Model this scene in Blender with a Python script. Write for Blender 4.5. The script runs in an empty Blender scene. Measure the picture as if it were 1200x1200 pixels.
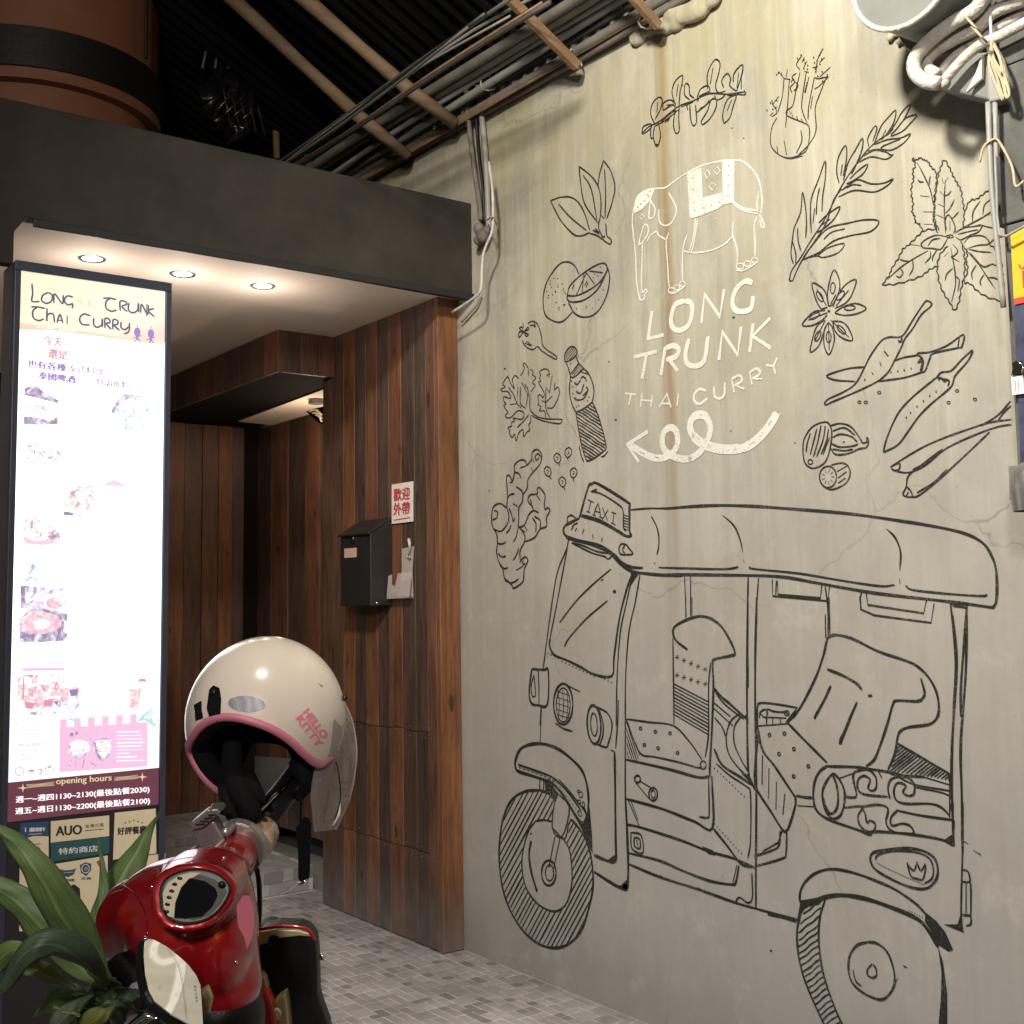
import bpy, bmesh, math, random
import numpy as np
from mathutils import Vector, Matrix
from mathutils.bvhtree import BVHTree
random.seed(7)
sc = bpy.context.scene
col = sc.collection
# ---------------------------------------------------------------- camera
F_PX, CY, EYE = 1389.236, 566.67, 1.4
def rotm(yaw, pit, rol):
    cy, sy = math.cos(yaw), math.sin(yaw); Ry = np.array([[cy,0,sy],[0,1,0],[-sy,0,cy]])
    cx, sx = math.cos(pit), math.sin(pit); Rx = np.array([[1,0,0],[0,cx,-sx],[0,sx,cx]])
    cz, sz = math.cos(rol), math.sin(rol); Rz = np.array([[cz,-sz,0],[sz,cz,0],[0,0,1]])
    return Rz @ Rx @ Ry
T = rotm(0.930153148, -0.0971392325, -0.0154576440) @ np.array([[0,-1,0],[0,0,-1],[1,0,0]], float)
cam = bpy.data.objects.new('camera', bpy.data.cameras.new('camera'))
col.objects.link(cam)
cam.matrix_world = Matrix([[T[0][0], -T[1][0], -T[2][0], 0], [T[0][1], -T[1][1], -T[2][1], 0],
                           [T[0][2], -T[1][2], -T[2][2], EYE], [0,0,0,1]])
cam.data.sensor_width = 36
cam.data.lens = F_PX/1200*36
cam.data.shift_y = -(600-CY)/1200
cam.data.clip_start = 0.05
cam.data.clip_end = 400
sc.camera = cam
# ---------------------------------------------------------------- night sky
w = bpy.data.worlds.new('World'); sc.world = w; w.use_nodes = True
wn = w.node_tree; wn.nodes.clear()
sky = wn.nodes.new('ShaderNodeTexSky'); sky.sky_type = 'NISHITA'; sky.sun_disc = False
sky.sun_elevation = math.radians(2); sky.sun_rotation = math.radians(200)
bg = wn.nodes.new('ShaderNodeBackground'); bg.inputs[1].default_value = 0.05
wo = wn.nodes.new('ShaderNodeOutputWorld')
wn.links.new(sky.outputs[0], bg.inputs[0]); wn.links.new(bg.outputs[0], wo.inputs[0])
sc.view_settings.view_transform = 'Standard'; sc.view_settings.look = 'None'
sc.view_settings.exposure = 0; sc.view_settings.gamma = 1
sc.view_settings.use_curve_mapping = False
FLOOD_W = 700  # power of the assumed floodlight out of view
FLOOD_POS = (0.35, 1.25, 3.85)
FILL_W, FILL_POS = 430, (-1.6, -1.2, 3.1)
DOWN_W = 2.4
# ---------------------------------------------------------------- geometry of the place
# photograph direction of a pixel (1200 px frame) and where it meets a real plane of the place
def ray(x, y):
    return T.T @ np.array([(x-600)/F_PX, (y-CY)/F_PX, 1.0])
O = np.array([0, 0, EYE])
def onx(x, y, X): r = ray(x, y); return O + r*(X/r[0])
def ony(x, y, Y): r = ray(x, y); return O + r*(Y/r[1])
def onz(x, y, Z): r = ray(x, y); return O + r*((Z-EYE)/r[2])
def P(x, y, d): return O + ray(x, y)*d
R_, D_, A_ = T[0], T[1], T[2]        # unit vectors: right, down, away
WALL, PANEL, SOFF, FASC = 2.769, 2.665, 2.665, 3.965   # wall plane, cladding plane, soffit height, fascia plane
# ---------------------------------------------------------------- materials
MATS = {}
def nodes_mat(name):
    m = bpy.data.materials.new(name); m.use_nodes = True
    nt = m.node_tree; b = nt.nodes['Principled BSDF']; MATS[name] = m
    return m, nt, b
def N(nt, t, **k):
    n = nt.nodes.new(t)
    for a, v in k.items():
        if a.startswith('i_'): n.inputs[a[2:].replace('_', ' ')].default_value = v
        else: setattr(n, a, v)
    return n
def ramp(nt, stops):
    r = nt.nodes.new('ShaderNodeValToRGB'); e = r.color_ramp.elements
    while len(e) < len(stops): e.new(0.5)
    for k, (p, c) in enumerate(stops): e[k].position = p; e[k].color = (*c, 1)
    return r
def mat(name, c, rough=0.6, metal=0, var=0.18, scale=12, bump=0.15, stretch=(1,1,1), coat=0, bscale=None, objvar=0.0, spec=0.5):
    m, nt, b = nodes_mat(name); L = nt.links.new
    tc = N(nt, 'ShaderNodeTexCoord'); mp = N(nt, 'ShaderNodeMapping'); mp.inputs['Scale'].default_value = stretch
    L(tc.outputs['Object'], mp.inputs[0])
    n1 = N(nt, 'ShaderNodeTexNoise', i_Scale=scale, i_Detail=6.0, i_Roughness=0.62); L(mp.outputs[0], n1.inputs['Vector'])
    r = ramp(nt, [(0.25, tuple(x*(1-var) for x in c)), (0.75, tuple(min(1, x*(1+var)) for x in c))])
    L(n1.outputs[0], r.inputs[0]); out = r.outputs[0]
    if objvar:
        oi = N(nt, 'ShaderNodeObjectInfo'); mr = N(nt, 'ShaderNodeMapRange'); mr.inputs[3].default_value = 1-objvar; mr.inputs[4].default_value = 1+objvar
        L(oi.outputs['Random'], mr.inputs[0]); hs = N(nt, 'ShaderNodeHueSaturation'); L(mr.outputs[0], hs.inputs['Value']); L(out, hs.inputs['Color']); out = hs.outputs[0]
    L(out, b.inputs['Base Color'])
    b.inputs['Roughness'].default_value = rough; b.inputs['Metallic'].default_value = metal
    b.inputs['Specular IOR Level'].default_value = spec
    if coat: b.inputs['Coat Weight'].default_value = coat; b.inputs['Coat Roughness'].default_value = 0.06
    if bump:
        n2 = N(nt, 'ShaderNodeTexNoise', i_Scale=(bscale or scale*5), i_Detail=5.0); L(mp.outputs[0], n2.inputs['Vector'])
        bp = N(nt, 'ShaderNodeBump', i_Strength=bump, i_Distance=0.01); L(n2.outputs[0], bp.inputs['Height']); L(bp.outputs[0], b.inputs['Normal'])
    return m
def glow(name, c, s, var=0.0):
    m, nt, b = nodes_mat(name)
    b.inputs['Base Color'].default_value = (*[x*0.5 for x in c], 1); b.inputs['Emission Color'].default_value = (*c, 1)
    b.inputs['Emission Strength'].default_value = s; b.inputs['Roughness'].default_value = 0.35
    return m
# concrete of the painted wall: cast vertical streaks, warm grey, stains, scuffs
def wall_mat():
    m, nt, b = nodes_mat('painted_concrete'); L = nt.links.new
    tc = N(nt, 'ShaderNodeNewGeometry')
    def noise(scale, stretch, detail=6, rough=0.6):
        mp = N(nt, 'ShaderNodeMapping'); mp.inputs['Scale'].default_value = stretch; L(tc.outputs['Position'], mp.inputs[0])
        n = N(nt, 'ShaderNodeTexNoise', i_Scale=scale, i_Detail=float(detail), i_Roughness=rough); L(mp.outputs[0], n.inputs['Vector']); return n.outputs[0]
    base = ramp(nt, [(0.3, (0.32, 0.30, 0.235)), (0.7, (0.45, 0.425, 0.345))]); L(noise(1.1, (1,1,1), 8, 0.65), base.inputs[0])
    def mixin(prev, fac, c, amt, kind='MIX'):
        mx = N(nt, 'ShaderNodeMix', data_type='RGBA', blend_type=kind)
        mu = N(nt, 'ShaderNodeMath', operation='MULTIPLY'); L(fac, mu.inputs[0]); mu.inputs[1].default_value = amt
        L(mu.outputs[0], mx.inputs[0]); L(prev, mx.inputs[6]); mx.inputs[7].default_value = (*c, 1); return mx.outputs[2]
    def step(src, lo, hi):
        r = ramp(nt, [(lo, (0,0,0)), (hi, (1,1,1))]); L(src, r.inputs[0]); return r.outputs[0]
    c = base.outputs[0]
    c = mixin(c, step(noise(14, (1,1,0.05), 5), 0.42, 0.70), (0.26, 0.235, 0.18), 0.5)      # vertical runs
    c = mixin(c, step(noise(40, (1,1,0.03), 3), 0.5, 0.72), (0.50, 0.49, 0.43), 0.4)
    c = mixin(c, step(noise(3.2, (1,1,0.5), 7, 0.7), 0.52, 0.75), (0.30, 0.27, 0.17), 0.55)  # yellow damp
    c = mixin(c, step(noise(2.0, (1,1.3,0.8), 7, 0.7), 0.48, 0.70), (0.22, 0.215, 0.21), 0.7)   # grey scuffs
    c = mixin(c, step(noise(90, (1,1,1), 2, 0.5), 0.70, 0.78), (0.14, 0.12, 0.1), 0.6)       # pits
    sx = N(nt, 'ShaderNodeSeparateXYZ'); L(tc.outputs['Position'], sx.inputs[0])
    def band(yc, wd, wob=0.012):
        nn = noise(3, (1,1,0.7), 3); a = N(nt, 'ShaderNodeMath', operation='MULTIPLY_ADD'); L(nn, a.inputs[0]); a.inputs[1].default_value = wob*2; a.inputs[2].default_value = -yc-wob
        s = N(nt, 'ShaderNodeMath', operation='ADD'); L(sx.outputs[1], s.inputs[0]); L(a.outputs[0], s.inputs[1])
        ab = N(nt, 'ShaderNodeMath', operation='ABSOLUTE'); L(s.outputs[0], ab.inputs[0])
        mr = N(nt, 'ShaderNodeMapRange', interpolation_type='SMOOTHSTEP'); mr.inputs[1].default_value = 0; mr.inputs[2].default_value = wd; mr.inputs[3].default_value = 1; mr.inputs[4].default_value = 0; L(ab.outputs[0], mr.inputs[0]); return mr.outputs[0]
    def zfac(z0, z1):
        mr = N(nt, 'ShaderNodeMapRange', interpolation_type='SMOOTHSTEP'); mr.inputs[1].default_value = min(z0,z1); mr.inputs[2].default_value = max(z0,z1); mr.inputs[3].default_value = 0.0 if z0 < z1 else 1.0; mr.inputs[4].default_value = 1.0 if z0 < z1 else 0.0; L(sx.outputs[2], mr.inputs[0]); return mr.outputs[0]
    def mul(a, bb):
        q = N(nt, 'ShaderNodeMath', operation='MULTIPLY'); L(a, q.inputs[0]); L(bb, q.inputs[1]); return q.outputs[0]
    c = mixin(c, mul(band(STAIN_Y, 0.040, 0.02), zfac(0.7, 2.3)), (0.25, 0.165, 0.075), 0.85)         # rust run below the steel
    c = mixin(c, mul(band(STAIN_Y+0.03, 0.016), zfac(0.3, 1.6)), (0.20, 0.15, 0.09), 0.4)
    damp = zfac(0.42, 0.0); c = mixin(c, mul(damp, noise(6, (1,1,1), 6)), (0.10, 0.095, 0.09), 2.0)
    low = zfac(2.5, 0.9); c = mixin(c, low, (0.335, 0.325, 0.32), 0.72)                         # yellower above, greyer towards the bottom
    top = zfac(2.5, 3.3); c = mixin(c, mul(top, step(noise(4.5, (1,1,0.4), 7), 0.4, 0.7)), (0.36, 0.32, 0.16), 0.7)
    # hairline cracks and blotchy old washes
    mpv = N(nt, 'ShaderNodeMapping'); L(tc.outputs['Position'], mpv.inputs[0]); nz = N(nt, 'ShaderNodeTexNoise', i_Scale=2.2, i_Detail=5.0); L(tc.outputs['Position'], nz.inputs['Vector'])
    mv = N(nt, 'ShaderNodeVectorMath', operation='MULTIPLY_ADD'); L(nz.outputs['Color'], mv.inputs[0]); mv.inputs[1].default_value = (0.5,0.5,0.5); L(mpv.outputs[0], mv.inputs[2])
    vo = N(nt, 'ShaderNodeTexVoronoi', i_Scale=0.9, feature='DISTANCE_TO_EDGE'); L(mv.outputs[0], vo.inputs['Vector'])
    cr = ramp(nt, [(0.0, (1,1,1)), (0.004, (0,0,0))]); L(vo.outputs['Distance'], cr.inputs[0])
    c = mixin(c, mul(cr.outputs[0], step(noise(1.3,(1,1,1),3), 0.5, 0.6)), (0.14, 0.12, 0.10), 0.55)
    c = mixin(c, step(noise(0.9, (1,1.6,1.1), 9, 0.72), 0.48, 0.62), (0.27, 0.255, 0.21), 0.35)
    c = mixin(c, step(noise(7, (1,1,1), 8, 0.75), 0.55, 0.72), (0.50, 0.485, 0.43), 0.35)
    L(c, b.inputs['Base Color']); b.inputs['Roughness'].default_value = 0.82; b.inputs['Specular IOR Level'].default_value = 0.25
    nb = noise(26, (1,1,0.35), 8, 0.7); bp = N(nt, 'ShaderNodeBump', i_Strength=0.35, i_Distance=0.006); L(nb, bp.inputs['Height']); L(bp.outputs[0], b.inputs['Normal'])
    return m
STAIN_Y = float(onx(777, 150, WALL)[1])
# ---------------------------------------------------------------- mesh building
def world_origin(o):
    v = Vector((0,0,0))
    while o is not None: v += o.location; o = o.parent
    return v
def thing(name, label, cat, loc=(0,0,0), group=None):
    o = bpy.data.objects.new(name, None); col.objects.link(o); o.location = Vector([float(a) for a in loc]); o.empty_display_size = 0.1
    o['label'] = label; o['category'] = cat
    if group: o['group'] = group
    return o
def tag(o, label=None, cat=None, group=None, kind=None):
    if label: o['label'] = label
    if cat: o['category'] = cat
    if group: o['group'] = group
    if kind: o['kind'] = kind
    return o
class MB:
    def __init__(s): s.v = []; s.f = []
    def add(s, vs, fs):
        n = len(s.v); s.v += [tuple(float(c) for c in p) for p in vs]; s.f += [tuple(i+n for i in f) for f in fs]; return s
    def box(s, a, b):
        x0,y0,z0 = a; x1,y1,z1 = b
        x0,x1 = sorted((x0,x1)); y0,y1 = sorted((y0,y1)); z0,z1 = sorted((z0,z1))
        return s.add([(x0,y0,z0),(x1,y0,z0),(x1,y1,z0),(x0,y1,z0),(x0,y0,z1),(x1,y0,z1),(x1,y1,z1),(x0,y1,z1)],
                     [(0,3,2,1),(4,5,6,7),(0,1,5,4),(1,2,6,5),(2,3,7,6),(3,0,4,7)])
    def obox(s, c, u, v, w):      # oriented box from a corner and three edge vectors
        c,u,v,w = map(np.array, (c,u,v,w)); p = [c, c+u, c+u+v, c+v]; return s.add(p+[q+w for q in p], [(0,3,2,1),(4,5,6,7),(0,1,5,4),(1,2,6,5),(2,3,7,6),(3,0,4,7)])
    def tube(s, pts, r, n=8, cap=True, smooth_path=0):
        pts = [np.array(p, float) for p in pts]
        if smooth_path: pts = crom3(pts, smooth_path)
        rr = r if isinstance(r, (list, tuple)) else [r]*len(pts)
        if len(rr) != len(pts): rr = list(np.interp(np.linspace(0,1,len(pts)), np.linspace(0,1,len(rr)), rr))
        vs = []; up = None
        for i, p in enumerate(pts):
            t = pts[min(i+1, len(pts)-1)] - pts[max(i-1, 0)]; t = t/(np.linalg.norm(t)+1e-9)
            if up is None:
                up = np.array([0,0,1.0]) if abs(t[2]) < 0.9 else np.array([1.0,0,0])
            a = np.cross(t, up); a /= np.linalg.norm(a)+1e-9; b = np.cross(a, t); up = b
            for k in range(n):
                q = 2*math.pi*k/n; vs.append(p + rr[i]*(math.cos(q)*a + math.sin(q)*b))
        fs = []
        for i in range(len(pts)-1):
            for k in range(n): fs.append((i*n+k, i*n+(k+1)%n, (i+1)*n+(k+1)%n, (i+1)*n+k))
        if cap: fs.append(tuple(range(n))[::-1]); fs.append(tuple((len(pts)-1)*n+k for k in range(n)))
        return s.add(vs, fs)
    def prism(s, poly, ext):      # poly: 3D outline, ext: vector
        n = len(poly); e = np.array(ext, float); a = [np.array(p, float) for p in poly]
        return s.add(a + [p+e for p in a], [tuple(range(n))[::-1], tuple(range(n, 2*n))] + [(i, (i+1)%n, n+(i+1)%n, n+i) for i in range(n)])
    def ellipsoid(s, c, a, b, d, nu=20, nv=12):
        c,a,b,d = map(np.array, (c,a,b,d)); vs = [c+d]; fs = []
        for j in range(1, nv):
            th = math.pi*j/nv
            for i in range(nu):
                ph = 2*math.pi*i/nu; vs.append(c + math.sin(th)*(math.cos(ph)*a + math.sin(ph)*b) + math.cos(th)*d)
        vs.append(c-d)
        for i in range(nu): fs.append((0, 1+i, 1+(i+1)%nu))
        for j in range(nv-2):
            for i in range(nu): fs.append((1+j*nu+i, 1+(j+1)*nu+i, 1+(j+1)*nu+(i+1)%nu, 1+j*nu+(i+1)%nu))
        l = len(vs)-1; o = 1+(nv-2)*nu
        for i in range(nu): fs.append((o+i, l, o+(i+1)%nu))
        return s.add(vs, fs)
    def build(s, name, m, parent=None, smooth=False, bevel=0, remesh=0, smoothit=0, flip=True, seg=2):
        me = bpy.data.meshes.new(name); off = world_origin(parent) if parent else Vector((0,0,0))
        me.from_pydata([Vector(p)-off for p in s.v], [], s.f); me.update()
        o = bpy.data.objects.new(name, me); col.objects.link(o)
        if flip:
            bm = bmesh.new(); bm.from_mesh(me); bmesh.ops.recalc_face_normals(bm, faces=bm.faces[:]); bm.to_mesh(me); bm.free()
        mods = False
        if remesh:
            q = o.modifiers.new('r', 'REMESH'); q.mode = 'VOXEL'; q.voxel_size = remesh; q.use_smooth_shade = True; mods = True
        if smoothit:
            q = o.modifiers.new('s', 'SMOOTH'); q.factor = 0.5; q.iterations = smoothit; mods = True
        if bevel:
            q = o.modifiers.new('b', 'BEVEL'); q.width = bevel; q.segments = seg; q.limit_method = 'ANGLE'; q.angle_limit = 0.6; mods = True
        if mods:
            dg = bpy.context.evaluated_depsgraph_get(); dg.update(); m2 = bpy.data.meshes.new_from_object(o.evaluated_get(dg))
            o.modifiers.clear(); o.data = m2; m2.name = name; me = m2
        me.materials.clear(); me.materials.append(m if not isinstance(m, str) else MATS[m])
        if smooth:
            for p_ in me.polygons: p_.use_smooth = True
        if parent: o.parent = parent
        return o
def crom3(pts, k=6):
    if len(pts) < 3: return pts
    out = []; q = [2*pts[0]-pts[1]] + list(pts) + [2*pts[-1]-pts[-2]]
    for i in range(1, len(q)-2):
        a,b,c,d = q[i-1:i+3]
        for j in range(k):
            t = j/k; out.append(0.5*((2*b)+(c-a)*t+(2*a-5*b+4*c-d)*t*t+(3*b-a-3*c+d)*t**3))
    out.append(q[-2]); return out
# flat paint: ribbons and filled outlines lying on a plane given by (mapper px->point, normal, lift)
class Paint:
    def __init__(s, mapper, normal, lift=0.0016):
        s.map = mapper; s.n = np.array(normal, float); s.lift = lift; s.mb = MB(); s.k = 0
    def z(s):
        s.k += 1; return s.lift + (s.k % 13)*0.00006
    def line(s, pts, w, smooth=4, taper=False, closed=False, wob=0.14, w2=None):
        p = [np.array(q, float) for q in pts]
        if closed: p.append(p[0])
        if smooth and len(p) > 2: p = crom3(p, smooth)
        q = [s.map(*a) for a in p]; dep = [float(A_ @ (a-O)) for a in q]
        vs = []; n = len(q); lift = s.z()*s.n
        for i in range(n):
            t = q[min(i+1,n-1)] - q[max(i-1,0)]; L = np.linalg.norm(t)
            t = t/(L+1e-9); side = np.cross(s.n, t)
            ww = w if w2 is None else w + (w2-w)*i/(n-1)
            hw = 0.5*ww*dep[i]/F_PX*1.06*(1+wob*math.sin(i*0.9+s.k*1.7))
            if taper: e = min(i, n-1-i)/(n-1)*2; hw *= 0.35+0.65*min(1, e*2.2)
            elif not closed and (i == 0 or i == n-1): hw *= 0.7
            li = lift + s.n*(i*4e-6); vs += [q[i]+side*hw+li, q[i]-side*hw+li]
        s.mb.add(vs, [(2*i, 2*i+1, 2*i+3, 2*i+2) for i in range(n-1)])
    def fill(s, pts, smooth=0):
        p = [np.array(q, float) for q in pts]
        if smooth: p = crom3(p+[p[0]], smooth)[:-1]
        lift = s.z()*s.n; s.mb.add([s.map(*a)+lift for a in p], [tuple(range(len(p)))])
    def dot(s, x, y, r, ry=None):
        s.fill([(x+r*math.cos(a*math.pi/4), y+(ry or r)*math.sin(a*math.pi/4)) for a in range(8)])
    def ring(s, x, y, rx, ry, w, rot=0, n=14):
        c, q = math.cos(math.radians(rot)), math.sin(math.radians(rot))
        s.line([(x+c*rx*math.cos(2*math.pi*i/n)-q*ry*math.sin(2*math.pi*i/n), y+q*rx*math.cos(2*math.pi*i/n)+c*ry*math.sin(2*math.pi*i/n)) for i in range(n+1)], w, smooth=2)
    def hatch(s, outer, inner, ang, gap, w, wav=0.0):
        a = math.radians(ang); d = np.array([math.cos(a), math.sin(a)]); nn = np.array([-d[1], d[0]])
        pr = [np.array(p) @ nn for p in outer]; pl = [np.array(p) @ d for p in outer]
        k = min(pr) + gap*0.5; j = 0
        while k < max(pr):
            j += 1; run = []; st = 1.0; x = min(pl)
            while x <= max(pl)+st:
                p = nn*(k + wav*math.sin(x*0.35+j)) + d*x
                ok = inside(p, outer) and not (inner and inside(p, inner))
                if ok: run.append(p)
                if (not ok or x+st > max(pl)+st) and run:
                    if len(run) > 2: s.line([run[0], run[len(run)//2], run[-1]] if not wav else run[::3]+[run[-1]], w*random.uniform(0.8, 1.2), smooth=2)
                    run = []
                x += st
            k += gap*random.uniform(0.86, 1.14)
    def text(s, body, cx, cy, hpx, wpx, mapv=None, bold=0.0, ang=0.0):
        """centre (cx,cy), cap height and total width in px; ang in degrees (down = positive)"""
        vs, fs = glyphs(body, 0.0)
        xs = [v[0] for v in vs]; ys = [v[1] for v in vs]; x0, x1, y0, y1 = min(xs), max(xs), min(ys), max(ys)
        c, q = math.cos(math.radians(ang)), math.sin(math.radians(ang)); 
        for ox, oy in (((0,0),) if not bold else ((-bold*18,0),(bold*18,0),(0,bold*14))):
            lift = s.z()*s.n; out = []
            for v in vs:
                u = (v[0]-(x0+x1)/2)/(x1-x0)*wpx; t = -(v[1]-(y0+y1)/2)/(y1-y0)*hpx
                out.append(s.map(cx+u*c+ox, cy+u*q+t+oy)+lift)     # sheared so that uprights stay upright
            s.mb.add(out, fs)
    def done(s, name, m, parent, label=None, kind=None):
        o = s.mb.build(name, m, parent, flip=False)
        if label: o['label'] = label
        if kind: o['kind'] = kind
        return o
GL = {}
def glyphs(body, bold=0.0):
    if (body, bold) in GL: return GL[(body, bold)]
    c = bpy.data.curves.new('t', 'FONT'); c.body = body; c.offset = bold; c.resolution_u = 3
    o = bpy.data.objects.new('t', c); col.objects.link(o); dg = bpy.context.evaluated_depsgraph_get(); dg.update()
    m = bpy.data.meshes.new_from_object(o.evaluated_get(dg))
    r = ([tuple(v.co) for v in m.vertices], [tuple(p.vertices) for p in m.polygons])
    bpy.data.objects.remove(o); bpy.data.curves.remove(c); bpy.data.meshes.remove(m); GL[(body, bold)] = r; return r
def inside(p, poly):
    x, y = p; r = False; n = len(poly)
    for i in range(n):
        x1,y1 = poly[i]; x2,y2 = poly[(i+1)%n]
        if (y1 > y) != (y2 > y) and x < (x2-x1)*(y-y1)/(y2-y1)+x1: r = not r
    return r
def view(x0, y0, s):
    def f(st): return [[(x0+float(a.split(',')[0])/s, y0+float(a.split(',')[1])/s) for a in part.split()] for part in st.split('|')]
    return f
# ---------------------------------------------------------------- shared materials
mat('fascia_black', (0.029, 0.025, 0.021), rough=0.7, var=0.5, scale=3.5, bump=0.10, bscale=90, spec=0.3)
mat('soffit_board', (0.76, 0.66, 0.55), rough=0.7, var=0.05, scale=4, bump=0.05)
mat('frame_metal', (0.04, 0.048, 0.075), rough=0.4, metal=0.3, var=0.2, scale=8, bump=0.05)
mat('black_board', (0.012, 0.012, 0.013), rough=0.55, var=0.2, scale=8, bump=0.05)
mat('dark_gap', (0.01, 0.008, 0.006), spec=0.1, rough=0.9, var=0.2, scale=8, bump=0.0)
WOOD = {'k': (0.076, 0.047, 0.034), 'd': (0.105, 0.056, 0.035), 'b': (0.135, 0.064, 0.036), 'r': (0.165, 0.070, 0.037), 'o': (0.18, 0.076, 0.032)}
def wood_mat(name, c):
    m, nt, b = nodes_mat(name); L = nt.links.new
    tc = N(nt, 'ShaderNodeTexCoord'); oi = N(nt, 'ShaderNodeObjectInfo')
    ad = N(nt, 'ShaderNodeVectorMath', operation='MULTIPLY_ADD'); ad.inputs[1].default_value = (1,1,1)
    sc_ = N(nt, 'ShaderNodeVectorMath', operation='SCALE'); L(oi.outputs['Location'], sc_.inputs[0]); sc_.inputs['Scale'].default_value = 3.7
    cb = N(nt, 'ShaderNodeCombineXYZ'); mu = N(nt, 'ShaderNodeMath', operation='MULTIPLY'); mu.inputs[1].default_value = 37.0; L(oi.outputs['Random'], mu.inputs[0]); L(mu.outputs[0], cb.inputs[2]); L(mu.outputs[0], cb.inputs[0])
    L(tc.outputs['Object'], ad.inputs[0]); L(cb.outputs[0], ad.inputs[2])
    mp = N(nt, 'ShaderNodeMapping'); mp.inputs['Scale'].default_value = (1,1,0.06); L(ad.outputs[0], mp.inputs[0])
    g = N(nt, 'ShaderNodeTexNoise', i_Scale=70.0, i_Detail=6.0, i_Roughness=0.65, i_Distortion=0.4); L(mp.outputs[0], g.inputs['Vector'])
    mp2 = N(nt, 'ShaderNodeMapping'); mp2.inputs['Scale'].default_value = (1,1,0.25); L(ad.outputs[0], mp2.inputs[0])
    g2 = N(nt, 'ShaderNodeTexNoise', i_Scale=9.0, i_Detail=5.0, i_Roughness=0.6); L(mp2.outputs[0], g2.inputs['Vector'])
    r = ramp(nt, [(0.28, tuple(x*0.5 for x in c)), (0.5, c), (0.75, tuple(x*1.35 for x in c))]); L(g.outputs[0], r.inputs[0])
    mx = N(nt, 'ShaderNodeMix', data_type='RGBA', blend_type='MULTIPLY'); r2 = ramp(nt, [(0.3, (0.5,0.5,0.5)), (0.65, (1.15,1.12,1.1))]); L(g2.outputs[0], r2.inputs[0])
    mx.inputs[0].default_value = 1; L(r.outputs[0], mx.inputs[6]); L(r2.outputs[0], mx.inputs[7])
    # splash dirt near the floor (real grey scum on the boards)
    geo = N(nt, 'ShaderNodeNewGeometry'); sx = N(nt, 'ShaderNodeSeparateXYZ'); L(geo.outputs['Position'], sx.inputs[0])
    mr = N(nt, 'ShaderNodeMapRange'); mr.inputs[1].default_value = 0.28; mr.inputs[2].default_value = 0.0; L(sx.outputs[2], mr.inputs[0])
    nz = N(nt, 'ShaderNodeTexNoise', i_Scale=14.0, i_Detail=6.0); L(geo.outputs['Position'], nz.inputs['Vector'])
    m3 = N(nt, 'ShaderNodeMath', operation='MULTIPLY'); L(mr.outputs[0], m3.inputs[0]); L(nz.outputs[0], m3.inputs[1]); m3.use_clamp = True
    mx2 = N(nt, 'ShaderNodeMix', data_type='RGBA'); L(m3.outputs[0], mx2.inputs[0]); L(mx.outputs[2], mx2.inputs[6]); mx2.inputs[7].default_value = (0.2, 0.19, 0.19, 1)
    mk_ = N(nt, 'ShaderNodeMapping'); mk_.inputs['Scale'].default_value = (1,1,0.4); L(ad.outputs[0], mk_.inputs[0])
    kn = N(nt, 'ShaderNodeTexNoise', i_Scale=17.0, i_Detail=1.0); L(mk_.outputs[0], kn.inputs['Vector']); kr = ramp(nt, [(0.70, (0,0,0)), (0.76, (0.8,0.8,0.8))]); L(kn.outputs[0], kr.inputs[0])
    mx3 = N(nt, 'ShaderNodeMix', data_type='RGBA'); L(kr.outputs[0], mx3.inputs[0]); L(mx2.outputs[2], mx3.inputs[6]); mx3.inputs[7].default_value = (0.025, 0.014, 0.009, 1)
    L(mx3.outputs[2], b.inputs['Base Color'])
    rr = ramp(nt, [(0.3, (0.42,)*3), (0.7, (0.7,)*3)]); L(g.outputs[0], rr.inputs[0]); L(rr.outputs[0], b.inputs['Roughness'])
    bp = N(nt, 'ShaderNodeBump', i_Strength=0.35, i_Distance=0.004); L(g.outputs[0], bp.inputs['Height']); L(bp.outputs[0], b.inputs['Normal'])
for k_, c_ in WOOD.items(): wood_mat('wood_'+k_, c_)
mat('tile_light', (0.42, 0.405, 0.42), rough=0.55, var=0.12, scale=20, bump=0.15, objvar=0.10)
mat('tile_mid', (0.375, 0.36, 0.375), rough=0.55, var=0.12, scale=20, bump=0.15, objvar=0.12)
mat('tile_dark', (0.27, 0.255, 0.27), rough=0.5, var=0.15, scale=20, bump=0.15, objvar=0.12)
mat('grout', (0.66, 0.64, 0.64), rough=0.85, var=0.2, scale=9, bump=0.3)
mat('street_concrete', (0.22, 0.21, 0.2), rough=0.85, var=0.25, scale=3, bump=0.4)
mat('pvc_grey', (0.27, 0.265, 0.25), rough=0.5, var=0.2, scale=9, bump=0.05)
mat('pvc_dusty', (0.15, 0.135, 0.115), rough=0.7, var=0.3, scale=12, bump=0.1)
mat('conduit_dark', (0.06, 0.055, 0.048), rough=0.7, var=0.3, scale=12, bump=0.1)
mat('old_timber', (0.20, 0.14, 0.085), rough=0.8, var=0.35, scale=14, bump=0.35, stretch=(0.3,1,1))
mat('rust_steel', (0.20, 0.12, 0.065), rough=0.75, var=0.4, scale=16, bump=0.3)
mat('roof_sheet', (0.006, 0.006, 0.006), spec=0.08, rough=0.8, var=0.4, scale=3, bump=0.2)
mat('duct_brown', (0.22, 0.10, 0.05), rough=0.6, var=0.18, scale=4, bump=0.12)
mat('band_black', (0.007, 0.007, 0.007), rough=0.5, var=0.2, scale=9, bump=0.1)
mat('tarp_black', (0.012, 0.012, 0.014), rough=0.22, var=0.2, scale=9, bump=0.7, bscale=14)
mat('hose_white', (0.50, 0.48, 0.43), rough=0.7, var=0.28, scale=22, bump=0.5)
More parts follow.
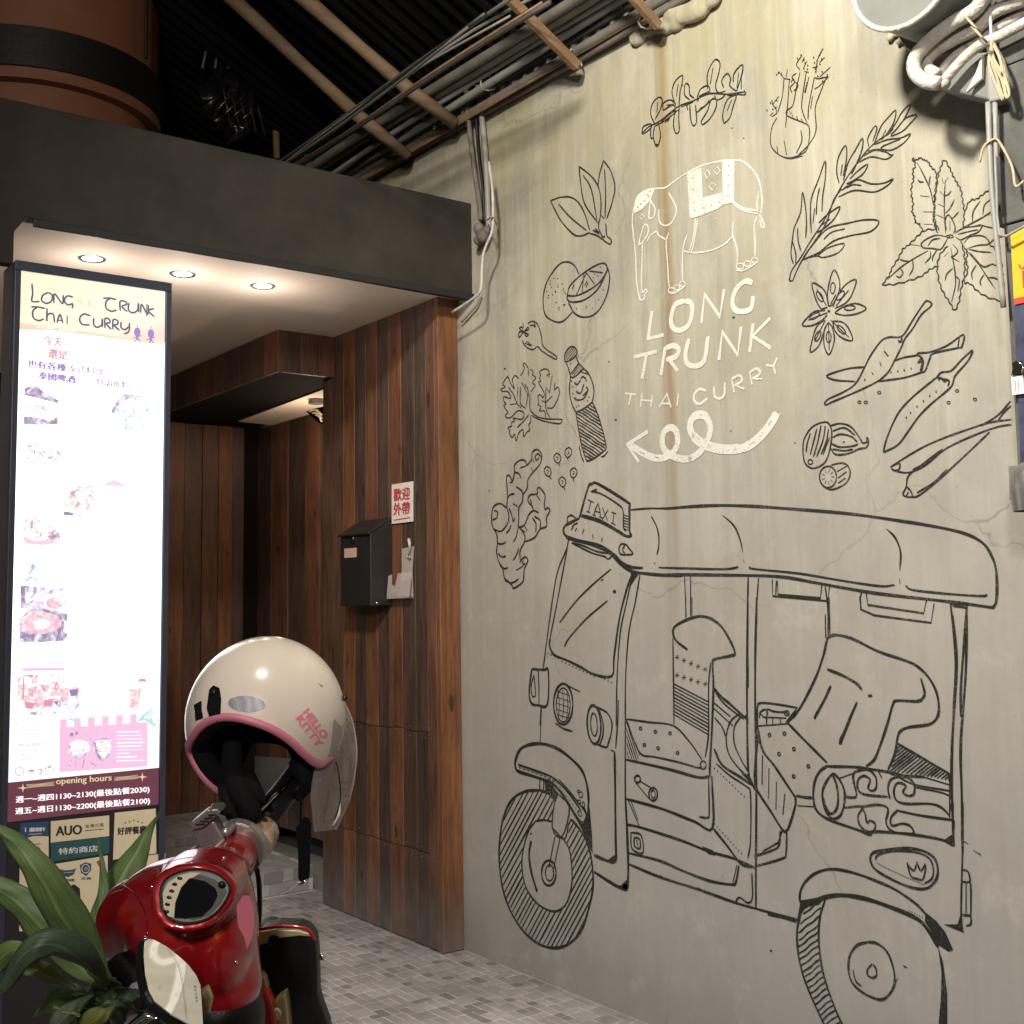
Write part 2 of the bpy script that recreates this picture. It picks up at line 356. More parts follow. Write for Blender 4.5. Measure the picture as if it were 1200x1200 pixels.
mat('drum_grey', (0.17, 0.175, 0.165), rough=0.5, var=0.15, scale=6, bump=0.08)
mat('weathered_board', (0.085, 0.085, 0.08), rough=0.85, var=0.55, scale=5, bump=0.5)
mat('twine', (0.45, 0.38, 0.26), rough=0.9, var=0.3, scale=30, bump=0.3)
mat('sign_yellow', (0.66, 0.40, 0.02), rough=0.5, var=0.06, scale=8, bump=0.03)
mat('sign_red', (0.62, 0.06, 0.04), rough=0.5, var=0.06, scale=8, bump=0.03)
mat('poster_navy', (0.05, 0.055, 0.10), rough=0.45, var=0.6, scale=14, bump=0.05)
mat('paper_white', (0.74, 0.70, 0.67), rough=0.6, var=0.05, scale=18, bump=0.05)
mat('paper_cream', (0.68, 0.60, 0.42), rough=0.55, var=0.05, scale=18, bump=0.04)
mat('ink_black', (0.015, 0.015, 0.017), rough=0.5, var=0.1, scale=18, bump=0)
mat('ink_red', (0.50, 0.035, 0.06), rough=0.5, var=0.1, scale=18, bump=0)
mat('ink_teal', (0.02, 0.09, 0.10), rough=0.5, var=0.1, scale=18, bump=0)
mat('ink_blue', (0.03, 0.07, 0.16), rough=0.5, var=0.1, scale=18, bump=0)
mat('mailbox_black', (0.02, 0.019, 0.018), rough=0.38, var=0.15, scale=20, bump=0.12, bscale=180)
mat('chrome', (0.7, 0.7, 0.7), rough=0.12, metal=1, var=0.05, scale=10, bump=0)
mat('copper_label', (0.62, 0.42, 0.34), rough=0.4, var=0.1, scale=20, bump=0)
# car-like red paint, clear coat with fine metallic flake
def paint_red():
    m, nt, b = nodes_mat('scooter_red'); L = nt.links.new
    tc = N(nt, 'ShaderNodeTexCoord'); n = N(nt, 'ShaderNodeTexNoise', i_Scale=1100.0, i_Detail=2.0); L(tc.outputs['Object'], n.inputs['Vector'])
    r = ramp(nt, [(0.35, (0.24, 0.003, 0.006)), (0.7, (0.46, 0.008, 0.012))]); L(n.outputs[0], r.inputs[0]); L(r.outputs[0], b.inputs['Base Color'])
    b.inputs['Metallic'].default_value = 0.25; b.inputs['Roughness'].default_value = 0.34
    b.inputs['Coat Weight'].default_value = 1.0; b.inputs['Coat Roughness'].default_value = 0.05
paint_red()
mat('black_plastic', (0.007, 0.007, 0.007), spec=0.3, rough=0.42, var=0.2, scale=14, bump=0.1, bscale=200)
mat('black_cloth', (0.004, 0.004, 0.0045), spec=0.15, rough=0.9, var=0.3, scale=40, bump=0.4)
mat('dial_grey', (0.20,0.20,0.19), rough=0.3, var=0.15, scale=12, bump=0)
mat('gold_trim', (0.52, 0.42, 0.24), rough=0.35, metal=0.35, var=0.1, scale=10, bump=0.03)
mat('cream_plastic', (0.60, 0.52, 0.36), rough=0.4, var=0.08, scale=10, bump=0.02)
mat('brushed_silver', (0.30, 0.29, 0.285), rough=0.34, metal=0.7, var=0.12, scale=30, bump=0.08)
mat('helmet_white', (0.66, 0.585, 0.50), rough=0.22, var=0.06, scale=6, bump=0.0, coat=0.6)
mat('helmet_pink', (0.52, 0.17, 0.24), rough=0.45, var=0.05, scale=10, bump=0.05)
mat('print_pink', (0.72, 0.20, 0.27), rough=0.3, var=0.05, scale=10, bump=0)
mat('red_floral', (0.42, 0.02, 0.02), rough=0.4, var=0.5, scale=26, bump=0.05)
mat('orange_lens', (0.42, 0.29, 0.19), rough=0.15, var=0.1, scale=12, bump=0.0, coat=0.5)
mat('red_button', (0.45, 0.01, 0.01), rough=0.3, var=0.1, scale=12, bump=0.0)
def screen_black():
    m, nt, b = nodes_mat('dial_glass'); b.inputs['Base Color'].default_value = (0.006,0.006,0.006,1); b.inputs['Roughness'].default_value = 0.08; b.inputs['Coat Weight'].default_value = 0.5
screen_black()
m_, nt_, b_ = nodes_mat('mirror_glass'); b_.inputs['Base Color'].default_value = (0.82,0.82,0.80,1); b_.inputs['Metallic'].default_value = 1; b_.inputs['Roughness'].default_value = 0.03
def clear(name, c, rough, alpha):
    m, nt, b = nodes_mat(name); b.inputs['Base Color'].default_value = (*c, 1); b.inputs['Roughness'].default_value = rough
    b.inputs['Alpha'].default_value = alpha; b.inputs['IOR'].default_value = 1.45; b.inputs['Coat Weight'].default_value = 0.6; b.inputs['Coat Roughness'].default_value = 0.03
clear('visor_clear', (0.26, 0.25, 0.25), 0.06, 0.52)
clear('acrylic', (0.75, 0.68, 0.66), 0.2, 0.42)
def holo():
    m, nt, b = nodes_mat('hologram'); L = nt.links.new
    tc = N(nt, 'ShaderNodeTexCoord'); wv = N(nt, 'ShaderNodeTexWave', i_Scale=22.0, i_Distortion=6.0); L(tc.outputs['Object'], wv.inputs['Vector'])
    r = ramp(nt, [(0.0, (0.25,0.25,0.3)), (0.3, (0.12,0.2,0.5)), (0.5, (0.55,0.42,0.08)), (0.65, (0.5,0.08,0.2)), (0.8, (0.10,0.4,0.3)), (1, (0.35,0.35,0.4))]); L(wv.outputs['Color'], r.inputs[0]); L(r.outputs[0], b.inputs['Base Color'])
    b.inputs['Roughness'].default_value = 0.5; b.inputs['Metallic'].default_value = 0.2
holo()
def leaf(name, c1, c2):
    m, nt, b = nodes_mat(name); L = nt.links.new
    tc = N(nt, 'ShaderNodeTexCoord'); oi = N(nt, 'ShaderNodeObjectInfo')
    n = N(nt, 'ShaderNodeTexNoise', i_Scale=9.0, i_Detail=6.0, i_Roughness=0.6); L(tc.outputs['Object'], n.inputs['Vector'])
    r = ramp(nt, [(0.35, c1), (0.7, c2)]); L(n.outputs[0], r.inputs[0])
    uvs = N(nt, 'ShaderNodeSeparateXYZ'); L(tc.outputs['UV'], uvs.inputs[0])
    mv = N(nt, 'ShaderNodeMapping'); L(tc.outputs['UV'], mv.inputs[0]); mv.inputs['Scale'].default_value = (34, 0.8, 1)
    vn = N(nt, 'ShaderNodeTexNoise', i_Scale=1.0, i_Detail=4.0); L(mv.outputs[0], vn.inputs['Vector']); vr = ramp(nt, [(0.35, (0.72,0.72,0.72)), (0.65, (1.25,1.25,1.2))]); L(vn.outputs[0], vr.inputs[0])
    mx = N(nt, 'ShaderNodeMix', data_type='RGBA', blend_type='MULTIPLY'); mx.inputs[0].default_value = 1; L(r.outputs[0], mx.inputs[6]); L(vr.outputs[0], mx.inputs[7])
    mid = ramp(nt, [(0.46, (0,0,0)), (0.5, (0.5,0.5,0.5)), (0.54, (0,0,0))]); L(uvs.outputs[0], mid.inputs[0])
    m2 = N(nt, 'ShaderNodeMix', data_type='RGBA'); L(mid.outputs[0], m2.inputs[0]); L(mx.outputs[2], m2.inputs[6]); m2.inputs[7].default_value = (c2[0]*1.7, c2[1]*1.5, c2[2]*1.5, 1)
    tipn = N(nt, 'ShaderNodeMath', operation='MULTIPLY_ADD'); L(n.outputs[0], tipn.inputs[0]); tipn.inputs[1].default_value = 0.12; L(uvs.outputs[1], tipn.inputs[2])
    tip = ramp(nt, [(0.98, (0,0,0)), (1.0, (1,1,1))]); tip.color_ramp.elements[0].position = 0.985; mt = N(nt, 'ShaderNodeMapRange'); mt.inputs[1].default_value = 1.0; mt.inputs[2].default_value = 1.05; L(tipn.outputs[0], mt.inputs[0])
    m3 = N(nt, 'ShaderNodeMix', data_type='RGBA'); L(mt.outputs[0], m3.inputs[0]); L(m2.outputs[2], m3.inputs[6]); m3.inputs[7].default_value = (0.16, 0.10, 0.045, 1)
    L(m3.outputs[2], b.inputs['Base Color'])
    b.inputs['Roughness'].default_value = 0.52; b.inputs['Subsurface Weight'].default_value = 0.0
    mp = N(nt, 'ShaderNodeMapping'); L(tc.outputs['UV'], mp.inputs[0]); mp.inputs['Scale'].default_value = (26, 0.5, 1)
    w_ = N(nt, 'ShaderNodeTexNoise', i_Scale=1.0, i_Detail=3.0); L(mp.outputs[0], w_.inputs['Vector'])
    bp = N(nt, 'ShaderNodeBump', i_Strength=0.35, i_Distance=0.003); L(w_.outputs[0], bp.inputs['Height']); L(bp.outputs[0], b.inputs['Normal'])
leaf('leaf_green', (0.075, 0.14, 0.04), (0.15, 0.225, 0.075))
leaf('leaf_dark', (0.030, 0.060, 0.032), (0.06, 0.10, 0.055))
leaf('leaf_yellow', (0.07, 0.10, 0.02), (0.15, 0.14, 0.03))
mat('pot_clay', (0.06, 0.05, 0.045), rough=0.7, var=0.2, scale=8, bump=0.2)
mat('soil', (0.03, 0.024, 0.018), rough=0.95, var=0.3, scale=20, bump=0.5)
mat('fixture_metal', (0.25, 0.25, 0.25), rough=0.4, metal=0.8, var=0.1, scale=10, bump=0)
glow('downlight_glow', (1.0, 0.93, 0.86), 12)
glow('assumed_flood_glow', (1.0, 0.93, 0.72), 6)

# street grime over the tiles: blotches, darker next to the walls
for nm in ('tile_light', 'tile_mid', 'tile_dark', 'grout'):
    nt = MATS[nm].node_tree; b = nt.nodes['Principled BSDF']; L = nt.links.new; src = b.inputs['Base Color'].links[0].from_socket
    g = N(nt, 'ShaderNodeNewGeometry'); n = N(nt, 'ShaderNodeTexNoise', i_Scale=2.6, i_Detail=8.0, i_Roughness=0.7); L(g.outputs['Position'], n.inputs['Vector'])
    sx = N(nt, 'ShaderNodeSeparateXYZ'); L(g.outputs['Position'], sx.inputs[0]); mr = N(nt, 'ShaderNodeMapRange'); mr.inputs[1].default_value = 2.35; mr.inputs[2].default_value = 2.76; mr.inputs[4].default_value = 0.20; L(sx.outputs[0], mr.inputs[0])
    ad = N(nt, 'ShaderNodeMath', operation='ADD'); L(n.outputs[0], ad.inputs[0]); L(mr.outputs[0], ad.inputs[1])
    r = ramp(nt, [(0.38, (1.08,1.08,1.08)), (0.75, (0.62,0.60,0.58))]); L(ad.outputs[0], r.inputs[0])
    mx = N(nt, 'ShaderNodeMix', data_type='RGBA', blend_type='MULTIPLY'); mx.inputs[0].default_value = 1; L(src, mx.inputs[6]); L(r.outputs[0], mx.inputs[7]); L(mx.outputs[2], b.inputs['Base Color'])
def food(name, stops, scale, s, stretch=(1,1,1)):
    m, nt, b = nodes_mat(name); L = nt.links.new
    tc = N(nt, 'ShaderNodeTexCoord'); mp = N(nt, 'ShaderNodeMapping'); mp.inputs['Scale'].default_value = stretch; L(tc.outputs['Object'], mp.inputs[0])
    n = N(nt, 'ShaderNodeTexNoise', i_Scale=scale, i_Detail=5.0, i_Roughness=0.6, i_Distortion=1.2); L(mp.outputs[0], n.inputs['Vector'])
    r = ramp(nt, stops); L(n.outputs[0], r.inputs[0]); L(r.outputs[0], b.inputs['Emission Color']); b.inputs['Emission Strength'].default_value = s; b.inputs['Base Color'].default_value = (.3,.3,.3,1)
W_ = (1.6,1.58,1.62)
food('food_plate', [(0.36, (0.22,0.16,0.36)), (0.43, (0.62,0.50,0.70)), (0.49, (0.90,0.72,0.80)), (0.55, (1,0.97,1))], 42, 1.25)
food('food_green', [(0.36, (0.20,0.30,0.42)), (0.44, (0.55,0.68,0.66)), (0.50, (0.85,0.86,0.92)), (0.56, (1,1,1))], 40, 1.25)
food('food_red', [(0.34, (0.30,0.14,0.26)), (0.43, (0.70,0.42,0.50)), (0.49, (0.80,0.78,0.74)), (0.56, (1,0.96,0.97))], 46, 1.15)
food('food_dark', [(0.38, (0.10,0.07,0.20)), (0.48, (0.34,0.26,0.48)), (0.56, (0.62,0.54,0.74)), (0.66, (0.9,0.86,0.95))], 30, 1.0)
food('food_curry', [(0.35, (0.70,0.26,0.40)), (0.5, (0.88,0.48,0.58)), (0.62, (1,0.80,0.84))], 50, 0.95)
food('food_drinks', [(0.34, (0.28,0.14,0.34)), (0.42, (0.72,0.30,0.44)), (0.48, (0.92,0.66,0.58)), (0.54, (0.86,0.84,0.92)), (0.60, (1,0.98,1))], 38, 1.15)
# ================================================================ ground
BACKY, STEP1, STEP2 = 6.70, 5.39, 6.02
g = MB().box((-30,-30,-0.32), (30,40,-0.012)).build('ground', 'street_concrete', flip=True); tag(g, kind='structure')
floor = MB().box((0.3, -1.0, -0.010), (WALL, BACKY, -0.0018)).build('floor', 'grout'); tag(floor, kind='structure')
# mosaic of squares and double squares, laid along the painted wall
rs = random.Random(11); cell = 0.038; gap = 0.0046
x_hi = WALL-0.004; tiles = []
nx = int((x_hi-0.6)/cell); ny = int((STEP1-0.5)/cell)
occ = set()
for iy in range(ny):
    for ix in range(nx):
        if (ix, iy) in occ: continue
        q = rs.random(); wx, wy = (2,2) if q < 0.20 else (1,2) if q < 0.62 else (2,1) if q < 0.70 else (1,1)
        if any((ix+a, iy+b) in occ or ix+a >= nx or iy+b >= ny for a in range(wx) for b in range(wy)): wx = wy = 1
        for a in range(wx):
            for b in range(wy): occ.add((ix+a, iy+b))
        x1 = x_hi-ix*cell-gap/2; x0 = x_hi-(ix+wx)*cell+gap/2; y0 = 0.5+iy*cell+gap/2; y1 = 0.5+(iy+wy)*cell-gap/2
        mk = 'tile_dark' if (wx*wy == 1 and rs.random() < 0.42) else rs.choice(['tile_light','tile_light','tile_mid']); 
        if wx*wy == 2 and rs.random() < 0.10: mk = 'tile_dark'
        tiles.append((x0, y0, x1, y1, mk, wx, wy))
def proj(p):
    c = T @ (np.array(p, float)-O); return (c[0]/c[2]*F_PX+600, c[1]/c[2]*F_PX+CY, c[2])
def visible(t):
    x, y, d = proj(((t[0]+t[2])/2, (t[1]+t[3])/2, 0)); 
    return d > 0.3 and 290 < x < 800 and 1000 < y < 1215 and not (x < 375 and y > 1080)
vis = [t for t in tiles if visible(t) and (t[0]+t[2])/2 < PANEL+0.1]
vis.sort(key=lambda t: proj(((t[0]+t[2])/2, (t[1]+t[3])/2, 0))[2]/math.sqrt(t[5]*t[6]))
single = set(id(t) for t in vis[:290])
TM = {}
def tile_mesh(wx, wy, mk):
    k = (wx, wy, mk)
    if k not in TM:
        o = MB().box((-(wx*cell-gap)/2, -(wy*cell-gap)/2, -0.007), ((wx*cell-gap)/2, (wy*cell-gap)/2, 0)).build('tile', mk, bevel=0.0012, seg=1); TM[k] = o.data; bpy.data.objects.remove(o)
    return TM[k]
rest = {}
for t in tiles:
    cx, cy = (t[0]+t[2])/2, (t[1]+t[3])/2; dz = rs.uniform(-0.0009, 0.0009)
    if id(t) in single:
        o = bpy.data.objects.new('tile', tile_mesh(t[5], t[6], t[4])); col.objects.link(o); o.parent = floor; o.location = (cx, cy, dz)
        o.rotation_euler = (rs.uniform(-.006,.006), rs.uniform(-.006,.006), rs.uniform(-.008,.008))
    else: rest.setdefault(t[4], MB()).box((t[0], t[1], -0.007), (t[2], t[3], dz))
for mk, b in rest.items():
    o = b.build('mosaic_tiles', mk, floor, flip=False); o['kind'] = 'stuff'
# two tiled steps up into the entry
step = thing('entry_step', 'pair of tiled steps below the timber doorway behind the red scooter', 'step', (2.4, STEP1, 0))
MB().box((0.95, STEP1+0.006, 0), (WALL-0.002, BACKY, 0.112)).box((0.95, STEP2+0.006, 0.112), (WALL-0.002, BACKY, 0.205)).build('step_core', 'grout', step)
for (yy, za, zb) in ((STEP1, 0.0, 0.115), (STEP2, 0.118, 0.208)):
    r = {}
    for row in range(2):
        hh = (zb-za)/2; x = WALL-0.004-rs.uniform(0,.05)
        while x > 1.9:
            wd = rs.choice((0.0525, 0.105, 0.105)); mk = rs.choice(['tile_light','tile_mid','tile_mid','tile_dark'])
            o = MB().box((x-wd+gap, yy, za+row*hh+gap/2), (x, yy+0.008, za+(row+1)*hh-gap/2)).build('tile', mk, step); x -= wd
for (ya, yb, z) in ((STEP1+0.008, STEP2, 0.115), (STEP2+0.008, BACKY, 0.208)):
    yy = ya; bm_ = {}
    while yy < yb-0.05:
        x = WALL-0.004-rs.uniform(0,.05)
        while x > 1.5:
            wd = rs.choice((0.0525, 0.105, 0.105)); bm_.setdefault(rs.choice(['tile_light','tile_light','tile_mid']), MB()).box((x-wd+gap, yy, z-0.006), (x, min(yy+0.105-gap, yb), z)); x -= wd
        yy += 0.105
    for mk, b in bm_.items(): b.build('tread_tiles', mk, step, flip=False)['kind'] = 'stuff'
# ================================================================ timber entrance
clad = thing('timber_cladding', 'dark and reddish upright timber boards beside the painted wall, holding the black mailbox', 'timber wall', (PANEL, 4.6, 0))
edges = [378, 403, 416, 430, 443, 457, 472, 488, 502, 513.5]; kinds = ['d','o','k','r','k','r','k','k','b']
yv = [float(onx(e, 900, PANEL)[1]) for e in edges]; yv[-1] = 4.108
zj = [float(onx(440, 850, PANEL)[2]), float(onx(455, 986, PANEL)[2])]
for i, k in enumerate(kinds):
    a, b = yv[i+1]+0.0015, yv[i]-0.0015; j1 = zj[0]+rs.uniform(-.004,.004); j2 = zj[1]+rs.uniform(-.004,.004)
    segs = [(0.004, j2-0.0015), (j2+0.0015, j1-0.0015), (j1+0.0015, SOFF)]
    if k == 'b': segs = [(0.004, SOFF)]
    off = rs.uniform(0, 0.005)
    for (z0, z1) in segs:
        MB().box((PANEL+off, a, z0), (PANEL+0.022, b, z1)).build('plank', 'wood_'+k, clad, bevel=0.0018, seg=1)
MB().box((PANEL+0.023, 4.112, 0), (WALL-0.003, 5.14, SOFF)).build('frame', 'dark_gap', clad)
MB().box((PANEL+0.001, 4.078, 0.002), (WALL-0.004, 4.106, SOFF)).build('end_board', 'wood_o', clad, bevel=0.002, seg=1)
nb = MB()
for i in range(9):
    yc = (yv[i]+yv[i+1])/2
    for zc in (zj[0]+0.02, zj[0]-0.02, zj[1]+0.02, zj[1]-0.02): nb.ellipsoid((PANEL-0.0005, yc+rs.uniform(-.03,.03), zc), (0.0015,0,0), (0,0.004,0), (0,0,0.004), 6, 4)
nb.build('screws', 'brushed_silver', clad)['kind'] = 'stuff'
# lintel box over the entry
Z1 = float(ony(352, 438, 4.985)[2]); XL = 2.37
lint = thing('timber_lintel', 'dark boxed timber beam over the recessed doorway under the soffit', 'beam', (XL, 5.8, Z1))
n = 12; ys = np.linspace(4.985, BACKY, n+1)
for i in range(n):
    MB().box((XL+rs.uniform(0,.004), ys[i]+0.0015, Z1), (XL+0.02, ys[i+1]-0.0015, SOFF-0.002)).build('plank', 'wood_'+rs.choice('kkddbr'), lint, bevel=0.0015, seg=1)
xs = np.linspace(XL+0.021, PANEL+0.02, 4)
for i in range(3):
    MB().box((xs[i]+0.001, 4.985, Z1), (xs[i+1]-0.001, 5.005, SOFF-0.002)).build('plank', 'wood_'+'kdb'[i], lint, bevel=0.0015, seg=1)
MB().box((XL+0.021, 5.006, Z1+0.004), (PANEL+0.9, BACKY, SOFF-0.002)).build('beam_core', 'dark_gap', lint)
XD = float(onz(378,481,Z1)[0])
# doorway wall at the back of the recess
back = thing('entry_wall', 'recessed back wall of upright dark and reddish boards with the door closer at its top', 'timber wall', (2.8, BACKY, 0))
be = [150, 173, 196, 215, 236, 255, 272, 286]; bk = 'rdrdbok'  # last board's darkest tone stands in for the door frame shadow
for i in range(len(be)-1):
    xa, xb = float(ony(be[i], 700, BACKY)[0]), float(ony(be[i+1], 700, BACKY)[0]); o_ = rs.uniform(0, 0.008)
    MB().box((xa+0.0015, BACKY+o_, 0.2), (min(xb-0.0015, XD), BACKY+0.035, Z1-0.004)).build('plank', 'wood_'+bk[i], back, bevel=0.0015, seg=1)
door = thing('plank_door', 'dark and reddish plank door set back in the doorway behind the helmet', 'door', (XD, 6, 0.208))
de = [270, 284, 302, 319, 338, 358, 376, 392]; dk = 'kdkrkrd'  # first board's darkest tone paints that frame shadow too
for i in range(len(de)-1):
    ya, yb_ = float(onx(de[i+1], 700, XD)[1]), min(float(onx(de[i], 700, XD)[1]), BACKY-0.01); o_ = rs.uniform(0, 0.006)
    MB().box((XD+o_-0.008, ya+0.0015, 0.118), (XD+0.03, yb_-0.0015, Z1-0.004)).build('plank', 'wood_'+dk[i], door, bevel=0.0015, seg=1)
MB().box((0.9, BACKY+0.036, 0), (4.2, BACKY+0.2, 3.2)).build('wall_core', 'dark_gap', back)
MB().prism([onx(285,885,XD-0.012), onx(352,890,XD-0.012), onx(352,936,XD-0.012), onx(285,926,XD-0.012)], (0.003,0,0)).build('kick_plate', 'drum_grey', door)
# inner ceiling strip of the doorway, the lit ornament and the door closer
q = lambda x, y, Y: onx(x, y, XD-0.02-(6.62-Y)*0.5)
ip = [onz(279,494,Z1-0.006), onz(378,457,Z1-0.006), (XD-0.012, float(onz(378,457,Z1)[1]), Z1-0.006), (XD-0.012, float(onz(279,494,Z1)[1]), Z1-0.006)]
MB().prism(ip, (0,0,0.005)).build('door_head', 'soffit_board', door)
cl = thing('door_closer', 'slim metal door closer arm at the top of the doorway', 'door closer', q(310,497,6.6), None)
c1, c2 = q(298,498,6.62), q(322,491,6.62)
MB().tube([c1, q(308,500,6.62), q(316,497,6.60)], 0.012, 8).build('arm', 'brushed_silver', cl, smooth=True)
MB().obox(q(316,491,6.62), (q(326,488,6.62)-q(316,491,6.62)), (0,0.04,0), (0,0,-0.035)).build('body', 'brushed_silver', cl, bevel=0.004)
orn = thing('gold_ornament', 'small triangular gold scrolled ornament glowing in the corner of the doorway head', 'ornament', q(372,480,6.5), None)
og = [q(360,481,6.5), q(378.5,475,6.5), q(378.5,497,6.5), q(372,492,6.5)]
mat('gold_leafed', (0.75, 0.42, 0.12), rough=0.4, metal=0.3, var=0.3, scale=20, bump=0.5)
MB().prism(og, (0,0.02,0)).build('plate', 'gold_leafed', orn, bevel=0.002)
for k in range(3): MB().tube([q(362+k*4,482+k*2,6.49), q(370+k*2,480+k*4,6.485), q(377,486+k*4,6.49)], 0.006, 6, smooth_path=4).build('scroll', 'cream_plastic', orn, smooth=True)
# ================================================================ canopy
can = thing('canopy', 'deep black canopy fascia with a cream soffit over the entrance', 'canopy', (1.8, FASC, SOFF))
zt0, zt1 = float(ony(100, 136, FASC)[2]), float(ony(560, 240, FASC)[2])
xL, xR = -0.6, WALL-0.003
zt = lambda x: zt1 + (zt0-zt1)*(xR-x)/(xR-float(ony(100,136,FASC)[0]))
# fascia: notch with a chamfered corner at its left end where the sign box stands
xc = float(ony(16, 300, FASC)[0]); xc2 = float(ony(31, 254, FASC)[0]); zc = float(ony(16, 271, FASC)[2]); zd = float(ony(5, 308, FASC)[2])
poly = [(xR, FASC, SOFF-0.02), (xR, FASC, zt(xR)), (xL, FASC, zt(xL)), (xL, FASC, zd), (xc, FASC, zd), (xc, FASC, zc), (xc2, FASC, SOFF-0.0)]
MB().prism(poly, (0, 0.05, 0)).build('fascia', 'fascia_black', can, bevel=0.004)
MB().box((xc2+0.02, FASC-0.012, SOFF-0.028), (xR, FASC-0.0005, SOFF+0.0)).build('drip_edge', 'black_board', can, bevel=0.003)
MB().box((xL, FASC+0.052, SOFF), (PANEL+0.1, BACKY+0.03, SOFF+0.035)).build('soffit', 'soffit_board', can)
MB().box((xL, FASC+0.052, SOFF+0.037), (WALL-0.003, BACKY+0.03, SOFF+0.10)).build('roof_deck', 'black_board', can)
sw = MB().box((0.60, FASC+0.3, 0), (0.66, BACKY, SOFF-0.003)).build('side_wall', 'paper_white'); tag(sw, 'pale painted side wall behind the lit menu box at the left edge', 'wall')
# downlights
DL = [(108,303),(214,321),(308,335)]
dproto = None
for i, (x, y) in enumerate(DL):
    c = onz(x, y, SOFF)
    lab = ['round recessed downlight directly above the menu sign, leftmost of three', 'round recessed downlight just right of the menu sign top, middle one of three', 'round recessed downlight nearest the painted wall, rightmost of three'][i]
    if dproto is None:
        t = thing('downlight', lab, 'downlight', c, 'downlights in the canopy soffit'); parts = []
        rv = []; m1 = MB(); 
        prof = [(0.034,0.012),(0.036,-0.001),(0.047,-0.004),(0.050,-0.0005)]; nn = 28
        m1.add([(c[0]+r*math.cos(2*math.pi*k/nn), c[1]+r*math.sin(2*math.pi*k/nn), c[2]+z) for r, z in prof for k in range(nn)],
               [(a*nn+k, a*nn+(k+1)%nn, (a+1)*nn+(k+1)%nn, (a+1)*nn+k) for a in range(3) for k in range(nn)])
        m1.build('trim_ring', 'fixture_metal', t, smooth=True)
        MB().add([(c[0]+0.035*math.cos(2*math.pi*k/nn), c[1]+0.035*math.sin(2*math.pi*k/nn), c[2]-0.0012) for k in range(nn)], [tuple(range(nn))[::-1]]).build('lamp_lens', 'downlight_glow', t, flip=False)
        dproto = t
    else:
        t = dproto.copy(); col.objects.link(t); t.location = Vector([float(a) for a in c]); t['label'] = lab
        for ch in list(dproto.children):
            o = ch.copy(); col.objects.link(o); o.parent = t
    ld = bpy.data.lights.new('downlight_lamp', 'POINT'); ld.energy = DOWN_W; ld.shadow_soft_size = 0.03; ld.color = (1.0, 0.86, 0.78)
    lo = bpy.data.objects.new('downlight_lamp', ld); col.objects.link(lo); lo.location = (float(c[0]), float(c[1]), SOFF-0.17)
# assumed floodlight, unseen above the view on an added pole, lighting the painted wall
fl_ = thing('assumed_floodlight', 'assumed floodlight out of view on a steel pole, shining on the painted wall', 'floodlight', (FLOOD_POS[0]-0.3, FLOOD_POS[1]-0.5, 0))
fp = np.array(FLOOD_POS); aim = np.array([WALL, 2.5, 2.1]); dr = aim-fp; dr /= np.linalg.norm(dr); sd = np.cross(dr, (0,0,1)); sd /= np.linalg.norm(sd); upv = np.cross(sd, dr)
hb = fp-dr*0.10
MB().tube([(-2.2,-2.6,0), (-2.2,-2.6,5.0), (-1.6,-2.0,5.3), hb-dr*0.08+np.array([0,0,.12])], 0.03, 10, smooth_path=0).build('pole', 'fixture_metal', fl_, smooth=True)
MB().obox(hb-sd*0.13-upv*0.1-dr*0.06, sd*0.26, upv*0.2, dr*0.12).build('housing', 'fixture_metal', fl_, bevel=0.01)
ld = bpy.data.lights.new('assumed_flood_lamp', 'SPOT'); ld.energy = FLOOD_W; ld.spot_size = math.radians(100); ld.spot_blend = 0.9; ld.shadow_soft_size = 0.14; ld.color = (1.0, 0.94, 0.80)
lo = bpy.data.objects.new('assumed_flood_lamp', ld); col.objects.link(lo); lo.location = Vector(fp.tolist()); lo.rotation_euler = Vector(dr.tolist()).to_track_quat('-Z', 'Y').to_euler()

# unseen fill lamp added farther back on the left: wide, soft and weaker
st2 = thing('fill_lamp', 'unseen fill lamp with a square head, added behind the viewer', 'fill lamp', (FILL_POS[0]-0.4, FILL_POS[1]-0.4, 0))
spv = np.array(FILL_POS); MB().tube([(spv[0]-0.4, spv[1]-0.4, 0), (spv[0]-0.4, spv[1]-0.4, 3.5), (spv[0]-0.05, spv[1]-0.05, 3.62)], 0.035, 10).build('pole', 'fixture_metal', st2, smooth=True)
MB().box((spv[0]-0.25, spv[1]-0.25, 3.56), (spv[0]+0.25, spv[1]+0.25, 3.62)).build('head', 'fixture_metal', st2, bevel=0.01)
ld = bpy.data.lights.new('fill_lamp_light', 'SPOT'); ld.energy = FILL_W; ld.spot_size = math.radians(110); ld.spot_blend = 1.0; ld.shadow_soft_size = 0.22; ld.color = (1.0, 0.93, 0.90)
lo = bpy.data.objects.new('fill_lamp_light', ld); col.objects.link(lo); lo.location = Vector(FILL_POS); lo.rotation_euler = Vector((WALL-FILL_POS[0], 3.2-FILL_POS[1], 0.9-FILL_POS[2])).to_track_quat('-Z', 'Y').to_euler()

# assumed small warm lamp, unseen inside the doorway head (its glow is seen on the gold ornament)
dl = thing('assumed_doorway_lamp', 'assumed small warm ceiling lamp hidden inside the doorway head', 'lamp', (2.86, 5.55, Z1-0.012))
MB().tube([(2.86,5.55,Z1-0.006), (2.86,5.55,Z1-0.03)], 0.04, 20).build('lamp_cup', 'fixture_metal', dl)
ld = bpy.data.lights.new('assumed_doorway_light', 'POINT'); ld.energy = 6; ld.shadow_soft_size = 0.04; ld.color = (1.0, 0.78, 0.58)
lo = bpy.data.objects.new('assumed_doorway_light', ld); col.objects.link(lo); lo.location = (2.86, 5.6, Z1-0.30)
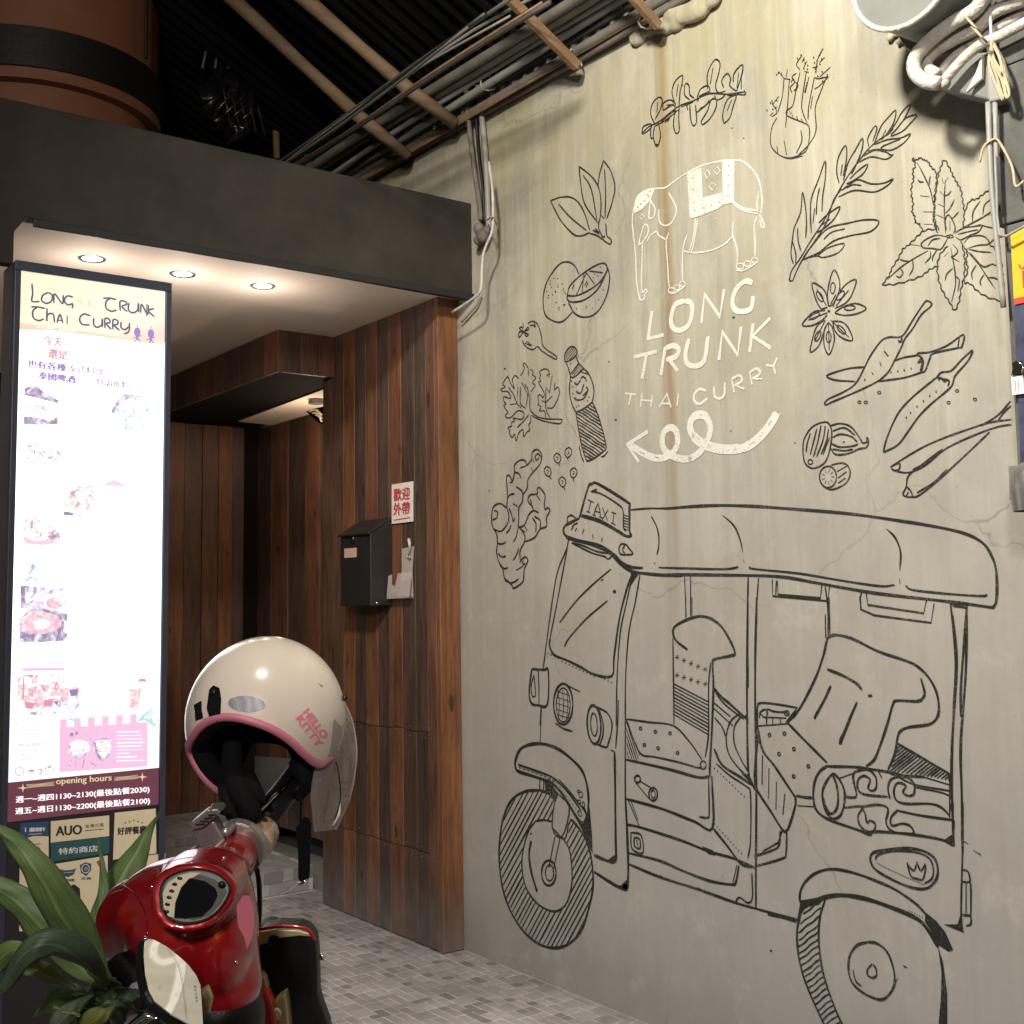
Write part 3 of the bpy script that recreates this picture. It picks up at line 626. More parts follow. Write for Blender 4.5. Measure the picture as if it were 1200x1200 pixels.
# ================================================================ the painted wall
mural = thing('concrete_wall', 'tall concrete wall painted with a big black line drawing of a three wheeled taxi and herbs', 'wall', (WALL, 3.0, 0))
m_wall = wall_mat()
mb = MB()
YS = float(onx(800, 20, WALL)[1])
# wall slab with a slightly uneven plastered face; lower course runs the full length, upper part only in the open
mb.box((WALL, -6, -0.3), (WALL+0.25, 5.13, 3.40)); mb.box((WALL, 5.13, SOFF+0.11), (WALL+0.25, 7.4, 3.40)); mb.box((WALL, -6, 3.40), (WALL+0.25, YS, 5.2))
mb.build('plaster', m_wall, mural)
black = mat('mural_black_paint', (0.013, 0.012, 0.011), rough=0.6, var=0.25, scale=30, bump=0)
white = mat('mural_white_paint', (0.66, 0.65, 0.60), rough=0.6, var=0.08, scale=40, bump=0)
def worn(m, wallc, amt):     # chips and thin brush marks where the wall shows through the paint
    nt = m.node_tree; b = nt.nodes['Principled BSDF']; L = nt.links.new; src = b.inputs['Base Color'].links[0].from_socket
    g = N(nt, 'ShaderNodeNewGeometry'); n1 = N(nt, 'ShaderNodeTexNoise', i_Scale=150.0, i_Detail=3.0); L(g.outputs['Position'], n1.inputs['Vector']); n2 = N(nt, 'ShaderNodeTexNoise', i_Scale=5.0, i_Detail=4.0); L(g.outputs['Position'], n2.inputs['Vector'])
    ad = N(nt, 'ShaderNodeMath', operation='MULTIPLY_ADD'); L(n2.outputs[0], ad.inputs[0]); ad.inputs[1].default_value = 0.5; L(n1.outputs[0], ad.inputs[2])
    r = ramp(nt, [(0.80, (0,0,0)), (0.90, (amt,)*3)]); L(ad.outputs[0], r.inputs[0]); mx = N(nt, 'ShaderNodeMix', data_type='RGBA'); L(r.outputs[0], mx.inputs[0]); L(src, mx.inputs[6]); mx.inputs[7].default_value = (*wallc, 1); L(mx.outputs[2], b.inputs['Base Color'])
worn(black, (0.16, 0.15, 0.13), 0.5); worn(white, (0.42, 0.40, 0.33), 0.8)
wm = lambda x, y: onx(x, y, WALL)
NW = (-1, 0, 0)
# pale halo left beside the lines where the wall was cleaned around the drawing
def PT(): return Paint(wm, NW)
def run(pt, V, w, st, **k):
    for l in V(st): pt.line(l, w, **k)

# ---- elephant and sign lettering (white)
V = view(720, 170, 5.714); p = PT(); W1 = 1.9
run(p, V, W1, '275,292 345,285 400,245 500,180 600,135 700,110 800,100 870,115 940,180 975,250 985,310|275,292 225,300 160,340 135,420 122,500 130,600 145,750 150,900 170,1020 185,1038 205,1025 205,1000 222,980 210,965 190,985 185,900 188,750 190,650|165,672 175,620 200,540 225,540 228,590 200,640 165,672|220,648 245,605 285,580 300,605 345,632|365,320 410,400 415,460 385,520 345,540 310,520 300,470 302,430|368,585 350,650 358,780 365,900 372,960|490,600 465,680 458,800 462,910|365,985 410,990 480,940|465,710 540,722 650,705 740,665 795,610|800,510 795,600 815,660 828,720 825,800|960,480 940,540 945,640 945,745|820,835 870,840 965,780|970,310 960,380 960,450|985,310 992,380 985,460|975,465 1010,545 990,550 975,500|795,375 860,420 955,440|795,390 860,435 960,460|545,490 535,600 505,710|560,490 545,600 520,715|245,370 275,430 265,480 235,490 240,440|245,370 238,420 232,470')
def fl(p, V, st, **k): 
    for l in V(st): p.fill(l, **k)
fl(p, V, '490,190 585,150 595,350 588,400 592,470 520,492 508,480 500,350|592,352 725,318 728,400 700,425 590,468|725,110 808,100 805,385 730,400|275,292 225,300 160,340 135,420 135,460 190,430 245,370')
def ring_(p, V, x, y, rx, ry, w, rot=0):
    (a,), = V('%f,%f' % (x, y)); s = 1/( V('1,0')[0][0][0]-V('0,0')[0][0][0]); p.ring(a[0], a[1], rx/s, ry/s, w, rot)
for q in ((385,972,22,16),(420,955,20,18),(458,930,18,18),(845,812,25,20),(893,795,22,18),(943,772,22,18)): ring_(p, V, *q, 1.4)
run(p, V, 1.3, '625,165 608,195 625,225 645,195 625,165|690,145 670,175 692,200 712,172 690,145|655,250 638,280 660,305 682,268 655,250|185,462 172,485 190,500 203,480 185,462', smooth=0)
for i in range(14): p.dot(720+random.uniform(580,770)/5.714, 170+random.uniform(455,560)/5.714, 0.5)
p.done('painted_elephant', white, mural, 'white outline elephant wearing a patterned saddle cloth')
p = PT(); p.lift = 0.003
for (x, y) in ((530,220),(530,300),(532,385),(543,438),(603,420),(655,402),(708,383),(765,340),(766,270),(768,205),(770,140),(245,310),(225,335),(205,375),(180,395),(160,415),(235,345)): p.dot(720+x/5.714, 170+y/5.714, 1.1)
p.done('saddle_cloth_dots', 'painted_concrete', mural)
V = view(720, 320, 5); p = PT()
run(p, V, 6.4, '222,222 200,385 290,362|512,295 530,125 620,255 645,95|115,492 250,460|190,475 165,622|615,510 635,345 725,480 745,315|795,465 815,295|915,265 812,370 920,440|275,600 300,435|322,505 375,575', smooth=0, wob=0.05)
run(p, V, 6.2, '420,163 360,185 335,260 345,320 390,335 440,300 460,220 450,175 420,163|812,58 770,48 720,90 695,160 710,215 760,225 805,205 815,135|440,385 420,470 430,530 480,545 530,510 552,370|300,440 350,425 380,450 360,490 305,508', wob=0.05)
run(p, V, 3.1, '65,705 130,712|100,710 85,775|165,700 155,785|225,712 215,785|160,745 220,750|265,788 310,708 335,788|280,765 328,765|378,705 370,780|690,620 705,700|715,660 765,680|795,580 810,655|825,620 870,620|890,540 935,545 955,495|935,545 945,590', smooth=0, wob=0.05)
run(p, V, 3.2, '540,690 500,680 468,715 475,755 505,765 548,735|585,665 590,720 615,735 645,715 650,640|690,620 735,600 750,630 705,660|795,580 840,560 855,590 810,620', wob=0.05)
p.done('painted_lettering', white, mural, 'white hand painted words LONG TRUNK THAI CURRY')
p = PT()
run(p, V, 6.0, '198,928 78,1005 145,1108', smooth=0); 
sh = crom3([np.array(a) for a in V('95,1008 180,1060 250,1085 320,1070 370,1010 365,930 330,905 290,935 285,1010 320,1060 400,1090 470,1075 530,1015 565,920 545,850 510,830 465,845 445,900 470,960 530,1005 620,1030 720,1030 800,1005 870,945 920,880 955,820')[0]], 4)
n_ = len(sh)
for k in range(7): p.line(sh[max(0, n_*k//7-1):n_*(k+1)//7+1], 8.0 if k < 4 else 9.5 if k < 5 else 11.0, smooth=0, wob=0.0)
run(p, V, 2.0, '915,880 945,812|935,890 975,820', smooth=0)
p.done('painted_arrow', white, mural, 'white looping painted arrow pointing to the left')
p = PT(); p.lift = 0.0034
run(p, V, 0.7, '735,1000 770,990|795,1005 830,985|850,960 870,945|905,890 925,865|550,1005 570,1015|700,1035 725,1032|150,1045 185,1060|240,1075 265,1080|460,930 475,975|480,955 505,975|545,870 555,905|505,828 520,832|300,960 305,995', smooth=0)
p.done('arrow_brush_gaps', 'painted_concrete', mural)

# ---- herbs and spices (black)
WL = 1.75
def piece(V, st, w=WL, **k):
    p = PT(); run(p, V, w, st, **k); return p
V = view(740, 40, 4.8)
p = piece(V, '60,560 100,520 160,490 260,410 350,375 440,335 540,338 635,325|130,520 200,480 265,425|280,410 330,390|130,500 110,450 120,390 155,355 175,370 165,420 135,480|150,490 165,560 155,620 140,628 125,580 130,520|60,560 70,520 110,505 110,530 65,565|110,530 112,585 125,580|250,400 230,330 245,270 285,232 290,260 275,330 270,400|250,420 238,500 250,555 270,545 268,470 270,410|180,430 180,390 220,370 250,390|180,430 230,400 250,410|170,490 230,440 250,430|190,500 215,470 205,495|330,370 300,340 305,280 325,290 330,340 355,360|330,400 335,480 350,515 368,490 362,400|370,360 390,310 430,290 440,320 380,350|370,380 400,340 450,330|430,310 430,220 470,145 500,165 490,230 475,290 490,330 530,320|370,440 420,400 450,370|400,510 395,490 430,430 450,370 480,370 475,420 440,480 400,512|385,420 420,400 440,370|470,345 480,370 510,360 530,340|520,300 510,260 540,222 560,250 555,290 590,320|575,270 580,220 625,172 625,220 600,300 595,320|620,240 620,310|520,500 515,450 540,370 590,345 575,400 555,470 520,505|540,430 565,370|320,430 315,400 350,380|635,315 642,340 600,340 540,345|255,350 265,280|445,280 460,190|595,300 605,215|145,440 150,385|200,400 240,395', w=1.6)
p.done('painted_herb_sprig', black, mural, 'black drawn sprig of narrow rounded leaves')
p = piece(V, '860,250 850,350 825,440|890,250 880,400 868,525|820,470 790,530 785,620 820,670 870,695 920,690 980,660 1000,600 1000,520 960,495 880,460 875,430 910,400 930,300 950,215|985,215 960,380 965,440 990,500|1030,245 1000,400 995,480|1100,240 1060,340 1035,420 1040,540 1000,620 940,680|1000,240 980,330|860,600 875,680|820,630 825,670|955,540 960,600 930,670|860,250 895,255|860,250 830,210|850,240 845,215|870,245 880,200|790,465 820,440 800,400 790,370|800,390 830,350|800,440 780,460|905,330 895,300 920,270 905,240 930,220|915,320 940,290 925,270|950,200 930,170 960,120|970,190 990,150|960,160 975,130|1040,210 1050,140 1080,80|1060,160 1090,130|1050,180 1020,190|1060,240 1100,205 1120,185|1030,310 1060,290 1110,240|860,695 900,700 965,685|900,440 910,465|930,460 940,490|955,475 965,495|890,430 895,450|975,330 990,270|1010,420 1020,350|975,210 1000,215|1030,245 1060,250 1110,238', w=1.25)
for i in range(34):
    a, b = random.choice(((850,215),(955,150),(915,285),(1060,130),(1040,200),(1085,225),(985,180),(800,400)))
    x, y = a+random.gauss(0,16), b+random.gauss(0,24); p.dot(740+x/4.8, 40+y/4.8, 0.8, 1.2)
p.done('painted_fennel', black, mural, 'black drawn fennel bulb with feathery tops')
V = view(630, 170, 5.217)
p = piece(V, '80,340 140,320 200,318 250,350 290,420 320,520|80,340 110,400 150,470 220,545 270,555 320,535|130,360 200,440 300,522|255,130 265,230 290,360 370,475|255,130 330,190 375,260 390,350 385,440|280,185 330,270 365,460|405,95 380,180 372,250|405,95 450,160 475,260 455,360 425,450|412,150 418,300 415,440|320,540 370,555 440,605 452,580 425,550 420,480|385,440 375,500 400,560 415,555|340,520 380,540 355,510|390,430 410,450', w=1.8)
p.done('painted_bay_leaves', black, mural, 'black drawn trio of pointed leaves on one stem')
p = piece(V, '255,790 230,740 190,715 140,725 85,790 50,860 35,950 50,1040 110,1080 160,1075 215,1020|185,905 200,860 260,800 340,745 400,722 425,740 420,780 380,840 310,890 240,920 190,920 185,905|185,905 185,945 220,960 290,945 370,880 430,765|425,740 442,800 430,900 390,990 340,1040 280,1052 230,1030 205,990 190,960|300,780 240,915|285,785 275,900|300,780 350,850|320,770 400,780|215,880 225,850|290,860 305,830|300,870 310,840', w=1.9)
for i in range(24):
    a = random.uniform(0, 6.28); r = random.uniform(0, 1)**.5; x, y = 125+70*r*math.cos(a), 920+120*r*math.sin(a)
    if x < 185: p.dot(630+x/5.217, 170+y/5.217, 0.7)
for (x, y) in ((400,830),(405,885),(375,945),(300,990),(240,1000),(385,745),(340,1000),(350,790),(370,800),(345,810)): p.dot(630+x/5.217, 170+y/5.217, 0.7)
p.done('painted_limes', black, mural, 'black drawn whole lime beside a cut half')
V = view(570, 360, 7.056)
p = piece(V, '345,135 380,115 420,135 445,190 460,260 465,310 500,350 580,405 575,430 520,400 460,360 425,325 390,350 340,335 310,300 300,270|360,150 390,150 410,165|330,280 360,300|320,295 370,320|310,205 275,175 300,165 310,205 345,165 350,185 310,205 350,225 330,240 310,205 285,240 270,245 275,205 310,205|305,130 312,170|350,300 380,315|395,130 410,160', w=1.6)
p.done('painted_seed_pod', black, mural, 'black drawn round seed pod on a curved stalk')
V = view(570, 400, 7.5)
p = piece(V, '692,170 690,120 720,65 755,45 790,65 800,100 785,130 740,165 700,180 692,170|705,185 730,260 740,320 732,420 750,540 790,625|790,130 815,190 870,250 905,290 940,380 948,450 935,530|815,190 740,290|860,240 780,310 742,315|900,290 840,270|840,245 800,300|790,625 840,600 890,570 935,530|790,625 815,780 845,930 885,1055|935,530 985,650 1030,800 1055,930 1040,960|885,1055 940,1035 990,1000 1040,960|820,920 835,1000 860,1058|1070,965 1040,1005 1010,1015|770,490 800,515 860,500 900,420|790,440 830,455 860,375|880,400 895,430 850,480|830,330 850,310 880,330|775,360 800,380 830,340', w=1.8)
o1 = [(570+a/7.5, 400+b/7.5) for a, b in ((790,625),(840,600),(890,570),(935,530),(985,650),(1030,800),(1050,940),(990,1000),(940,1035),(890,1050),(845,930),(815,780))]
p.hatch(o1, None, 33, 3.3, 1.5, wav=0.3)
p.hatch([(570+a/7.5, 400+b/7.5) for a, b in ((692,170),(690,120),(720,65),(755,45),(790,65),(800,100),(785,130),(740,165))], None, -50, 2.2, 0.8)
p.hatch([(570+a/7.5, 400+b/7.5) for a, b in ((740,290),(815,190),(860,240),(780,310))], None, -50, 2.0, 0.8)
for (x, y) in ((742,195),(760,400),(765,460),(905,490),(890,520),(795,575),(815,565),(880,345),(750,350)): p.dot(570+x/7.5, 400+y/7.5, 0.8)
p.done('painted_bottle', black, mural, 'black drawn bottle with striped lower half')
V = view(560, 420, 12)
p = piece(V, '655,60 640,90 660,130 640,180 625,215 600,240|655,60 690,100 715,160 710,250|580,280 530,240 500,270 490,310 520,430|520,430 470,360 430,260 400,280 380,310 350,360 390,400 330,430 345,460 430,470 470,560 370,540 370,600 400,640 370,660 400,720 430,760 390,800 420,835 480,820 560,740 620,740 655,780 630,850 560,850 500,840 520,880 480,900 480,950 430,970 450,1010 450,1060 490,1110 520,1060 545,1160 580,1050 640,1000 650,1100 690,1040 735,1000 720,930 750,890 745,800|430,400 500,500 560,640 610,690|455,650 550,635|570,400 555,540|605,400 600,600 620,660 680,700|620,340 700,500 680,680|660,360 710,440 715,540|740,490 735,680 760,750 850,820 980,850 1170,855 1185,880 1160,915 1050,905 900,870 760,800|720,790 640,890 560,970|750,470 810,380 770,340 820,270 770,230 780,190 740,150|960,840 940,740 870,740 890,680 850,650 860,620 850,530 880,510 920,550 935,480 860,340 890,320 870,270 890,230 870,190 930,150 980,150|980,150 1010,200 970,250|1050,240 1010,490|1090,340 1080,440 1130,400 1150,480 1130,560 1060,690 980,695|960,430 960,690 1020,840|960,620 1050,530|960,620 900,590|1010,480 960,400|1015,210 1000,270', w=1.35)
p.done('painted_parsley', black, mural, 'black drawn sprig of curly leaf parsley')
V = view(560, 500, 6)
p = piece(V, '205,570 210,480 205,400 205,350 225,345 245,385|225,395 245,385 260,320 260,270 300,235 335,240 345,275|345,275 380,230 385,180 420,160 450,195 440,260 390,320 355,370 350,430 320,480 315,530 290,570 290,640 285,710|260,320 290,330 305,360|215,500 225,480 260,470|270,420 310,450 320,480|445,210 425,190 405,210 415,235 435,215|300,290 340,275|390,230 400,250|380,290 390,320|250,540 280,560|205,570 160,540 115,560 100,620 105,700 135,755 140,820 135,880 150,950 180,1000 190,1060 240,1110 255,1135 310,1100 325,1070 330,1000 355,940 335,915 305,940 300,960|115,590 140,600 135,640 105,655|205,570 220,620 210,680 165,735 115,720|220,570 240,620 250,665 262,640|235,690 225,720 200,750|285,710 270,780 250,810|140,820 170,825 200,810|145,890 170,915 200,910|160,980 190,997 215,990|290,850 280,890 250,940|285,710 330,690 360,620 395,590 430,605|300,715 335,740|290,700 330,760 330,810 300,870 300,940|330,810 400,780 440,720 485,700 485,640 510,590 495,570 475,580 470,540 475,480 440,430 420,435 420,470 370,480 355,520 385,560 395,590|415,480 440,520|370,510 380,540 375,520|325,690 350,730|385,640 410,680 410,740|400,630 440,660 440,720|190,1080 240,1098 290,1070|270,1010 320,980|320,940 320,970 335,960', w=1.9)
p.done('painted_ginger_root', black, mural, 'black drawn knobbly ginger root')
p = PT()
for (x, y, a) in ((562,225,-10),(637,185,10),(495,318,-15),(675,328,8),(597,392,-10)):
    q = [(0,-42),(-22,-20),(-20,12),(0,32),(20,12),(22,-20),(0,-42)]; ca, sa = math.cos(math.radians(a)), math.sin(math.radians(a))
    t = lambda u, v: (560+(x+ca*u-sa*v)/6, 500+(y+sa*u+ca*v)/6)
    p.line([t(*b) for b in q], 1.5); p.line([t(0,30), t(10,55)], 1.9); p.line([t(-6,-18), t(6,-4), t(-6,10)], 0.9)
p.done('painted_peppercorns', black, mural, 'five small black drawn seeds beside the ginger')
V = view(910, 110, 5.217)
p = piece(V, '80,1140 95,1080 150,1000 210,900 300,760 380,600 440,500 520,390 590,310 700,235|100,1142 145,1040 215,930 305,790 350,650 400,580|78,1130 85,1143 100,1142|105,1040 90,980 98,900 110,820 150,720 160,600 180,700 185,800 180,880|130,820 135,900 150,960|118,1035 120,980 100,900|215,850 210,750 215,640 260,520 300,410 300,520 285,620 280,720|265,575 250,650 245,740|235,700 225,790|385,545 370,480 380,390 425,315 430,400 410,500|410,530 440,420 480,350 528,270 525,340 490,430 460,490|395,500 405,430|565,320 560,270 600,200 615,215 590,290|600,300 640,200 680,150 730,100 720,170 680,240 640,280|680,250 730,180 770,110 820,65 790,140 740,210 700,250|725,230 790,150 860,130 820,180 770,230 700,260|600,310 680,280 760,270 820,245 780,300 700,345 640,330 700,300 760,275|560,350 620,340 700,345|530,380 600,345 650,350 680,360 700,375 715,370 670,400 580,385 500,420|450,520 500,470 560,430 530,490 470,530 430,550|400,590 440,560 500,525 580,550 660,545 715,520 680,560 600,600 480,590 380,630|430,575 470,555 520,560|260,790 310,740 390,690 350,770 280,830 245,850|280,800 330,765|165,1000 240,900 320,820 440,790 540,770 628,778 580,840 460,865 350,900 260,970 160,1015|290,890 340,845 420,825|250,990 320,940 415,915 380,970 290,1000 250,990 200,1000|640,280 670,220|690,240 715,215', w=1.6)
p.done('painted_tarragon', black, mural, 'long black drawn sprig with slender pointed leaves')
V = view(1020, 160, 5.455)
def jag(st, amp=9, n=3):
    out = []
    for l in V(st):
        q = crom3([np.array(a) for a in l], n); r = []
        for i, a in enumerate(q):
            if 0 < i < len(q)-1:
                t = q[i+1]-q[i-1]; t = t/(np.linalg.norm(t)+1e-6); a = a + np.array([-t[1], t[0]])*(amp/5.455)*(0.5 if i % 2 else -0.5)
            r.append(tuple(a))
        p.line(r, 1.5, smooth=2)
p = PT()
jag('335,605 315,560 290,550 285,510 268,480 275,430 265,380 265,320 278,270 272,225 290,180 268,140 300,150 320,135 345,150 370,160 390,195 420,225 425,280 418,340 410,400 412,460 405,520 415,570 435,615|440,600 415,540 410,480 415,400 425,320 435,250 450,200 475,150 510,205 530,250 555,295 580,340 590,400 600,460 600,530 590,590|75,945 120,890 140,840 180,780 210,720 250,690 300,640 350,600 420,590|75,945 150,945 250,920 330,890 380,850 430,830|600,700 620,740 615,800 625,850 600,930 640,940 690,990 760,1030 860,1055|760,685 800,720 820,770 840,800 845,880 855,960|500,700 450,750 430,830 440,920 470,1000 510,1060 540,1110 570,1050 580,980 600,900 605,820 600,740 580,670|600,480 640,410 680,400 720,370 775,335 800,345')
run(p, V, 1.5, '300,165 340,240 385,340 405,440|305,275 320,290 345,290|320,378 378,385|340,480 400,482|345,560 400,562|375,320 380,280 385,250|483,620 475,500 475,390 480,280|480,490 510,460 540,400|475,380 500,370 520,345|475,380 445,350|475,450 435,430|520,530 550,500 565,480|475,300 500,260|470,300 460,270|470,520 425,500|545,610 640,560 730,510 800,460|655,550 660,480 705,410|720,500 730,440 770,400 800,365|690,560 760,580 810,585|740,500 800,500|540,620 600,585 660,575 715,570 690,610 640,630 580,660 545,640|560,625 640,605 690,595|600,680 640,640 720,635 760,670 750,690 690,695 620,715|760,690 800,650 850,640|610,720 690,810 750,900 800,975|630,720 700,735 775,740|640,740 720,830 780,815 820,835|750,900 800,905 835,925|680,820 650,870 655,915|730,880 705,920 710,955|515,710 540,850 545,950 520,1060|530,840 490,880 480,920|545,890 570,920 560,990|530,690 560,730 540,760 520,770 570,800|110,915 190,840 280,780 370,730|190,840 210,870 190,900 165,890|270,780 275,840 250,890|385,730 385,770 350,810|430,720 400,770 400,800|190,785 220,795 250,795|490,640 430,630 380,645 330,680 340,710 400,715 450,720 480,680 500,640|370,700 400,660 450,650|490,600 480,540 500,500 530,540 545,590 530,620|510,600 510,540|440,760 480,720|470,770 500,740|330,700 260,690', taper=True)
ring_(p, V, 510, 638, 22, 9, 1.1); p.dot(1020+505/5.455, 160+635/5.455, 1.2)
p.done('painted_mint_leaves', black, mural, 'large black drawn cluster of serrated leaves')
V = view(920, 300, 4)
p = piece(V, '205,235 200,180 212,110 232,65 255,110 255,165 225,225 205,235|225,240 250,180 290,130 335,112 315,180 285,220 235,245|235,265 270,240 330,222 382,245 340,270 280,278 235,268|225,305 270,310 300,340 318,395 270,385 235,350 225,310|205,310 225,340 232,400 208,462 185,420 185,350 205,310|185,300 150,330 130,390 120,450 160,420 185,350|190,255 140,260 105,290 82,325 130,325 175,300 200,275|200,240 170,245 145,200 128,128 170,145 195,180 205,235|215,225 240,180|240,235 300,160|150,155 195,230|200,265 110,300|215,300 300,380|205,320 208,440|190,300 140,400', w=1.7)
for (x, y, a) in ((225,150,-85),(262,185,-50),(305,243,-5),(265,345,45),(206,380,90),(155,375,115),(140,280,150),(165,190,60)): ring_(p, V, x, y, 26, 11, 1.4, a)
p.dot(920+207/4, 300+258/4, 1.6)
p.done('painted_star_anise', black, mural, 'black drawn eight pointed star anise')
p = piece(V, '185,690 205,670 270,640 330,600 370,530 400,470 450,400 490,380 550,375 600,300 650,225 668,210 688,222 680,240 640,275 600,340 565,385 545,430 510,500 480,550 430,590 360,625 280,660 220,685 195,697 185,690|445,498 452,515|408,545 415,555|375,520 300,527 220,550 197,565 240,582 330,588|510,492 560,475 620,465 625,455 680,450 760,420 838,368 830,425 815,430 700,455 680,480 660,535 640,545 560,570 440,587|615,462 640,475 625,500 645,495 635,540|640,470 650,500 640,545|818,385 812,425|530,395 545,400 550,380|535,405 555,400|462,920 480,850 530,740 590,670 660,610 710,570 735,545 780,537 830,485 880,442 860,490 800,560 785,605 750,640 690,690 630,750 580,820 530,885 462,920|712,568 740,575 770,585 765,610|720,585 730,570 750,590 760,580', w=2.0)
run(p, V, 2.6, '465,445 485,470', taper=False)
for (x, y) in ((375,580),(498,545),(530,540),(560,535),(592,527),(570,757),(590,735),(620,705),(650,680),(680,655),(710,635)): p.dot(920+x/4, 300+y/4, 0.8, 1.4)
p.done('painted_chillies', black, mural, 'three black drawn chilli peppers')
p = PT()
for (x, y) in ((808,632),(768,687),(892,672),(443,640),(350,685),(380,686)): ring_(p, V, x, y, 8, 6, 1.0)
p.done('painted_chilli_seeds', black, mural)
p = piece(V, '85,920 90,860 130,800 190,778 215,800 220,850 205,930 180,975 130,995 95,970 85,920|120,830 105,880 100,920|150,810 135,870 120,930|170,795 155,870 135,940|190,795 180,860 150,940|205,810 195,870 170,930|210,850 180,930|215,795 260,785 310,800 350,850 365,875 385,870 385,850 392,865 385,895 345,905 300,925 240,930 215,900|225,820 280,805 330,840|225,850 260,835 310,845 340,870|220,880 260,895 320,890 345,880|225,905 280,912 320,905|215,980 270,970 300,990 305,1030 280,1070 220,1095 180,1080|245,1010 290,985|250,1040 290,1010|250,1065 285,1040', w=1.9)
ring_(p, V, 203, 1035, 40, 50, 1.8); ring_(p, V, 120, 965, 11, 11, 1.4); p.dot(920+277/4, 300+872/4, 1.2)
for k in range(9):
    a = k*0.7; p.line([(920+(203+16*math.cos(a))/4, 300+(1035+20*math.sin(a))/4), (920+(203+29*math.cos(a))/4, 300+(1035+37*math.sin(a))/4)], 1.0)
p.done('painted_nutmegs', black, mural, 'three black drawn nutmegs, one cut open')
p = piece(V, '495,990 540,960 640,900 740,855 860,812 960,780 1062,766|500,995 515,1005 580,1015 660,980 760,900 900,835 1000,800 1062,790|495,990 520,975 540,975 535,1000 515,1005|740,905 640,980 580,1030 570,1080 555,1120 600,1130 640,1115 720,1050 850,930 960,825|920,795 1000,745 1058,680|1000,770 1030,730 1060,702|570,1080 590,1100 600,1128|620,1110 700,1060 760,1000|580,1105 570,1125|600,1000 680,960', w=2.0)
p.done('painted_lemongrass', black, mural, 'two crossed black drawn lemongrass stalks')

# ---- the taxi
WT = 2.4
p = PT()
V = view(600, 550, 4)
run(p, V, 3.3, '318,225 358,85 375,70 405,68 545,155 552,175 552,285 560,310 535,312 490,285 400,240 325,218|318,228 285,245 250,265 243,290 255,312 300,330 370,345 430,365 480,400 515,435 560,458 615,462|255,320 290,330 380,355 440,378 470,400 510,445 550,472 600,485 700,495 800,500')
run(p, V, 2.0, '372,104 420,115 500,165 522,195 524,270 535,290|372,104 398,92|330,212 400,232 440,250 500,288|280,285 290,262 310,250|262,250 262,225 280,215 300,228|305,275 298,290|340,280 332,300|380,305 382,325|425,320 422,340|280,345 330,370 385,395 435,408 450,420 465,410 460,395 400,385 340,360 285,342|505,360 515,350 535,352 550,370 568,395 540,400 512,398 503,380 505,360|530,355 520,378 532,398|655,220 680,270 690,320 688,370 680,400|668,435 672,445|555,190 640,183 700,183 800,180|690,460 800,466|268,325 255,380 215,480 190,620 165,800 148,935|262,365 240,480 210,640 180,790|602,490 580,620 550,760 535,960 532,1170|568,490 535,640 510,760 495,960 490,1200|465,468 380,540 300,620 225,718|450,615 350,700 270,790 248,830|137,1108 132,1200|430,515 418,522')
fl(p, V, '368,104 382,95 400,92 398,104|555,475 600,485 575,520 548,560 560,505')
run(p, V, 2.8, '180,790 178,830 200,870 260,895 330,930 390,962 470,968 480,880 505,700 540,560 565,490|95,935 150,940 172,945 168,1100 125,1105 92,1095 82,1040 95,935')
run(p, V, 1.8, '100,940 125,950 128,1100|105,965 92,1010 95,1060 112,1060 108,1000 105,965|235,1000 320,1042|357,142 385,155|372,148 360,200|350,196 368,202|385,215 405,160 418,225|390,195 415,203|378,212 394,218|410,222 426,228|425,180 450,240|452,190 425,235|478,205 475,255|468,200 490,208|465,250 487,260', smooth=2, wob=0.05)
for i in range(6): run(p, V, 1.6, '527,%d 546,%d' % (213+i*13, 220+i*13), smooth=0)
p.dot(600+482/4, 550+573/4, 2.1)
for i in range(19): p.dot(600+(170+i*16.6)/4, 550+(862+i*7.6+(8 if 3<i<14 else 0))/4, 0.8)
p.ring(660.5, 825, 11.3, 24, 2.7); p.ring(660.5, 826, 8.2, 20, 1.5)
for k in (-5, 0, 5): p.line([(660.5+k-1, 808), (661+k, 826), (660.5+k-1, 843)], 1.0)
for k in (-13, -6, 1, 8, 14): p.line([(653, 825+k-2), (668, 825+k+3)], 1.0)
V = view(570, 820, 3.871)
run(p, V, 2.2, '315,105 350,130 392,143|252,28 245,195|480,25 545,55 570,100 568,150 555,195 545,215 500,200|512,45 530,100 530,160 515,205|145,292 200,312 290,345 330,375 380,430 430,500|330,360 390,430 445,500|245,362 243,412|262,370 260,415|315,430 300,580 345,620 378,490 330,430|300,580 355,632 375,560|312,620 285,760|335,628 303,780|225,550 190,600 165,700 165,780 185,860 240,930 310,960 360,930 385,860 390,780 378,680 350,630|225,550 260,545 300,552|200,610 207,603|600,0 597,100 588,220|565,228 583,235|632,0 632,80 632,440 640,600 645,770')
ring_(p, V, 490, 112, 31, 88, 2.8, -3); ring_(p, V, 490, 112, 15, 52, 1.8, -3); ring_(p, V, 285, 785, 33, 57, 2.6); ring_(p, V, 288, 785, 19, 36, 1.8)
run(p, V, 3.6, '135,318 132,280 155,225 200,203 260,200 330,225 400,280 440,330 460,400 466,470|135,318 160,330 240,355 300,380 340,420 385,490 420,545 435,558 450,550 455,520 440,485|583,235 585,350 588,640 590,720 575,735 550,730 490,705|205,640 195,700 205,780 225,850 232,870|632,440 640,600 645,770 640,850 620,858 560,825 490,780')
fl(p, V, '265,372 300,388 330,425 315,462 270,418|380,490 420,560 450,620 484,700 480,600 470,490 462,430 458,540 440,562 430,565|550,728 588,700 594,715 590,738 575,742|590,845 638,835 645,860 620,862')
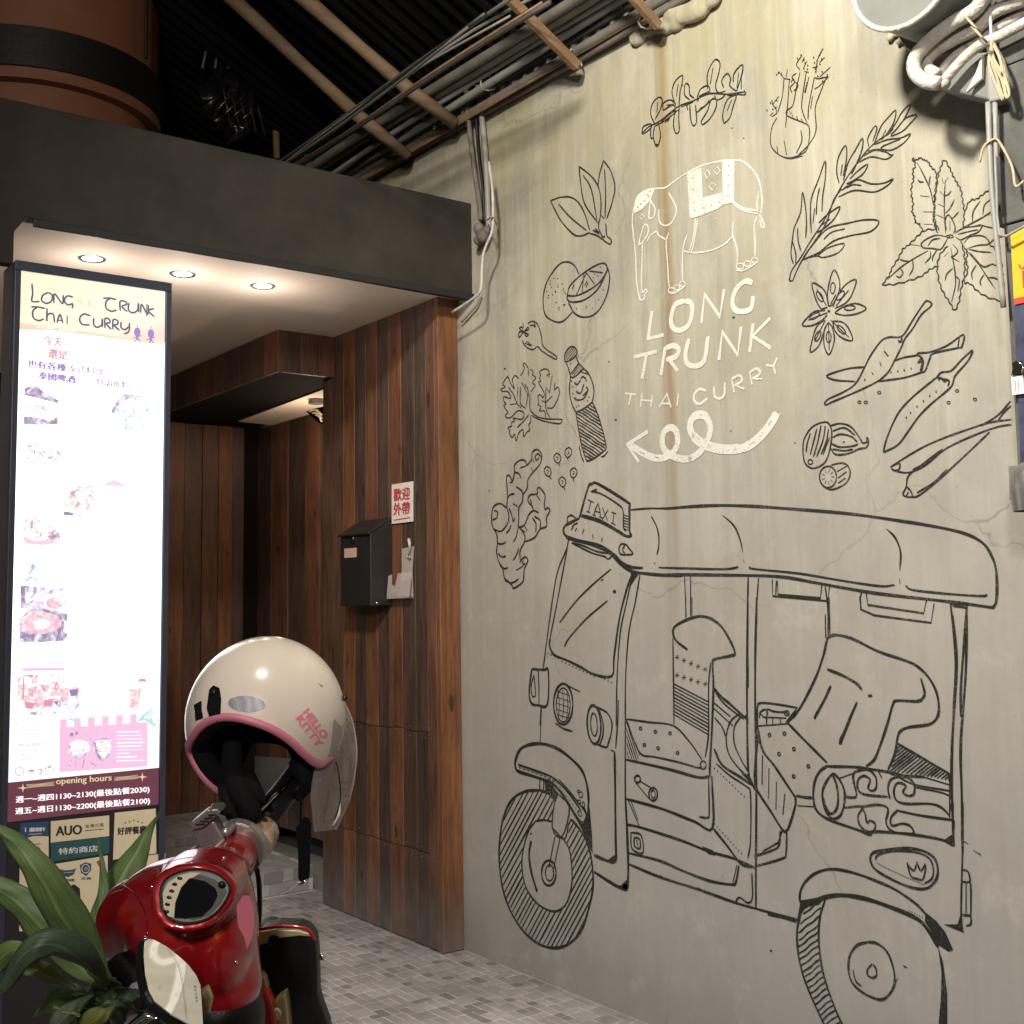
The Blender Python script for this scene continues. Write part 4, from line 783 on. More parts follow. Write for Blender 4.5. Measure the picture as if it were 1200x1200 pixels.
outer = [a for a in V('240,410 180,415 120,450 80,530 62,640 62,760 85,890 140,1010 220,1095 300,1125 370,1110 430,1050 465,950 485,850 482,750 460,650 420,580 375,520 370,640 300,600 312,440')[0]]
inner = V('225,550 190,600 165,700 165,780 185,860 240,930 310,960 360,930 385,860 390,780 378,680 350,630 300,590 300,552 260,545')[0]
run(p, V, 3.0, '245,410 180,415 120,450 80,530 62,640 62,760 85,890 140,1010 220,1095 300,1125 370,1110 430,1050 465,950 485,850 482,750 460,650 420,580 385,540|245,410 290,425 312,445')
p.hatch(outer, inner, -62, 4.9, 1.9)
for i in range(9): ring_(p, V, 155+i*19, 305+i*6.5+(i>6)*8, 6, 5, 0.9)
for i in range(8): run(p, V, 0.9, '%d,%d %d,%d' % (318+i*14, 372+i*19, 326+i*14, 384+i*19), smooth=0)
ring_(p, V, 425, 515, 8, 14, 1.0, -30); ring_(p, V, 430, 430, 9, 13, 1.2); ring_(p, V, 422, 462, 8, 8, 1.2); ring_(p, V, 442, 475, 6, 12, 1.2); ring_(p, V, 420, 415, 6, 6, 1.0)
V = view(720, 700, 3.158)
run(p, V, 2.1, '218,150 220,300 222,470|358,240 350,330 350,500 338,590|265,0 265,75|288,0 288,72|45,450 130,462 220,475 280,535 325,600|45,450 70,520 100,580 150,590 240,610 310,630 325,625|50,745 95,850|62,750 88,822|62,870 100,880 107,945 67,930 62,870|75,888 95,895 96,928 76,920 75,888|84,898 88,918|455,990 440,1055|372,345 410,395 480,450|370,390 430,440|370,410 440,475|465,430 430,460 415,520 425,580 460,630 485,655|470,440 445,480 445,540 470,600 500,650|372,445 400,480 415,520|378,615 430,660 490,700 505,730 505,900 495,965|350,665 352,800 345,815 315,812|510,1020 512,1110 495,1130 465,1110 450,1125|528,490 530,410 545,390 600,395 680,408|80,685 130,745|97,680 145,710')
run(p, V, 3.0, '272,193 230,160 218,125 235,100 300,72 350,75 395,105 430,160 448,205 435,215 375,228 365,245 368,330 362,500 355,620 355,660|45,600 200,635 310,665 355,662|45,745 130,768 200,790 300,830 365,852 362,660|365,852 420,920 470,985 520,998|45,840 100,852 250,900 350,940 440,965 520,1000|50,945 170,975 250,1010 350,1048 430,1062 450,1055 462,992|50,985 170,1035 310,1080 450,1130 520,1150|370,560 400,620 460,660 520,700|370,335 400,370 430,395 490,450|520,1150 620,1178 690,1195|495,0 492,330 494,560 500,660 525,715|528,0 522,300 525,540 527,700 525,980 525,1150')
fl(p, V, '470,650 500,655 522,700 500,680|30,1060 48,1045 52,1078 35,1080|170,1025 185,1040 168,1040|300,1072 320,1075 318,1088|325,920 365,935 375,955 350,950|495,430 480,440 498,470|520,470 540,530 524,540')
for i in range(10): run(p, V, 2.1, '%d,%d %d,%d' % (218, 318+i*12.5, 352, 388+i*13.5), smooth=0)
for r in (0, 1):
    for i in range(5):
        x, y = 233+i*26, 222+i*11+r*66-(r*i*3)
        for a in (0, 1.05, 2.1): run(p, V, 0.9, '%f,%f %f,%f' % (x-9*math.cos(a), y-11*math.sin(a), x+9*math.cos(a), y+11*math.sin(a)), smooth=0)
p.hatch(V('45,455 98,580 85,608 47,597')[0], None, 72, 2.7, 1.4)
ring_(p, V, 330, 620, 11, 15, 1.6); ring_(p, V, 87, 672, 11, 13, 2.2); ring_(p, V, 145, 728, 16, 24, 2.2); ring_(p, V, 145, 728, 8, 14, 1.4)
for (x, y) in ((98,485),(153,497),(207,503),(112,546),(163,558),(235,575)): ring_(p, V, x, y, 5, 5, 1.5)
for i in range(11): p.dot(720+(372+i*11)/3.158, 700+(632+i*10.5)/3.158, 0.8); p.dot(720+(372+i*10)/3.158, 700+(838+i*11)/3.158, 0.8)
for i in range(30): p.dot(720+(105+i*11.3)/3.158, 700+(853+i*3.8)/3.158, 0.75)
V = view(780, 560, 2.857)
run(p, V, 3.2, '0,103 100,95 200,92 300,95 400,102 600,118 750,138 900,162 1000,185 1060,215 1090,255 1108,310 1110,400 1100,430 1085,432 1000,420 900,408 700,385 500,350 380,330 200,325 0,323')
run(p, V, 2.3, '0,300 150,305 215,304 245,298|280,298 300,305 450,320 600,345 720,362 768,358|805,360 830,375 950,388 1060,395 1078,390|65,330 70,465|85,330 85,460|278,330 275,500 278,700|312,335 302,500 300,700|535,360 545,440 545,530|548,400 550,520|372,345 370,390')
run(p, V, 2.4, '192,125 230,160 250,205 260,250|740,170 770,200 788,250 785,310|262,272 264,284|785,338 786,356', taper=True)
run(p, V, 3.0, '955,418 970,560 972,650 965,800|1010,430 1000,560 990,700 990,800')
fl(p, V, '955,418 1015,424 1008,440 1000,436 965,432')
run(p, V, 2.3, '358,340 360,395 545,412 550,360|375,342 378,390 520,402 525,352|660,378 652,400 655,440 700,460 890,485 900,420|672,380 678,425 865,453 875,408', smooth=0)
V = view(880, 720, 4.2857)
run(p, V, 2.0, '375,0 378,110 388,118|398,0 398,110|35,560 35,470 45,445 120,450 235,468|35,560 190,548|45,520 50,490 80,480 80,550|50,500 75,520|85,500 85,475 110,485 150,490 175,490 190,500|60,515 180,520|110,520 112,550|150,520 152,548|60,705 58,855|92,770 90,925|130,840 127,980|172,900 162,1005|160,1080 140,1140 130,1150 60,1190|180,1090 178,1200|235,960 320,965|740,815 830,855 1000,885|820,865 1000,910 1000,990|440,825 520,795|520,795 515,850|640,785 660,820|870,815 1000,855')
fl(p, V, '190,545 215,520 235,465 205,500 175,540|985,800 1008,795 1012,850 1000,830|695,785 760,800 740,815 705,805|975,1130 1018,1100 1026,1165 1010,1160|20,600 50,640 25,655|840,440 866,415 873,375 880,410 858,440')
run(p, V, 3.0, '212,520 260,450 330,310 370,190 385,125 410,105 450,105 520,125 640,185 760,225 830,255 890,310 930,380 945,450 940,510 900,550 800,565 760,580 740,610 725,700 690,780|855,320 872,380 870,410 840,435 740,432 715,450 690,540 650,660 620,730 580,762|35,560 60,680 120,760 200,880 230,925|190,548 270,630 330,690 385,745|230,910 275,918 310,920|35,640 25,740 25,860 100,985 160,1080 180,1085 195,1060 225,960 225,920|385,760 350,785 325,830 315,900 325,970 360,1010 420,1040 550,1085 600,1105 620,1090 720,1095 820,1105 960,1130 1020,1160|385,762 520,765 560,770 690,790 740,805 870,815|410,800 380,840 360,900 375,980 410,1025 450,1010 470,950 470,880 440,820 410,800 430,850 440,920 430,980 400,1000 375,960 365,920|735,645 860,720 1000,800')
run(p, V, 2.6, '470,915 530,915 520,850 515,800 560,780 600,785 630,820 630,870 610,885 590,870 600,830 570,810 540,830 540,880 580,905 690,915|700,925 690,870 710,825 780,815 820,850 820,900 790,910 765,890 780,860 740,845 720,880 730,930 780,950 900,950 960,970 1000,1010|470,970 560,965 540,1010 550,1060 590,1090 620,1085 625,1050 600,1035 585,1045 575,1000 560,965|560,965 640,955 690,975 680,1040 700,1080 740,1100|740,980 705,1020 710,1060 760,1050 800,1060 820,1090 810,1105|740,985 860,1010 1000,1030 1020,1040 1015,1120|1000,830 1000,1020')
run(p, V, 3.2, '385,275 460,305 530,345 560,378|403,358 370,430 320,520|535,440 500,520 452,645|1015,0 1035,250 1015,600 1010,830 1020,1160|1085,0 1080,300 1055,650 1060,900 1065,1200', taper=False)
fl(p, V, '365,440 322,505 315,520 325,528 335,505|500,520 445,625 442,650 458,655 465,625')
p.dot(880+600/4.2857, 720+408/4.2857, 3.0, 1.8); 
for (x, y) in ((95,605),(170,598),(143,700),(218,675),(290,762),(217,812)): ring_(p, V, x, y, 7, 8, 1.6)
ring_(p, V, 182, 495, 12, 12, 1.5)
p.hatch(V('735,645 860,720 1000,800 1000,835 870,810 700,790 715,720')[0], None, -38, 3.4, 1.7)
run(p, V, 2.4, '148,1085 145,1150 120,1180 30,1210 20,1212|182,1090 178,1200 160,1225 40,1260 25,1262')
V = view(900, 940, 4)
run(p, V, 2.2, '915,0 915,180 907,500 915,610|870,0 870,180|505,270 520,245 600,228 700,235 760,265 778,320 768,360 735,380|655,290 672,345 700,358 730,358 740,295 718,320 700,290 685,320 655,290|915,315 940,325 948,370 915,372|945,378 952,390 952,525 945,530 912,525|930,380 930,520|915,530 950,535 952,570 930,580')
run(p, V, 3.0, '480,270 490,240 540,225 640,215 720,225 780,260 798,320 785,370 740,405 660,395 560,350 500,310 480,270|165,490 150,450 165,390 220,335 300,313 400,330 500,365 600,410 700,480 745,530')
run(p, V, 2.8, '0,525 60,538 135,560|160,490 140,580 140,680 160,790 200,900 260,1030 300,1100 380,1200|270,455 245,540 240,650 260,800 310,950 360,1060 430,1170|470,655 420,670 385,720 380,790 400,850 460,900 530,925 570,900 595,850 590,780 560,700 510,660 470,655')
run(p, V, 4.6, '165,492 200,472 270,445 350,435 450,450 560,485 700,545 760,610 800,680')
run(p, V, 2.2, '490,757 468,785 470,810 490,822 510,812 508,780 495,760|400,785 415,840 440,860')
fl(p, V, '740,515 790,555 835,610 870,690 850,700 800,668 765,600 738,560|797,670 822,750 842,900 842,1060 835,1200 770,1200 800,1050 812,920 815,800|820,178 878,205 874,150 866,172|905,520 920,612 870,592 825,572 890,572|155,460 275,440 240,480 180,490 160,520 142,600 140,540')
p.hatch(V('255,470 190,490 160,530 142,620 145,720 165,800 200,900 260,1030 310,1110 400,1200 440,1190 360,1060 310,950 260,800 240,650 245,540')[0], None, -38, 6.5, 1.6, wav=0.5)
for i in range(26): 
    t = i/25; x = 515+t*215; y = 285+100*t**0.9; p.dot(900+x/4, 940+y/4, 0.7)
for (x, y) in ((655,285),(700,282),(737,290)): p.dot(900+x/4, 940+y/4, 1.0)
for i in range(6): p.dot(900+(665+i*12)/4, 940+(508+i*6)/4, 0.7)
p.done('painted_taxi', black, mural, 'big black line drawing of a three wheeled taxi with a TAXI roof sign')
# small chips and scuffs in the plaster
p = PT()
for (x, y, r) in ((857,505,1),(860,372,1.6),(592,432,1.3),(770,170,2.4),(714,424,1),(722,492,1.4),(1148,1000,1.4),(1061,1133,1.2),(904,1114,1.6),(574,575,1),(800,100,1),(872,162,.9),(858,150,.9),(932,519,1)): p.dot(x, y, r, r*0.7)
run(p, view(900,940,4), 1.3, '965,225 1000,250|915,180 940,195|595,855 610,825|635,765 655,775')
p.done('wall_pits', black, mural, kind='stuff')
# ================================================================ roof space over the canopy
def barpts(xa, ya, xb, yb, Y): return ony(xa, ya, Y), ony(xb, yb, Y)
bars = [(355-50, -44, 533, 148, 16, 'old_timber', 'straight pale timber roof bar ending above the canopy, right of the rounder pole'),
        (268-60, -58, 478, 186, 15, 'old_timber', 'round weathered roof pole ending nearest the black canopy'),
        (560, -38, 677, 78, 12, 'rust_steel', 'thin timber roof bar tied to the steel angle at the wall top'),
        (700, -50, 772, 31, 12, 'rust_steel', 'short roof bar tied with twine at the right end of the roof edge')]
for (xa, ya, xb, yb, wd, mk, lab) in bars:
    e = onx(xb, yb, WALL-0.07); s_ = ony(xa, ya, float(e[1])); d = float(A_ @ (e-O))
    t = thing('roof_bar', lab, 'roof bar', e, 'bars under the corrugated roof')
    ax = s_-e; ax /= np.linalg.norm(ax); s_ = s_ + ax*0.8
    if 'round' in lab: 
        pts = [e + (s_-e)*k/7 + np.array([0, 0.012*math.sin(k*2.1), 0.012*math.cos(k*1.7)]) for k in range(8)]
        MB().tube(pts, [wd*d/F_PX/2*(0.9+0.2*(k%2)) for k in range(8)], 9).build('pole', mk, t, smooth=True)
    else:
        v = np.array([0,1.0,0]); u = np.cross(ax, v); u /= np.linalg.norm(u); h = wd*d/F_PX
        MB().obox(e - v*h*0.35 - u*h*0.5, s_-e, v*h*0.7, u*h).build('beam', mk, t, bevel=0.004)
# corrugated roof sheets rising away from the wall
def roof():
    t = thing('corrugated_roof', 'dark corrugated sheet roof above the canopy and roof bars', 'roof', (WALL, 4.5, 3.6))
    e0 = onx(533, 148, WALL-0.07); s0 = ony(355, 0, float(e0[1])); slope = (s0[2]-e0[2])/(s0[0]-e0[0])
    for k in range(4):
        ya, yb = 2.95+k*1.05, 2.95+(k+1)*1.05+0.06; m = MB(); n = 56; vs = []
        for i in range(n+1):
            y = ya+(yb-ya)*i/n; z = 0.018*math.sin(i/n*(yb-ya)/0.076*2*math.pi)
            for x in (WALL+0.05, -1.2): vs.append((x, y, 3.56+0.004*k+z+slope*(x-WALL)))
        m.add(vs, [(2*i, 2*i+2, 2*i+3, 2*i+1) for i in range(n)]).build('roof_sheet', 'roof_sheet', t, flip=False)
    return slope
slope = roof()
# steel angle along the top of the wall and broken mortar at its end
ang = thing('steel_angle', 'rusty steel angle running along the top edge of the painted wall', 'steel angle', (WALL, 4, 3.36))
MB().box((WALL-0.06, 2.86, 3.40), (WALL+0.02, 7.2, 3.407)).box((WALL-0.062, 2.86, 3.382), (WALL-0.056, 7.2, 3.407)).build('angle_bar', 'rust_steel', ang)
ml = MB()
for i in range(16):
    x, y = 745+i*6.5+rs.uniform(-4,4), 44-i*3.2+rs.uniform(-5,6)
    c = onx(x, y, WALL-0.01); r = rs.uniform(0.012, 0.035); ml.ellipsoid(c, (r*0.8,0,0), (0,r*1.4,0), (0,0,r), 8, 6)
for i in range(10):
    c = onx(790+i*5, 22-i*2.2+rs.uniform(-8,4), WALL-0.02); r = rs.uniform(0.02, 0.045); ml.ellipsoid(c, (r*0.7,0,0), (0,r*1.2,0), (0,0,r), 8, 6)
mo = ml.build('mortar_lump', MATS['painted_concrete'], remesh=0.008, smooth=True); tag(mo, 'lumpy broken mortar squeezed under the roof edge at the wall top', 'mortar')
# pipes running along the wall under the roof
pl = [(560,72,2.56,0.020,'pvc_dusty'), (600,55,2.60,0.022,'pvc_dusty'), (585,80,2.64,0.012,'pvc_grey'), (600,80,2.68,0.016,'pvc_grey'), (620,78,2.71,0.010,'pvc_dusty'), (610,96,2.72,0.018,'pvc_dusty'), (640,90,2.74,0.012,'pvc_dusty')]
pn = ['lowest', 'thick pale', 'thin grey', 'smooth grey', 'thin dusty', 'thick dusty', 'innermost']
lb = ['dusty pipe farthest from the wall top in the run under the roof', 'thick dusty pipe second from the outside of the roof run', 'thin grey pipe lying between thicker ones under the roof', 'smooth mid grey pipe in the middle of the roof run', 'thin dusty pipe just outside the two pipes nearest the wall', 'thick dusty pipe second nearest the wall top', 'dusty pipe lying closest to the wall top']
for i, (x, y, X, r, mk) in enumerate(pl):
    c = onx(x, y, X); ph = rs.uniform(0, 6)
    pts = [(X+0.012*math.sin(k*0.9+ph), 2.3+k*0.4, float(c[2])+0.016*math.sin(k*0.7+ph)) for k in range(12)]
    o = MB().tube(pts, r, 10, smooth_path=2).build('overhead_pipe', mk, smooth=True); tag(o, lb[i], 'pipe', 'pipes running along the wall under the roof')
tw = thing('twine_tie', 'loops of pale twine tied round the overhead pipes', 'twine', onx(700, 20, 2.6))
for (x, y, X) in ((672,70,2.7),(758,22,2.70),(572,96,2.68)):
    c = onx(x, y, X); pts = [c + np.array([0.035*math.cos(a), 0.012*math.sin(2*a), 0.035*math.sin(a)]) for a in np.linspace(0, 6.28, 13)]
    MB().tube(pts, 0.0035, 5).build('loop', 'twine', tw, smooth=True)
# hanging rods further back
for i, (x, y0, y1, Y) in enumerate(((548,-10,60,5.6),(323,118,186,5.2),(360,95,195,5.2))):
    a, b = ony(x, y0, Y), ony(x+1, y1, Y)
    o = MB().tube([a, b], 0.018, 8).build('hanger_rod', 'rust_steel', smooth=True)
    tag(o, ['dusty hanger rod dropping from the dark roof right of the timber bars', 'left one of two rusty rods rising behind the canopy', 'right one of two rusty rods rising behind the canopy'][i], 'rod')
# tangle of thin conduits, battens and cables in the dark under the roof
tg = rs
ords = ['outermost', 'second', 'third', 'fourth', 'fifth', 'sixth', 'seventh', 'innermost']
for i in range(8):
    X = 2.02+i*0.065; c = onx(430+i*16+tg.uniform(-6,6), 128-i*9+tg.uniform(-12,6), X)
    pts = [np.array([X+tg.uniform(-.02,.02), y_, float(c[2])+tg.uniform(-.025,.02)]) for y_ in (2.88, 3.5, 4.2, 5.0, 6.0, 7.3)]
    o = MB().tube(pts, (.005,.008,.004,.007,.005,.009,.004,.006)[i], 6, smooth_path=3).build('thin_conduit', ('conduit_dark','band_black','pvc_dusty','conduit_dark','rust_steel','conduit_dark','band_black','pvc_grey')[i], smooth=True)
    tag(o, 'thin conduit under the roof, %s of the loose ones counted towards the painted wall' % ords[i], 'conduit', 'thin conduits tangled under the roof')
for i, (xa, ya, xb, yb, Y, lab) in enumerate(((400,60,560,20,5.4,'upper dim batten crossing the dark space between the roof bars'),(330,110,520,60,5.8,'lower dim batten crossing the dark space just above the canopy'),(390,20,420,190,5.9,'upright dim batten standing in the dark behind the canopy'))):
    o = MB().tube([ony(xa,ya,Y), ony(xb,yb,Y)], 0.014, 6).build('roof_batten', 'rust_steel'); tag(o, lab, 'batten', 'battens in the dark under the roof')
for i in range(4):
    xa = 430+i*55; a_ = onx(xa, 165-i*32, 2.70); b_ = onx(xa+70, 132-i*42, 2.70); m_ = (a_+b_)/2-np.array([0,0,.03+.015*(i%3)])
    o = MB().tube([a_, m_, b_], 0.004, 6, smooth_path=5).build('sagging_cable', 'band_black', smooth=True); tag(o, 'black cable sagging below the pipes at the wall top, %s of four' % ['leftmost','second from the left','third from the left','rightmost'][i], 'cable', 'sagging cables along the wall top')
MB().box((WALL+0.08, 2.86, 3.402), (WALL+0.25, 7.4, 3.9)).build('sky_gap_strip', 'street_concrete', mural)  # strip added to close the gap where sky showed under the roof
# building face far behind under the roof
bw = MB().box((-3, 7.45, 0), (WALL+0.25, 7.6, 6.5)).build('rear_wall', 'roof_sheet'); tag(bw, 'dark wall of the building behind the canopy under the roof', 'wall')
# big brown extraction duct
DY = 4.75
dc = ony(88, 60, DY); rad = 148*float(A_ @ (dc-O))/F_PX
duct = thing('extraction_duct', 'big round brown duct with a black band standing over the canopy', 'duct', (dc[0], DY+rad, SOFF+0.1))
cx, cyy = float(dc[0]), DY+rad
def cyl(mb, r, z0, z1, n=128, r2=None):
    r2 = r2 or r
    mb.add([(cx+r*math.cos(2*math.pi*k/n), cyy+r*math.sin(2*math.pi*k/n), z0) for k in range(n)] + [(cx+r2*math.cos(2*math.pi*k/n), cyy+r2*math.sin(2*math.pi*k/n), z1) for k in range(n)],
           [(k, (k+1)%n, n+(k+1)%n, n+k) for k in range(n)] + [tuple(range(n))[::-1], tuple(range(n, 2*n))]); return mb
zb0, zb1 = float(ony(88, 88, DY)[2]), float(ony(88, 42, DY)[2])
cyl(MB(), rad*0.97, zb1, 5.2).build('duct_upper', 'duct_brown', duct, smooth=False)
cyl(MB(), rad*1.03, zb0, zb1).build('black_band', 'band_black', duct)
cyl(MB(), rad*1.0, zb0-0.045, zb0).build('rim', 'duct_brown', duct)
cyl(MB(), rad*0.90, SOFF+0.11, zb0-0.046).build('duct_lower', 'duct_brown', duct)
a = ony(155, 50, DY-0.01); MB().box((a[0]-0.012, cyy-rad*1.03-0.012+0.1, zb0), (a[0]+0.012, cyy-rad*1.02+0.2, zb1)).build('clamp_strap', 'duct_brown', duct)
MB().tube([(float(ony(175,20,DY)[0]), cyy-rad*0.93, zb1), (float(ony(175,20,DY)[0]), cyy-rad*0.93, 5.1)], 0.008, 6).build('seam', 'band_black', duct)
# black tarpaulin and mesh crate beyond the duct
tp = thing('tarpaulin', 'glossy crumpled black plastic sheet wedged between the duct and the roof bars', 'tarpaulin', ony(262, 110, 5.0))
m = MB(); n = 12; vs = []
cor = [ony(232,90,5.0), ony(282,30,5.15), ony(300,150,5.0), ony(262,172,4.9)]
for i in range(n+1):
    for j in range(n+1):
        u, v = i/n, j/n; p_ = (1-u)*(1-v)*cor[0]+(1-u)*v*cor[1]+u*v*cor[2]+u*(1-v)*cor[3]
        vs.append(p_ + np.array([rs.gauss(0,.008), rs.gauss(0,.035), rs.gauss(0,.012)]))
m.add(vs, [(i*(n+1)+j, i*(n+1)+j+1, (i+1)*(n+1)+j+1, (i+1)*(n+1)+j) for i in range(n) for j in range(n)]).build('sheet', 'tarp_black', tp, smooth=True, flip=False)
for k in range(5):
    x = 250+k*10; MB().tube([ony(x-6, 128+k*3, 4.88), ony(x+12, 104+k*5, 4.9), ony(x+20, 150+k*2, 4.88)], 0.008, 6).build('strap', 'tarp_black', tp, smooth=True)
cb = thing('hanging_wire', 'loose dark wires hanging by the duct under the roof', 'wire', ony(255, 30, 5.0))
for k in range(4):
    x = 247+k*9; MB().tube([ony(x, -20, 5.1), ony(x+3*math.sin(k), 30, 5.05), ony(x-10+k*6, 80, 5.0)], 0.006, 6, smooth_path=4).build('wire', 'pvc_dusty', cb, smooth=True)
# ================================================================ conduits down to the canopy end
cd = thing('wall_conduit', 'bundle of pale conduits dropping from the roof to the canopy end', 'conduit', onx(565, 250, WALL-0.04))
def wl(pts, X=WALL-0.03): return [onx(x, y, X) for x, y in pts]
for nm, pts, r, X, mk in (('conduit', [(546,100),(550,150),(556,200),(562,240),(563,258)], 0.0105, WALL-0.05, 'pvc_dusty'),
                      ('conduit', [(560,100),(566,150),(570,200),(572,250),(573,268)], 0.0125, WALL-0.03, 'pvc_grey'),
                      ('conduit', [(556,110),(560,170),(566,225),(568,262)], 0.006, WALL-0.04, 'band_black'),
                      ('white_cable', [(573,190),(577,225),(577.5,258),(576,273),(570,287),(566,300),(564.5,320),(564,335),(561,344),(550,353),(530,366)], 0.0055, WALL-0.13, 'hose_white'),
                      ('grey_cable', [(564,345),(558,358),(550,367),(541,377)], 0.005, WALL-0.02, 'pvc_grey')):
    MB().tube(wl(pts, X), r, 8, smooth_path=4).build(nm, mk, cd, smooth=True)
jb = MB()
for (x, y, r) in ((561,268,.026),(566,276,.03),(560,281,.022),(570,270,.02)): jb.ellipsoid(onx(x,y,WALL-0.05), (r*.8,0,0), (0,r,0), (0,0,r), 10, 8)
jb.build('putty_lump', 'pvc_dusty', cd, remesh=0.006, smooth=True)
MB().tube([onx(571,258,WALL-0.06), onx(576,254,WALL-0.15), onx(580,258,WALL-0.06), onx(582,264,WALL-0.02)], 0.003, 6, smooth_path=4).build('wire_tie', 'twine', cd, smooth=True)
# ================================================================ top right: drum, white hoses, service board
dr_ = thing('grey_drum', 'round grey duct end with a white rim sticking out at the top of the wall', 'duct', onx(1062, -12, WALL-0.1))
c = onx(1060, -40, WALL-0.30); cw = onx(1062, -30, WALL); n = 48; r = 0.152
def disc(xa, xb, ra, rb, cc):
    m = MB(); m.add([(xa, cc[1]+ra*math.cos(2*math.pi*k/n), cc[2]+ra*math.sin(2*math.pi*k/n)) for k in range(n)]+[(xb, cc[1]+rb*math.cos(2*math.pi*k/n), cc[2]+rb*math.sin(2*math.pi*k/n)) for k in range(n)], [(k,(k+1)%n,n+(k+1)%n,n+k) for k in range(n)]+[tuple(range(n))[::-1], tuple(range(n,2*n))]); return m
disc(WALL-0.30, WALL-0.002, r, r*0.93, c).build('drum_body', 'drum_grey', dr_, bevel=0.003)
MB().tube([(WALL-0.302, c[1]+r*1.01*math.cos(a), c[2]+r*1.01*math.sin(a)) for a in np.linspace(0, 2*math.pi, 49)], 0.007, 10, cap=False).build('rim', 'hose_white', dr_, smooth=True)
disc(WALL-0.11, WALL-0.09, r*1.12, r*1.12, c).build('wall_flange', 'drum_grey', dr_, bevel=0.003)
fm = MB()
for k in range(14): 
    q_ = onx(1043+k*2.6, 34+rs.uniform(0,14)+k*0.8, WALL-0.012); rr = rs.uniform(.006,.014); fm.ellipsoid(q_, (rr,0,0),(0,rr,0),(0,0,rr),8,6)
fm.build('foam_seal', 'twine', dr_, remesh=0.004, smooth=True)
hs = thing('white_hose_coil', 'thick white insulated hoses looped and tied at the top right corner', 'hoses', onx(1100, 60, WALL-0.2))
for pts, r, X in (([(1200,-20),(1160,-8),(1142,12),(1118,26),(1096,42),(1079,58),(1071,72),(1073,86),(1084,95),(1100,98)], 0.018, WALL-0.22),
                  ([(1200,0),(1165,14),(1146,32),(1120,45),(1098,58),(1087,70),(1087,80),(1098,88)], 0.016, WALL-0.18),
                  ([(1210,22),(1172,42),(1150,52),(1130,68),(1114,86),(1106,96),(1110,99)], 0.013, WALL-0.20),
                  ([(1210,10),(1170,32),(1142,50),(1122,64),(1106,80),(1100,92),(1104,98)], 0.012, WALL-0.15),
                  ([(1120,-10),(1110,8),(1098,20),(1092,28)], 0.014, WALL-0.12), ([(1135,-10),(1122,10),(1108,26),(1100,34)], 0.013, WALL-0.14)):
    MB().tube([onx(x,y,X) for x, y in pts], r, 12, smooth_path=5).build('hose', 'hose_white', hs, smooth=True)
for (x, y) in ((1138,28),(1146,40)): MB().tube([onx(x-7,y-9,WALL-0.27), onx(x+3,y+2,WALL-0.28), onx(x+11,y+10,WALL-0.25)], 0.003, 6).build('tie', 'twine', hs, smooth=True)
sc_ = [onx(1088,100,WALL-0.16), onx(1160,118,WALL-0.16), onx(1160,60,WALL-0.16), onx(1120,64,WALL-0.16)]
MB().prism(sc_, (0.14,0,0)).build('shroud', 'drum_grey', hs, bevel=0.006)
MB().prism([onx(1132,108,WALL-0.18), onx(1150,92,WALL-0.18), onx(1151,64,WALL-0.18), onx(1144,84,WALL-0.18)], (0.01,0,0)).build('flap', 'paper_cream', hs)
# service board
XB = WALL-0.16
y_l = float(onx(1168, 300, XB)[1]); z_b = float(onx(1190, 588, XB)[2])
bd = thing('service_board', 'weathered dark grey board hung at the right edge of the painted wall', 'board', (XB, y_l-0.3, z_b))
zs = sorted([z_b, float(onx(1175,440,XB)[2]), float(onx(1172,265,XB)[2]), float(onx(1165,82,XB)[2]), 3.7])
for i in range(4): MB().box((XB+rs.uniform(0,.006), y_l-0.75, zs[i]+0.002), (XB+0.09, y_l-(0.0 if i > 1 else 0.02), zs[i+1]-0.002)).build('panel', 'weathered_board', bd, bevel=0.004)
MB().box((XB+0.09, y_l-0.7, z_b+0.1), (WALL-0.002, y_l-0.4, 3.6)).build('batten', 'weathered_board', bd)
def onboard(name, pts, mk, parent, lift, thick=0.004, X=XB):
    return MB().prism([onx(x, y, X-lift) for x, y in pts], (thick,0,0)).build(name, mk, parent)
ys = thing('yellow_sign', 'bright yellow sign with a red bottom stripe on the grey board at the right edge', 'sign', onx(1195, 310, XB-0.01))
onboard('face', [(1184,272),(1230,256),(1234,340),(1188,350)], 'sign_yellow', ys, 0.010)
onboard('stripe', [(1188,350.4),(1234,340.4),(1235,347),(1189,357)], 'sign_red', ys, 0.010)
pp = Paint(lambda x, y: onx(x, y, XB-0.010), NW, 0.001)
pp.line([(1194,310),(1198,315),(1203,309)], 1.8); pp.fill([(1198,317),(1210,315),(1211,336),(1199,337)]); pp.line([(1214,300),(1222,332)], 3)
pp.done('lettering', 'ink_red', ys)
po = thing('navy_poster', 'dark navy poster below the yellow sign at the right edge', 'poster', onx(1195, 450, XB-0.006))
onboard('sheet', [(1188.5,358),(1236,346),(1240,545),(1196,545)], 'poster_navy', po, 0.006, 0.002)
for k in range(16):
    pass
wt = thing('white_label', 'small white tag hung by a wire on the navy poster', 'tag', onx(1192, 452, XB-0.015))
onboard('tag_face', [(1185,441),(1199,440),(1200,461),(1186,463)], 'paper_white', wt, 0.016, 0.006)
MB().tube([onx(1186,440,XB-.02), onx(1189,424,XB-.02), onx(1198,428,XB-.02), onx(1198,440,XB-.02)], 0.002, 6, smooth_path=4).build('wire', 'chrome', wt, smooth=True)
onboard('clip', [(1186,425),(1196,423),(1197,438),(1187,440)], 'black_plastic', wt, 0.02, 0.006)
pp = Paint(lambda x, y: onx(x, y, XB-0.016), NW, 0.001); pp.line([(1190,446),(1190,458)], 1.2); pp.line([(1194,445),(1194,458)], 1.2); pp.done('print', 'print_pink', wt)
